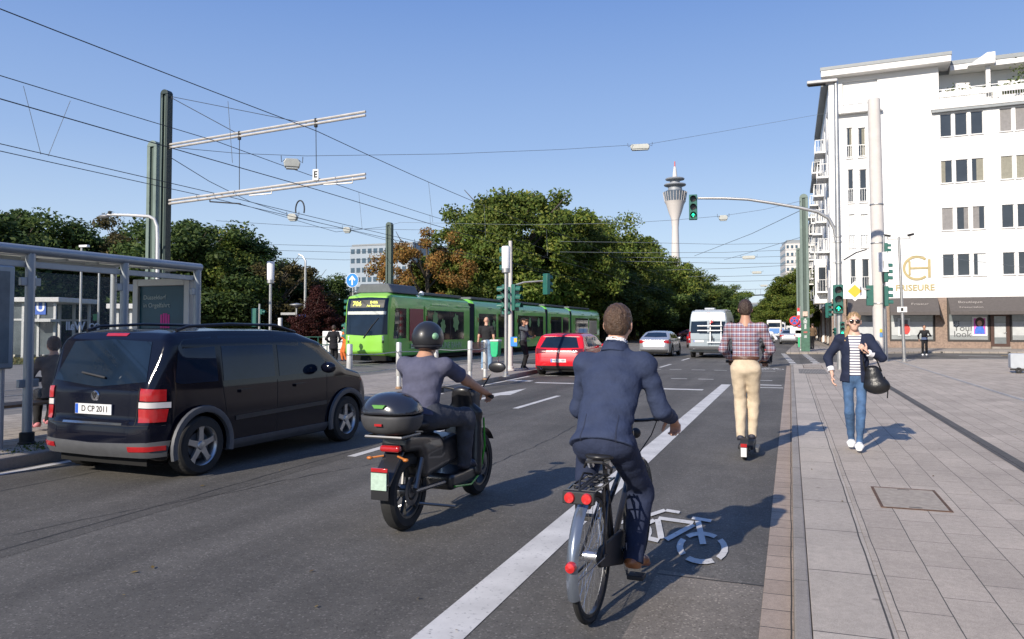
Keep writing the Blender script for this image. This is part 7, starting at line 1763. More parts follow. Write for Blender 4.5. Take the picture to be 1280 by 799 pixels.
def arm(J, s_, wr, pole, k=1.0, l1=.29, l2=.26): J['w'+s_] = tuple(wr); J['e'+s_] = tuple(ik(J['s'+s_], wr, l1*k, l2*k, pole))
NAVY = clothm('navy_suit', (.030, .042, .085), var=.14, scale=14); NAVYT = clothm('navy_trousers', (.022, .030, .062)); TANSH = mat('tan_leather', (.32, .11, .035), .4, var=.2, scale=20, coat=.3)
WSH = clothm('white_shirt', (.72, .72, .74)); HBR = hairm('brown_hair', (.075, .042, .024)); HDK = hairm('dark_hair', (.050, .030, .021)); HBL = hairm('blond_hair', (.36, .23, .11))
# ------------------------------------------------------------------ the bicycle
BKM = mat('bike_black', (.012, .012, .014), .35, var=.05, coat=.5); BLKP = mat('bike_plastic', (.02, .02, .022), .6, var=.1); CHR2 = mat('bright_metal', (.60, .61, .63), .22, .9, var=.08, scale=20)
def bicycle(loc, rz, label):
    t = thing('bicycle', label, 'bicycle', loc, rz); r = .345; RH = Vector((0, -.53, r)); FH = Vector((0, .55, r)); BB = Vector((0, -.10, .285)); ST = Vector((0, -.245, .70)); HT = Vector((0, .36, .88)); HB = Vector((0, .40, .70))
    for nm, c in (('rear_wheel', RH), ('front_wheel', FH)):
        b = MB(); b.tube([(c.x, c.y+(r-.018)*math.cos(a*math.pi/24), c.z+(r-.018)*math.sin(a*math.pi/24)) for a in range(48)], .0185, 8, closed=True); w_ = b.build(nm, TYRE, t)
        b = MB(); b.lathe([(r-.052, -.010), (r-.036, -.011), (r-.036, .011), (r-.052, .010), (r-.052, -.010)], tuple(c), 'x', 48); b.build('rim', BKM, w_)
        b = MB(); b.lathe([(r-.0365, -.0125), (r-.030, -.0185), (r-.026, -.0185), (r-.029, -.013)], tuple(c), 'x', 48); b.build('reflective_stripe', mat('reflex_white', (.62, .62, .62), .4, var=0), w_)
        b = MB()
        for k in range(36):
            a = 2*math.pi*k/36; a2 = a+(.5 if k % 4 < 2 else -.5)*.9; sx = .028 if k % 2 else -.028; b.tube([(c.x+sx, c.y+.03*math.cos(a2), c.z+.03*math.sin(a2)), (c.x, c.y+(r-.048)*math.cos(a), c.z+(r-.048)*math.sin(a))], .0011, 4, cap=False)
        b.build('spokes', CHR2, w_)
        b = MB(); b.lathe([(.001, -.05), (.022, -.048), (.022, -.034), (.032 if nm == 'rear_wheel' else .02, -.032), (.032 if nm == 'rear_wheel' else .02, .032), (.022, .034), (.022, .048), (.001, .05)], tuple(c), 'x', 18); b.build('hub', CHR2, w_)
    b = MB(); b.tube([BB, ST], .017, 10); b.tube([BB, HB+Vector((0, 0, 0))], .020, 10); b.tube([ST-Vector((0, -.02, .16)), HT-Vector((0, 0, .06))], .017, 10)
    for sx in (-1, 1):
        b.tube([BB+Vector((sx*.02, -.02, 0)), RH+Vector((sx*.062, 0, 0))], [.012, .009], 8); b.tube([ST+Vector((sx*.012, 0, -.06)), RH+Vector((sx*.062, 0, 0))], [.010, .008], 8)
    b.tube([HB, HT+Vector((0, -.005, .03))], .021, 10); b.build('frame', BKM, t)
    b = MB(); 
    for sx in (-1, 1): b.tube([HB+Vector((sx*.03, .01, -.03)), HB+Vector((sx*.055, .04, -.10)), FH+Vector((sx*.055, 0, 0))], [.014, .013, .008], 8)
    b.tube([HB+Vector((-.035, .01, -.03)), HB+Vector((.035, .01, -.03))], .016, 8); b.build('fork', BKM, t)
    b = MB(); b.tube([ST, ST+Vector((0, -.035, .13))], .0135, 10); b.build('seat_post', BKM, t)
    sd_ = U([ellf((0, -.345, .855), (.088, .095, .030)), (cap((0, -.27, .862), (0, -.13, .862), .032, .017), .05)], .03); sdf_mesh('saddle', I([sd_, planef((0, 0, 1), .875)], .012), (-.13, -.48, .78), (.13, -.07, .92), .007, mat('saddle_black', (.018, .018, .02), .38, var=.1, scale=20), t)
    b = MB()
    for sx in (-1, 1): b.tube([(sx*.03, -.38, .82), (sx*.028, -.28, .80), (sx*.015, -.18, .84)], .004, 6)
    for sx in (-1, 1): b.tube([(sx*.05, -.40, .835+.0*k) for k in range(1)]+[(sx*.05, -.37, .80)], .02, 8)
    b.build('saddle_springs', CHR2, t)
    hz = .965; b = MB(); b.tube([HT+Vector((0, 0, .02)), HT+Vector((0, .0, .09)), (0, .42, hz)], .014, 8); b.tube([(-.30, .29, hz+.03), (-.22, .35, hz+.035), (-.10, .41, hz+.01), (0, .42, hz), (.10, .41, hz+.01), (.22, .35, hz+.035), (.30, .29, hz+.03)], .0115, 10); b.build('handlebar', BKM, t)
    for sx in (-1, 1):
        b = MB(); b.tube([(sx*.215, .352, hz+.035), (sx*.31, .283, hz+.028)], .0165, 10); b.build('grip', BLKP, t)
        b = MB(); b.tube([(sx*.19, .375, hz+.03), (sx*.21, .40, hz+.02), (sx*.30, .345, hz+.0)], .006, 6); b.box(sx*.17-.015, sx*.17+.015, .36, .395, hz+.01, hz+.05); b.build('brake_lever', BLKP, t)
    b = MB(); b.tube([(.17, .38, hz+.02), (.15, .50, hz+.02), (.10, .52, hz-.10), (.03, .44, hz-.22)], .004, 6); b.tube([(-.17, .38, hz+.02), (-.12, .50, hz+.0), (-.06, .50, hz-.12), (-.01, .44, hz-.25)], .004, 6); b.build('cables', BLKP, t)
    b = MB(); b.ell((0, .50, hz-.09), (.035, .035, .035), 8); b.build('front_lamp', BLKP, t)
    # mudguards
    FEN = mat('mudguard_silver', (.20, .23, .28), .25, .6, var=.15, coat=.6)
    def guard(c, a0, a1, nm):
        b = MB(); P = []; n = 26; hw = .031
        for i in range(n+1):
            a = R(a0+(a1-a0)*i/n); row = []
            for j in range(7): u = -1+2*j/6; rr_ = r+.022-.020*u*u; row.append((c.x+hw*u, c.y+rr_*math.cos(a), c.z+rr_*math.sin(a)))
            P.append(row)
        b.grid(P); b.grid([[(x*.93, c.y+(y-c.y)*.993, c.z+(z-c.z)*.993) for x, y, z in r_] for r_ in P]); return b.build(nm, FEN, t, ang=60)
    guard(RH, 62, 202, 'rear_mudguard'); guard(FH, 10, 150, 'front_mudguard')
    b = MB(); 
    for sx in (-1, 1): b.tube([RH+Vector((sx*.07, 0, 0)), RH+Vector((sx*.03, (r+.0)*math.cos(R(185)), r*math.sin(R(185))))], .003, 5)
    b.build('mudguard_stay', CHR2, t)
    TL = mat('lamp_red', (.55, .02, .02), .2, var=.2, coat=1)
    a = R(178); pr = RH+Vector((0, (r+.03)*math.cos(a), (r+.03)*math.sin(a))); b = MB(); b.lathe([(.001, -.018), (.024, -.012), (.028, 0), (.028, .02)], (0, pr.y, pr.z+.03), 'y', 16); b.build('mudguard_reflector', TL, t)
    # carrier
    b = MB(); z = .735
    for sx in (-1, 1):
        b.tube([(sx*.075, -.34, z), (sx*.08, -.62, z), (sx*.07, -.74, z-.005)], .006, 6); b.tube([(sx*.079, -.58, z), RH+Vector((sx*.075, 0, .02))], .006, 6); b.tube([(sx*.03, -.34, z), (sx*.03, -.73, z)], .005, 6); b.tube([(sx*.075, -.36, z), (sx*.02, -.27, z-.04)], .005, 6)
    for y in (-.36, -.50, -.62, -.74): b.tube([(-.078, y, z), (.078, y, z)], .005, 6)
    b.build('carrier', BKM, t)
    b = MB(); 
    for dx_ in (-.045, 0.02, .05): b.tube([(dx_, -.36, z+.015), (dx_*1.2, -.5, z+.045), (dx_*.6, -.66, z+.03), (0, -.75, z)], .006, 6)
    b.tube([(-.08, -.40, z+.06), (-.05, -.46, z+.10), (.04, -.46, z+.10), (.08, -.41, z+.06), (.06, -.36, z+.03)], .008, 6); b.build('elastic_straps', BLKP, t)
    b = MB(); b.box(-.085, .085, -.775, -.75, z-.065, z-.0); lb = b.build('rear_lamp', BLKP, t, bevel=.006)
    for sx in (-1, 1): b = MB(); b.lathe([(.001, -.012), (.025, -.010), (.029, 0), (.029, .008)], (sx*.046, -.778, z-.033), 'y', 16); b.build('red_reflector', TL, lb)
    # drive
    ca = R(-78); pr_ = []
    for sx, a in ((1, ca), (-1, ca+math.pi)):
        e_ = BB+Vector((sx*.075, math.cos(a)*.17, math.sin(a)*.17)); b = MB(); b.tube([BB+Vector((sx*.06, 0, 0)), e_], [.014, .010], 8); b.build('crank', CHR2, t)
        b = MB(); b.box(e_.x+(.01 if sx > 0 else -.105), e_.x+(.105 if sx > 0 else -.01), e_.y-.045, e_.y+.045, e_.z-.013, e_.z+.013); b.build('pedal', BLKP, t, bevel=.005); pr_.append(e_)
    b = MB(); b.lathe([(.06, .040), (.085, .040), (.085, .046), (.06, .046), (.06, .040)], tuple(BB), 'x', 28); b.build('chainring', BLKP, t)
    g_ = [(BB.y+.105*math.cos(R(q)), BB.z+.105*math.sin(R(q))) for q in range(-80, 90, 20)]+[(RH.y+.05*math.cos(R(q)), RH.z+.055*math.sin(R(q))) for q in range(95, 270, 25)]
    b = MB(); b.prism(g_, .038, .058, 'yz'); b.build('chain_guard', BLKP, t, bevel=.006)
    b = MB(); b.tube([(-.04, -.36, .30), (-.09, -.38, .06), (-.12, -.40, .03)][:0]+[(-.06, -.30, .27), (-.10, -.52, .23)], .008, 6); b.build('kick_stand', BKM, t)
    return t, pr_
BX, BY, BRZ = -1.03+.035, 4.64, R(-2.5)
bk_t, ped = bicycle((BX, BY, 0), BRZ, 'black city bicycle with double red rear lamps ridden by the man in suit')
# ---- cyclist in the navy suit
J = {'pelvis': (0, -.30, .945), 'waist': (-.005, -.20, 1.08), 'chest': (0, -.095, 1.25), 'neck': (.005, -.03, 1.445), 'head': (.012, .015, 1.592), 'sl': (-.178, -.045, 1.352), 'sr': (.182, -.040, 1.357), 'hl': (-.095, -.27, .905), 'hr': (.095, -.27, .905)}
pr, pl = ped
J['ar'] = (.135, pr.y-.075, pr.z+.115); J['tr'] = (.165, pr.y+.08, pr.z+.045); J['al'] = (-.135, pl.y-.10, pl.z+.115); J['tl'] = (-.155, pl.y+.06, pl.z+.05)
J['kr'] = tuple(ik(J['hr'], J['ar'], .43, .41, (.10, 1, .1))); J['kl'] = tuple(ik(J['hl'], J['al'], .43, .41, (-.25, 1, .1)))
arm(J, 'r', (.285, .262, 1.012), (.30, -.35, -.9)); arm(J, 'l', (-.285, .262, 1.012), (-.10, -.4, -.9))
hands = [(J['wr'], (.10, .62, -.50), (-.1, -.35, -.9), (-1, .2, 0), dict(curl=(48, 62, 40), thumb_curl=45)), (J['wl'], (-.10, .62, -.50), (.1, -.35, -.9), (1, .2, 0), dict(curl=(48, 62, 40), thumb_curl=45))]
cy, cg, cH = figure('man in navy suit and white collar cycling away in the bike lane', (BX, BY, 0), BRZ, J, 'jacket', NAVY, NAVYT, TANSH, SK1, ('short', HBR), h=.0075, hands=hands, jacket=True, hem=-.055, topname='jacket', hp=R(-4), trouser_r=1.15, wide=.95, slim=1.0)
lo, hi = bounds([cg['neck']], .14)
nd = (cg['head']-cg['neck']).normalized(); f = I([SUB(cap(cg['neck']-nd*.02, cg['neck']+nd*.052, .072, .064), cap(cg['neck']-nd*.05, cg['neck']+nd*.2, .060, .058), .002), planef(nd, nd.dot(cg['neck']+nd*.060))], .003); sdf_mesh('shirt_collar', f, lo, hi, .006, WSH, cy)
for s_ in 'lr':
    w_, e_ = cg['w'+s_], cg['e'+s_]; v = (w_-e_).normalized(); b = MB(); b.tube([w_-v*.035, w_-v*.004], [.037, .035], 14); b.build('shirt_cuff', WSH, cy)
# seams, vents and collar of the jacket
SEAMC = mat('navy_seam', (.018, .025, .052), .9, var=0); jf = LAST['top']
for sx in (-1, 1):
    patch(jf, [(sx*.090, 1.08), (sx*.093, 1.08)], [(sx*.098, .925), (sx*.108, .925)], 'y-', 'side_vent', SEAMC, cy, n=2, rows=14, lift=.002, depth=.004)
f = SUB(cap(cg['neck']-nd*.055, cg['neck']+nd*.030, .098, .074), cap(cg['neck']-nd*.10, cg['neck']+nd*.2, .072, .066), .004); f = I([f, planef(nd, nd.dot(cg['neck']+nd*.040)), planef(-nd, (-nd).dot(cg['neck']-nd*.03))], .006); sdf_mesh('jacket_collar', f, *bounds([cg['neck']], .16), .007, NAVY, cy)
# ------------------------------------------------------------------ scooter man in checked shirt
def kick_scooter(loc, rz, label):
    t = thing('electric_scooter', label, 'scooter', loc, rz)
    for nm, y in (('rear_wheel', 0), ('front_wheel', .88)):
        b = MB(); b.lathe([(.06, -.028), (.10, -.026), (.11, 0), (.10, .026), (.06, .028)], (0, y, .11), 'x', 24); w_ = b.build(nm, TYRE, t); b = MB(); b.lathe([(.001, -.03), (.058, -.028), (.058, .028), (.001, .03)], (0, y, .11), 'x', 18); b.build('hub_motor', GPL, w_)
    b = MB(); b.box(-.09, .09, .12, .72, .10, .155); b.build('deck', BLKP, t, bevel=.015)
    b = MB(); b.box(-.03, .03, -.02, .14, .12, .15); b.tube([(-.05, 0, .11), (-.05, .14, .13)], .012, 6); b.tube([(.05, 0, .11), (.05, .14, .13)], .012, 6); b.build('rear_fork', BLKP, t)
    b = MB(); P = [[(x, .0+.145*math.cos(R(a)), .11+.145*math.sin(R(a))) for x in (-.045, 0, .045)] for a in range(60, 200, 12)]; b.grid(P); b.build('rear_mudguard', BLKP, t)
    b = MB(); b.box(-.035, .035, -.165, -.15, .17, .21); b.build('rear_lamp', TAILR, t); b = MB(); b.box(-.032, .032, -.178, -.17, .04+.02, .165); b.build('insurance_plate', PLATE, t, smooth=False)
    b = MB(); b.tube([(0, .88, .14), (0, .80, .45), (0, .70, 1.12)], .022, 10); b.build('steering_column', BLKP, t)
    b = MB(); b.tube([(-.26, .66, 1.14), (-.1, .70, 1.13), (.1, .70, 1.13), (.26, .66, 1.14)], .014, 8); b.build('handlebar', BLKP, t)
    for sx in (-1, 1): b = MB(); b.tube([(sx*.16, .683, 1.135), (sx*.27, .655, 1.14)], .018, 8); b.build('grip', BLKP, t)
    b = MB(); b.box(.09, .15, .2, .5, .06, .12); b.build('side_stand', GPL, t, bevel=.01); return t
SX0, SY0 = -.53, 9.70
kick_scooter((SX0, SY0, 0), R(-1), 'black electric kick scooter under the man in the checked shirt')
def checks(name):
    m = bpy.data.materials.new(name); m.use_nodes = True; n, l, b = nodes(m); tc = n.new('ShaderNodeTexCoord'); s = n.new('ShaderNodeSeparateXYZ'); l.new(tc.outputs['Object'], s.inputs[0])
    def band(ax, per, w_, ph=0.0):
        a = n.new('ShaderNodeMath'); a.operation = 'MULTIPLY_ADD'; a.inputs[1].default_value = 1/per; a.inputs[2].default_value = ph+50; l.new(s.outputs[ax], a.inputs[0])
        f = n.new('ShaderNodeMath'); f.operation = 'FRACT'; l.new(a.outputs[0], f.inputs[0]); c = n.new('ShaderNodeMath'); c.operation = 'LESS_THAN'; c.inputs[1].default_value = w_; l.new(f.outputs[0], c.inputs[0]); return c.outputs[0]
    col = None
    def mixc(prev, fac, c, amt):
        m1 = n.new('ShaderNodeMath'); m1.operation = 'MULTIPLY'; m1.inputs[1].default_value = amt; l.new(fac, m1.inputs[0]); mx = n.new('ShaderNodeMix'); mx.data_type = 'RGBA'; l.new(m1.outputs[0], mx.inputs[0])
        if prev is None: mx.inputs[6].default_value = (.30, .27, .33, 1)
        else: l.new(prev, mx.inputs[6])
        mx.inputs[7].default_value = (*c, 1); return mx.outputs[2]
    for ax in (0, 2):
        col = mixc(col, band(ax, .056, .36), (.20, .055, .055), .62); col = mixc(col, band(ax, .056, .14, .45), (.05, .07, .17), .62); col = mixc(col, band(ax, .056, .13, .22), (.62, .60, .64), .6)
    l.new(col, b.inputs['Base Color']); b.inputs['Roughness'].default_value = .85; return m
SHK = checks('checked_shirt'); CHINO = clothm('cream_chinos', (.56, .46, .33), bump=.35); DKSH = mat('dark_shoe', (.03, .032, .05), .6, var=.1); BELT = mat('brown_belt', (.10, .04, .02), .5, var=.1)
J = standing(foot=((-.062, .24), (.060, .40)), Ht=1.76, z0=.155, sh=.195, lean=.03); 
for k_ in list(J): 
    if k_[0] not in 'at' : J[k_] = (J[k_][0], J[k_][1]+.30, J[k_][2])
J['kl'] = tuple(ik(J['hl'], J['al'], .43, .42, (0, 1, 0))); J['kr'] = tuple(ik(J['hr'], J['ar'], .43, .42, (.0, 1, 0)))
arm(J, 'r', (.20, .60, 1.17), (.80, -.35, -.65), l1=.29); arm(J, 'l', (-.20, .60, 1.17), (-.62, -.35, -.75), l1=.29)
hd2 = [(J['wr'], (.05, .9, -.2), (0, -.2, -1), (-1, 0, 0), dict(curl=(45, 60, 40), thumb_curl=40)), (J['wl'], (-.05, .9, -.2), (0, -.2, -1), (1, 0, 0), dict(curl=(45, 60, 40), thumb_curl=40))]
figure('man in checked shirt and cream trousers riding away on an electric scooter', (SX0, SY0, 0), R(-1), J, 'shirt', SHK, CHINO, DKSH, SK2, ('short', HDK), h=.010, hands=hd2, hem=.07, belt=BELT, trouser_r=.8, wide=1.0)
# ------------------------------------------------------------------ woman walking towards the camera
BLAZ = clothm('navy_blazer', (.016, .022, .048)); JEAN = mat('blue_jeans', (.055, .115, .225), .85, var=.45, scale=5, bump=.7, bscale=15); WSN = mat('white_sneaker', (.75, .75, .74), .5, var=.04); BAGM = mat('black_leather', (.012, .012, .013), .35, var=.2, scale=14, bump=.25, bscale=30)
def stripes(name):
    m = bpy.data.materials.new(name); m.use_nodes = True; n, l, b = nodes(m); tc = n.new('ShaderNodeTexCoord'); s = n.new('ShaderNodeSeparateXYZ'); l.new(tc.outputs['Object'], s.inputs[0])
    a = n.new('ShaderNodeMath'); a.operation = 'MULTIPLY'; a.inputs[1].default_value = 1/.034; l.new(s.outputs[2], a.inputs[0]); f = n.new('ShaderNodeMath'); f.operation = 'FRACT'; l.new(a.outputs[0], f.inputs[0]); c = n.new('ShaderNodeMath'); c.operation = 'LESS_THAN'; c.inputs[1].default_value = .38; l.new(f.outputs[0], c.inputs[0])
    mx = n.new('ShaderNodeMix'); mx.data_type = 'RGBA'; l.new(c.outputs[0], mx.inputs[0]); mx.inputs[6].default_value = (.74, .73, .74, 1); mx.inputs[7].default_value = (.04, .045, .10, 1); l.new(mx.outputs[2], b.inputs['Base Color']); b.inputs['Roughness'].default_value = .85; return m
STRP = stripes('striped_shirt')
wp = G(1069, 562, .06)
J = standing(foot=((-.045, .16), (.055, -.12)), Ht=1.70, sh=.160, hw=.082, z0=.0)   # she faces +y locally, rotated to the camera below
# picture-left arm is her right arm: local x negative once turned round is picture right
arm(J, 'r', (.255, .10, .93), (.8, -.6, 0), l1=.28, l2=.25); arm(J, 'l', (-.13, .235, 1.22), (-.9, -.3, -.7), l1=.28, l2=.24)
hd3 = [(J['wr'], (.0, .12, -1), (-1, .1, 0), (0, 1, 0), dict(curl=(18, 28, 18), s=.93)), (J['wl'], (.45, .25, .65), (.4, -.8, .2), (.2, -.3, 1), dict(curl=(60, 70, 45), s=.93, thumb_curl=40))]
wo, wg, wH = figure('blond woman in sunglasses, navy blazer and jeans walking towards the camera', (wp.x+.01, wp.y, .06), R(180-6), J, 'shirt', STRP, JEAN, WSN, SK3, None, h=.0075, hands=hd3, hem=.0, fem=True, slim=.84, wide=.90, hs=1.0, hy=R(6), sleeve='short', neckline=.03, trouser_r=.45)
lo, hi = bounds(list(wg.values()), .17)
# blazer, open at the front
latw = Vector((1, 0, 0)); it = [(ecap(wg['waist'], wg['chest'], .108, .122, latw, 1.34), .05), (ecap(wg['sl'], wg['sr'], .066, .066, (0, 0, 1), 1), .05), (ecap(wg['pelvis']-Vector((0, 0, .08)), wg['waist'], .130, .104, latw, 1.36), .05), (cap(wg['chest'], wg['neck'], .078, .066), .05)]
for s_ in 'lr':
    e_, w_ = wg['e'+s_], wg['w'+s_]; it += [(cap(wg['s'+s_], e_, .066, .052), .03), (cap(e_, w_.lerp(e_, .22), .050, .042), .03)]
f = wrinkle(U(it, .04), .004, 9)
f = I([f, planef((0, 0, -1), -(wg['pelvis'].z-.075))], .006)
# the opening: a slot that widens downwards, cut through the front
slot = lambda P: np.maximum(np.abs(P[:, 0]+.005)-(.052+.025*np.clip((1.30-P[:, 2])*1.2, 0, 1)+.028*np.clip((P[:, 2]-1.25)*5, 0, 1)), -(P[:, 1]-.02))
f = SUB(f, slot, .008); f = SUB(f, cap(wg['neck']+Vector((0, 0, .03)), wg['neck']+Vector((0, 0, .4)), .072), .01)
for s_ in 'lr':
    e_, w_ = wg['e'+s_], wg['w'+s_]; v = (w_-e_).normalized(); q = w_.lerp(e_, .22); f = SUB(f, I([planef(-v, (-v).dot(q)), cap(q, q+v*.12, .07)]), .004)
sdf_mesh('blazer', f, lo, hi, .008, BLAZ, wo)
for s_ in 'lr':
    e_, w_ = wg['e'+s_], wg['w'+s_]; q = w_.lerp(e_, .22); v = (e_-w_).normalized(); b = MB(); b.tube([q-v*.012, q+v*.045], [.043, .046], 16); b.build('rolled_cuff', WSH, wo)
# hair: parted, tied, falling over one shoulder
cr = U([ellf((0, -.018, .034), (.083, .102, .092)), (ellf((0, -.055, -.02), (.066, .055, .07)), .04)], .03)
cut = I([lambda P: cr(P)+.003*np.sin(P[:, 0]*170+np.sin(P[:, 2]*50))*np.sin(P[:, 1]*60), planef((0, .86, -.50), .034)], .010)
hf = U([loc_(lambda P: cut(P), wg['head'], wH), (cap(wg['head']+Vector((.035, -.07, -.03)), wg['head']+Vector((.085, -.02, -.14)), .034, .030), .02), (cap(wg['head']+Vector((.085, -.02, -.14)), wg['head']+Vector((.100, .045, -.24)), .030, .012), .02)], .02)
hf2 = lambda P: hf(P)+.0025*np.sin(P[:, 0]*230+P[:, 2]*40)
c_ = wg['head']; sdf_mesh('hair', hf2, c_-Vector((.16, .16, .30)), c_+Vector((.16, .16, .15)), .006, HBL, wo)
# sunglasses
sg = thing('x', None, None); bpy.data.objects.remove(sg)
b = MB(); Mh = Matrix.Translation(c_) @ wH.to_4x4() @ Matrix.Diagonal((1, 1, 1, 1))
for sx in (-1, 1): b.lathe([(.001, .001), (.021, .0), (.0265, -.004), (.021, -.008), (.001, -.006)], (0, 0, 0), 'y', 20, Mh @ Matrix.Translation((sx*.031, .101, .002)) @ Matrix.Diagonal((1.12, 1, .95, 1)))
b.build('sunglasses', mat('sunglass_dark', (.02, .012, .008), .08, var=0, spec=.8), wo)
b = MB(); b.tube([Mh @ Vector((-.009, .102, .008)), Mh @ Vector((.009, .102, .008))], .002, 6)
for sx in (-1, 1): b.tube([Mh @ Vector((sx*.058, .096, .006)), Mh @ Vector((sx*.082, .04, .004)), Mh @ Vector((sx*.082, -.01, -.002))], .002, 6)
b.build('sunglass_frame', mat('frame_gold', (.45, .35, .18), .3, .8, var=0), wo)
b = MB(); b.tube([Mh @ Vector((-.017, .0845, -.064)), Mh @ Vector((0, .087, -.064)), Mh @ Vector((.017, .0845, -.064))], .0042, 6); b.build('lips', mat('lips_red', (.45, .12, .11), .45, var=0), wo)
# handbag hanging from the raised hand
gx = wg['wl']+Vector((.03, .05, .03)); bf = U([ecap((-.235, .10, .80), (-.20, .10, 1.0), .085, .055, (1, 0, 0), 1.55), (ellf((-.25, .10, .80), (.14, .08, .09)), .05)], .05)
bag = sdf_mesh('handbag', wrinkle(bf, .0035, 12), (-.46, -.02, .62), (-.02, .24, 1.12), .010, BAGM); bag.location = wo.location; bag.rotation_euler = wo.rotation_euler; tag(bag, 'soft black leather handbag held by the walking woman', 'handbag')
b = MB(); b.tube([(-.30, .10, .98), (-.25, .14, 1.12), tuple(gx), (-.10, .16, 1.10), (-.12, .11, .98)], .009, 8); b.build('handle', BAGM, bag)
b = MB(); b.tube([(-.33, .12, .92), (-.37, .13, .80), (-.36, .13, .66)], .008, 6); b.build('strap', BAGM, bag)
# ------------------------------------------------------------------ motorbike with rider
MX, MY, MRZ = -2.85, 5.72, R(-1.5)
mt = thing('motor_scooter', 'black and green motor scooter with large top case in the right lane', 'motorcycle', (MX, MY, 0), MRZ)
MBK = mat('scooter_black', (.016, .016, .018), .35, var=.1, coat=.4); MMT = mat('scooter_matt', (.045, .045, .048), .6, var=.15, scale=14); MCH = mat('dark_metal', (.16, .16, .165), .35, .8, var=.1)
MGN = mat('scooter_green', (.03, .34, .02), .4, var=.1, coat=.3)
wr_ = .30; RHY, FHY = -.25, 1.13
for nm, y in (('rear_wheel', RHY), ('front_wheel', FHY)):
    b = MB(); b.lathe([(wr_*.70, -.055), (wr_*.88, -.060), (wr_*.97, -.04), (wr_, 0), (wr_*.97, .04), (wr_*.88, .060), (wr_*.70, .055)], (0, y, wr_), 'x', 36); w_ = b.build(nm, TYRE, mt)
    b = MB(); b.lathe([(wr_*.70, -.05), (wr_*.64, -.045), (wr_*.64, .045), (wr_*.70, .05)], (0, y, wr_), 'x', 32)
    for k in range(5):
        a = 2*math.pi*k/5+.2
        for sx in (-1, 1): b.bar((sx*.02, y+.04*math.cos(a), wr_+.04*math.sin(a)), (sx*.03, y+wr_*.66*math.cos(a+.18*sx), wr_+wr_*.66*math.sin(a+.18*sx)), .022, .012)
    b.build('rim', RIMD, w_, ang=30); b = MB(); b.lathe([(.001, -.07), (.05, -.065), (.05, .065), (.001, .07)], (0, y, wr_), 'x', 18); b.lathe([(.07, .066), (.11, .066), (.11, .07), (.07, .07)], (0, y, wr_), 'x', 24); b.build('hub', MCH, w_)
f = U([boxf((0, .18, .52), (.13, .33, .12), .05, Matrix.Rotation(R(6), 3, 'X')), (boxf((0, .55, .27), (.16, .26, .07), .04), .06), (boxf((0, -.12, .66), (.12, .30, .07), .05, Matrix.Rotation(R(-6), 3, 'X')), .08)], .06)
sdf_mesh('main_body', f, (-.25, -.6, .1), (.25, 1.0, .95), .016, MBK, mt)
f = U([ecap((0, -.28, .83), (0, .30, .77), .055, .06, (1, 0, 0), 2.4), (ecap((0, .30, .76), (0, .42, .74), .05, .035, (1, 0, 0), 2.0), .05)], .04); sdf_mesh('seat', I([f, planef((0, 0, 1), .835)], .03), (-.25, -.45, .65), (.25, .55, .95), .014, mat('seat_vinyl', (.02, .02, .022), .55, var=.1), mt)
f = I([U([ecap((0, .80, .28), (0, .86, .80), .07, .06, (1, 0, 0), 2.9), (ecap((0, .86, .80), (0, .80, 1.0), .06, .04, (1, 0, 0), 2.2), .05)], .05)], .02); sdf_mesh('leg_shield', f, (-.3, .6, .15), (.3, 1.1, 1.1), .016, MBK, mt)
f = U([boxf((0, .90, .90), (.12, .10, .12), .06)], .03); sdf_mesh('front_cowl', f, (-.2, .7, .7), (.2, 1.1, 1.1), .016, MMT, mt)
for sx in (-1, 1):
    b = MB(); b.tube([(sx*.175, .30, .24), (sx*.18, .62, .20), (sx*.17, .84, .26), (sx*.19, .90, .5), (sx*.17, .92, .75)], .009, 6); b.build('green_line', MGN, mt)
    b = MB(); b.tube([(sx*.08, 1.0, .72), (sx*.085, FHY-.01, wr_)], .022, 8); b.build('fork_leg', MCH, mt)
    b = MB(); b.tube([(sx*.09, -.10, .62), (sx*.10, RHY, wr_+.02)], .022, 8); b.tube([(sx*.10, RHY+.5, .28), (sx*.09, RHY, wr_)], .02, 8); b.build('rear_suspension', MCH, mt)
    b = MB(); b.tube([(0, .80, 1.0), (sx*.16, .78, 1.03), (sx*.30, .68, .98)], .013, 8); b.build('handlebar', MBK, mt)
    b = MB(); b.tube([(sx*.24, .715, 1.0), (sx*.37, .655, .965)], .018, 8); b.build('grip', BLKP, mt)
    b = MB(); b.tube([(sx*.22, .74, 1.01), (sx*.30, .78, 1.16)], .007, 6); b.ell((sx*.36, .78, 1.22), (.085, .018, .05), 10); b.build('mirror', MBK, mt)
    b = MB(); b.tube([(sx*.06, -.46, .60), (sx*.15, -.50, .585)], .008, 6); b.ell((sx*.155, -.51, .585), (.024, .018, .014), 8); b.build('indicator', mat('indicator_orange', (.45, .15, .03), .3, var=0), mt)
for a in range(1): pass
b = MB(); P = [[(x, FHY+(wr_+.03)*math.cos(R(a)), wr_+(wr_+.03)*math.sin(R(a))) for x in (-.07, 0, .07)] for a in range(35, 160, 10)]; b.grid(P); b.build('front_mudguard', MBK, mt)
b = MB(); b.bar((0, -.36, .66), (0, -.62, .40), .16, .03, (0, 1, 0)); b.build('tail_bracket', MBK, mt, bevel=.01)
f = boxf((0, -.46, .655), (.085, .03, .025), .02); sdf_mesh('tail_lamp', f, (-.12, -.52, .6), (.12, -.4, .7), .008, TAILR, mt)
b = MB(); b.box(-.07, .07, -.632, -.617, .505, .535); b.build('tail_reflector', TAILR, mt, bevel=.004)
b = MB(); b.box(-.065, .065, -.637, -.627, .375, .50); npl = b.build('number_plate', mat('plate_pale_green', (.42, .55, .45), .45, var=.15, scale=30), mt, smooth=False)
b = MB(); b.box(-.072, .072, -.622, -.612, .30, .51); b.build('plate_holder', MBK, mt, smooth=False)
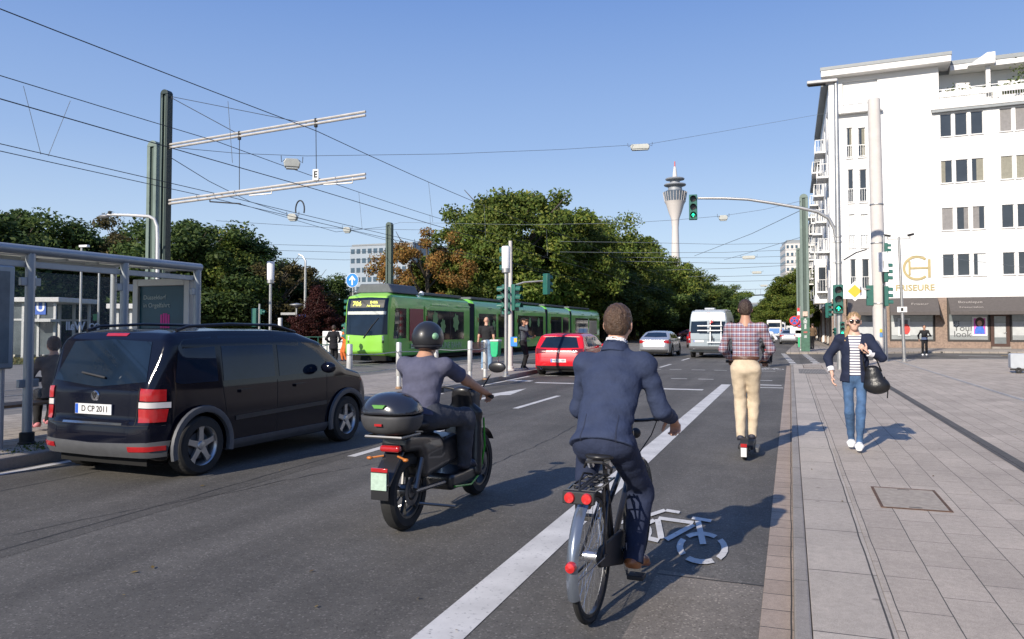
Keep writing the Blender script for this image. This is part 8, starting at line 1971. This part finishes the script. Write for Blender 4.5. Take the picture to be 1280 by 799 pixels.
f = I([ecap((-.035, -.46, .90), (.035, -.46, .90), .172, .172, (1, 0, 0), 1.22)], .02); shp = I([ellf((0, -.44, .90), (.245, .215, .185)), planef((0, 0, -1), -.765), boxf((0, -.44, .90), (.235, .205, .20), .08)], .05)
tc_ = sdf_mesh('top_case', I([shp, planef((0, 0, 1), .915)], .01), (-.28, -.70, .7), (.28, -.2, 1.12), .012, MMT, mt)
sdf_mesh('top_case_lid', I([OFF(shp, .006), planef((0, 0, -1), -.925)], .012), (-.29, -.71, .7), (.29, -.19, 1.13), .012, mat('case_lid', (.02, .022, .03), .22, var=.08, coat=.7), mt)
b = MB(); b.box(-.03, .03, -.652, -.635, .845, .862); b.build('case_reflector', TAILR, mt); b = MB(); b.prism([(-.055, 1.0), (.055, 1.0), (.035, .975), (-.035, .975)], -.648, -.625, 'xz'); b.build('case_emblem', mat('emblem_green', (.10, .30, .06), .5, var=.1), mt)
b = MB(); b.tube([(-.15, -.57, .755), (.15, -.57, .755), (.16, -.3, .755), (-.16, -.3, .755)], .012, 6, closed=True); b.build('case_carrier', MCH, mt)
b = MB(); b.tube([(-.10, .05, .20), (-.16, .02, .12), (-.24, -.02, .08)], .012, 6); b.tube([(.1, RHY+.05, .20), (.26, .12, .12)], .012, 6); b.build('footrest_bar', MCH, mt)
J = {'pelvis': (0, -.02, .885), 'waist': (0, .02, 1.02), 'chest': (0, .06, 1.19), 'neck': (0, .10, 1.335), 'head': (0, .145, 1.455), 'sl': (-.190, .08, 1.262), 'sr': (.190, .08, 1.262), 'hl': (-.10, .02, .855), 'hr': (.10, .02, .855),
     'ar': (.16, .52, .40), 'tr': (.18, .68, .345), 'al': (-.16, .52, .40), 'tl': (-.18, .68, .345)}
J['kr'] = tuple(ik(J['hr'], J['ar'], .43, .42, (.35, .6, 1))); J['kl'] = tuple(ik(J['hl'], J['al'], .43, .42, (-.35, .6, 1)))
arm(J, 'r', (.32, .585, 1.015), (.8, -.2, -.75)); arm(J, 'l', (-.32, .585, 1.015), (-.8, -.2, -.75))
hd4 = [(J['wr'], (.08, .8, -.25), (0, -.25, -1), (-1, 0, 0), dict(curl=(48, 62, 40), thumb_curl=45)), (J['wl'], (-.08, .8, -.25), (0, -.25, -1), (1, 0, 0), dict(curl=(48, 62, 40), thumb_curl=45))]
GRT = clothm('slate_tshirt', (.085, .088, .135)); DJN = mat('dark_jeans', (.045, .05, .065), .85, var=.2, scale=6, bump=.7, bscale=15)
ri, rg_, rH = figure('motor scooter rider in black helmet and slate T-shirt seen from behind', (MX, MY, 0), MRZ, J, 'shirt', GRT, DJN, DKSH, SK2, None, h=.009, hands=hd4, hem=-.03, sleeve='short', topname='t_shirt', hs=.97, wide=1.08, slim=1.02)
hf = SUB(I([ellf((0, -.005, .030), (.128, .152, .142)), planef((0, 0, -1), .088), planef((0, -.15, -1), .080)], .022), ellf((0, .05, -.05), (.10, .14, .10)), .01)
hl = sdf_mesh('helmet', loc_(hf, rg_['head'], rH), rg_['head']-Vector((.2, .2, .2)), rg_['head']+Vector((.2, .2, .2)), .009, mat('helmet_black', (.020, .021, .024), .38, var=.08, coat=.15), ri)
hc = rg_['head']; b = MB(); b.ell((hc.x+.098, hc.y-.07, hc.z+.045), (.030, .040, .032), 8); b.build('helmet_sticker', mat('sticker_green', (.22, .42, .25), .5, var=.2, scale=30), hl)
b = MB(); b.tube([(hc.x+.127*math.cos(R(a)), hc.y-.005+.150*math.sin(R(a)), hc.z-.045+.01) for a in range(180, 365, 12)], .007, 6); b.build('helmet_trim', BLKP, hl)
# ------------------------------------------------------------------ the others, farther away
BKS = clothm('black_shirt', (.02, .02, .022)); LJ = mat('light_jeans', (.16, .26, .38), .85, var=.3, scale=5); GRS = clothm('grey_jacket', (.075, .085, .10)); BPT = clothm('black_trousers', (.015, .015, .017))
p = G(608, 464, .13); J = standing(foot=((-.12, 0), (.12, .02)), Ht=1.80, sh=.20); arm(J, 'r', (.27, .02, .88), (.6, -.8, 0)); arm(J, 'l', (-.30, .08, .90), (-.6, -.8, 0))
hnd = lambda J: [(J['wr'], (0, .1, -1), (-1, 0, 0), (0, 1, 0), {}), (J['wl'], (0, .1, -1), (1, 0, 0), (0, 1, 0), {})]
figure('bald man in black shirt and light jeans standing between the railing posts', (p.x, p.y, .13), R(12), J, 'shirt', BKS, LJ, WSN, SK1, None, h=.016, hands=hnd(J), hem=-.03, sleeve='short', trouser_r=1.8)
p = G(654, 462, .13); J = standing(foot=((-.06, -.05), (.07, .06)), Ht=1.78, sh=.19); arm(J, 'r', (.11, .17, 1.54), (.8, .5, -.8)); arm(J, 'l', (-.16, .30, 1.10), (-.5, -.6, -.5))
pm_, pg, pH = figure('man in grey jacket and black trousers holding a phone to his face', (p.x, p.y, .13), R(-95), J, 'jacket', GRS, BPT, DKSH, SK2, ('short', mat('cap_tan', (.30, .17, .08), .8, var=.1)), h=.016, hands=[(J['wr'], (-.1, .3, 1), (-.8, 0, 0), (0, -.3, 1), dict(curl=(40, 50, 30))), (J['wl'], (.4, .8, .2), (0, 0, 1), (1, 0, 0), dict(curl=(30, 40, 30)))], hem=.0, topname='jacket', trouser_r=1.2)
b = MB(); c_ = pg['head']; b.box(c_.x-.075, c_.x+.075, c_.y+.06, c_.y+.17, c_.z+.045, c_.z+.06); b.build('cap_peak', MATS['cap_tan'], pm_, bevel=.006)
p = G(1156, 445, .06); J = standing(foot=((-.09, -.06), (.10, .14)), Ht=1.66, sh=.165, hw=.08); arm(J, 'r', (.26, .05, .88), (.6, -.8, 0)); arm(J, 'l', (-.10, .24, 1.05), (-.8, -.3, -.5))
figure('woman in black walking past the hairdresser window', (p.x, p.y, .06), R(172), J, 'shirt', BKS, BPT, WSN, SK2, ('long', HDK), h=.018, hands=hnd(J)[:1], hem=.0, fem=True, slim=.9, wide=.92)
b = MB(); b.box(-.15, .15, .10, .18, .86, 1.0); o = b.build('shoulder_bag', mat('blue_bag', (.06, .09, .18), .6, var=.1), bevel=.02); o.location = (p.x, p.y, .06); o.rotation_euler = (0, 0, R(172)); tag(o, 'dark blue bag worn in front by the woman in black near the shop', 'bag')
q = atD(417, 440, 33); J = standing(foot=((-.07, 0), (.08, .1)), Ht=1.68, sh=.17); arm(J, 'r', (.20, .1, .95), (.6, -.8, 0)); arm(J, 'l', (-.20, .1, .95), (-.6, -.8, 0))
figure('woman with long dark hair and black coat left of the tram front', (q.x, q.y, .0), R(20), J, 'coat', clothm('black_coat', (.012, .012, .016)), BPT, DKSH, SK2, ('long', HDK), h=.02, hands=(), hem=-.22, jacket=True, topname='coat', fem=True)
q = atD(432, 440, 36); J = standing(foot=((-.08, 0), (.09, .1)), Ht=1.72); arm(J, 'r', (.24, .2, 1.0), (.6, -.8, 0)); arm(J, 'l', (-.24, .1, .9), (-.6, -.8, 0))
figure('worker in bright orange clothes beside the white cabinet', (q.x, q.y, .0), R(150), J, 'jacket', clothm('hi_vis_orange', (.75, .16, .03)), mat('hi_vis_trousers', (.60, .14, .03), .85, var=.15), DKSH, SK1, ('short', HBR), h=.02, hands=(), hem=-.02, jacket=True, topname='jacket')
# white shirted cyclist far ahead
q = atD(959, 440, 31.5); fx, fy = q.x, q.y
J = {'pelvis': (0, -.30, .95), 'waist': (0, -.20, 1.08), 'chest': (0, -.10, 1.26), 'neck': (0, -.03, 1.45), 'head': (0, .02, 1.60), 'sl': (-.19, -.04, 1.36), 'sr': (.19, -.04, 1.36), 'hl': (-.095, -.27, .905), 'hr': (.095, -.27, .905)}
for a_, v_ in (('ar', (.135, -.14, .23)), ('tr', (.15, .02, .16)), ('al', (-.135, -.2, .55)), ('tl', (-.15, -.04, .49))): J[a_] = v_
J['kr'] = tuple(ik(J['hr'], J['ar'], .43, .41, (.1, 1, .1))); J['kl'] = tuple(ik(J['hl'], J['al'], .43, .41, (-.2, 1, .1))); arm(J, 'r', (.27, .25, 1.03), (.75, -.3, -.6)); arm(J, 'l', (-.27, .25, 1.03), (-.75, -.3, -.6))
figure('distant cyclist in white shirt and dark trousers right of the checked shirt', (fx, fy, 0), 0, J, 'shirt', WSH, BPT, DKSH, SK2, ('short', HDK), h=.02, hands=(), hem=0)
copy_tree(bk_t, None, (fx, fy, 0), 0, 'dark bicycle under the distant white shirted cyclist')
# passer-by near the cafe, seen beside the mast
for u, D, rz, lab, tm in ((1016, 52, R(20), 'passer-by in brown jacket right of the sticker covered mast', clothm('brown_jacket', (.14, .09, .05))),):
    q = atD(u, 440, D); J = standing(foot=((-.1, 0), (.1, .15)), Ht=1.75); arm(J, 'r', (.25, .1, .92), (.6, -.8, 0)); arm(J, 'l', (-.25, .0, .92), (-.6, -.8, 0)); figure(lab, (q.x, q.y, .11), rz, J, 'jacket', tm, BPT, DKSH, SK2, ('short', HDK), h=.024, hands=(), hem=-.03, jacket=True, topname='jacket')
# seated woman on the shelter bench, seen from behind
q = atX(68, 470, -9.55); J = {'pelvis': (0, 0, .56), 'waist': (0, -.01, .70), 'chest': (0, .02, .88), 'neck': (0, .04, 1.05), 'head': (0, .075, 1.20), 'sl': (-.165, .03, .985), 'sr': (.165, .03, .985), 'hl': (-.085, .04, .53), 'hr': (.085, .04, .53),
     'kl': (-.10, .46, .52), 'kr': (.10, .44, .54), 'al': (-.13, .34, .10), 'ar': (.06, .58, .11), 'tl': (-.14, .48, .04), 'tr': (.06, .73, .06)}
arm(J, 'r', (.08, .30, .72), (.8, -.4, -.3)); arm(J, 'l', (-.08, .30, .72), (-.8, -.4, -.3))
TAUP = clothm('taupe_top', (.13, .10, .085)); PKS = mat('pink_shoe', (.55, .20, .22), .6, var=.1)
sw, sg_, sH = figure('woman with hair bun sitting on the shelter bench behind the black van', (q.x, q.y, .13), R(62), J, 'shirt', TAUP, BPT, PKS, SK1, ('long', hairm('auburn_hair', (.10, .05, .03))), h=.012, hands=[(J['wr'], (-.3, .9, 0), (0, 0, -1), (-1, 0, 0), {}), (J['wl'], (.3, .9, 0), (0, 0, -1), (1, 0, 0), {})], hem=-.08, fem=True, hp=R(-12), slim=.92, wide=.95)
b = MB(); c_ = sg_['head']; b.ell((c_.x, c_.y-.085, c_.z+.085), (.042, .042, .040), 8); b.build('hair_bun', MATS['auburn_hair'], sw)
b = MB(); b.tube([(.10, -.08, .62), (.17, .03, 1.04), (.10, .14, .80), (-.10, .2, .60)], .012, 6); o = b.build('shoulder_strap', BAGM, sw)
# ================================================================== unseen building added on the right, dark and low for the car reflections
ob = thing('reflection_building', 'added dark building outside the right picture edge, there for car reflections', 'building', (24, -35, 0))
b = MB(); hs = [(2+i*4.0, 4.6+i*4.0, 4.5+j*3.5, 6.8+j*3.5) for i in range(17) for j in range(1)]; mtx = Matrix(((0, 1, 0, 0), (1, 0, 0, 0), (0, 0, 1, 0), (0, 0, 0, 1)))
facade_holes(b, 0, 70, 0, 8, hs, 0, .25, mtx); b.add([(0, 0, 0), (14, 0, 0), (14, 0, 8), (0, 0, 8)], [(0, 1, 2, 3)]); b.add([(0, 70, 0), (14, 70, 0), (14, 70, 8), (0, 70, 8)], [(0, 1, 2, 3)]); b.add([(0, 0, 8), (14, 0, 8), (14, 70, 8), (0, 70, 8)], [(0, 1, 2, 3)])
b.build('wall', mat('reflection_stone', (.07, .06, .055), .85, var=.15, scale=1), ob, smooth=False)  # stone darkened for what the van side mirrors
b = MB()
b.box(.24, .28, .5, 69.5, 4, 7.2); b.build('window_band', DGLASS, ob, smooth=False)
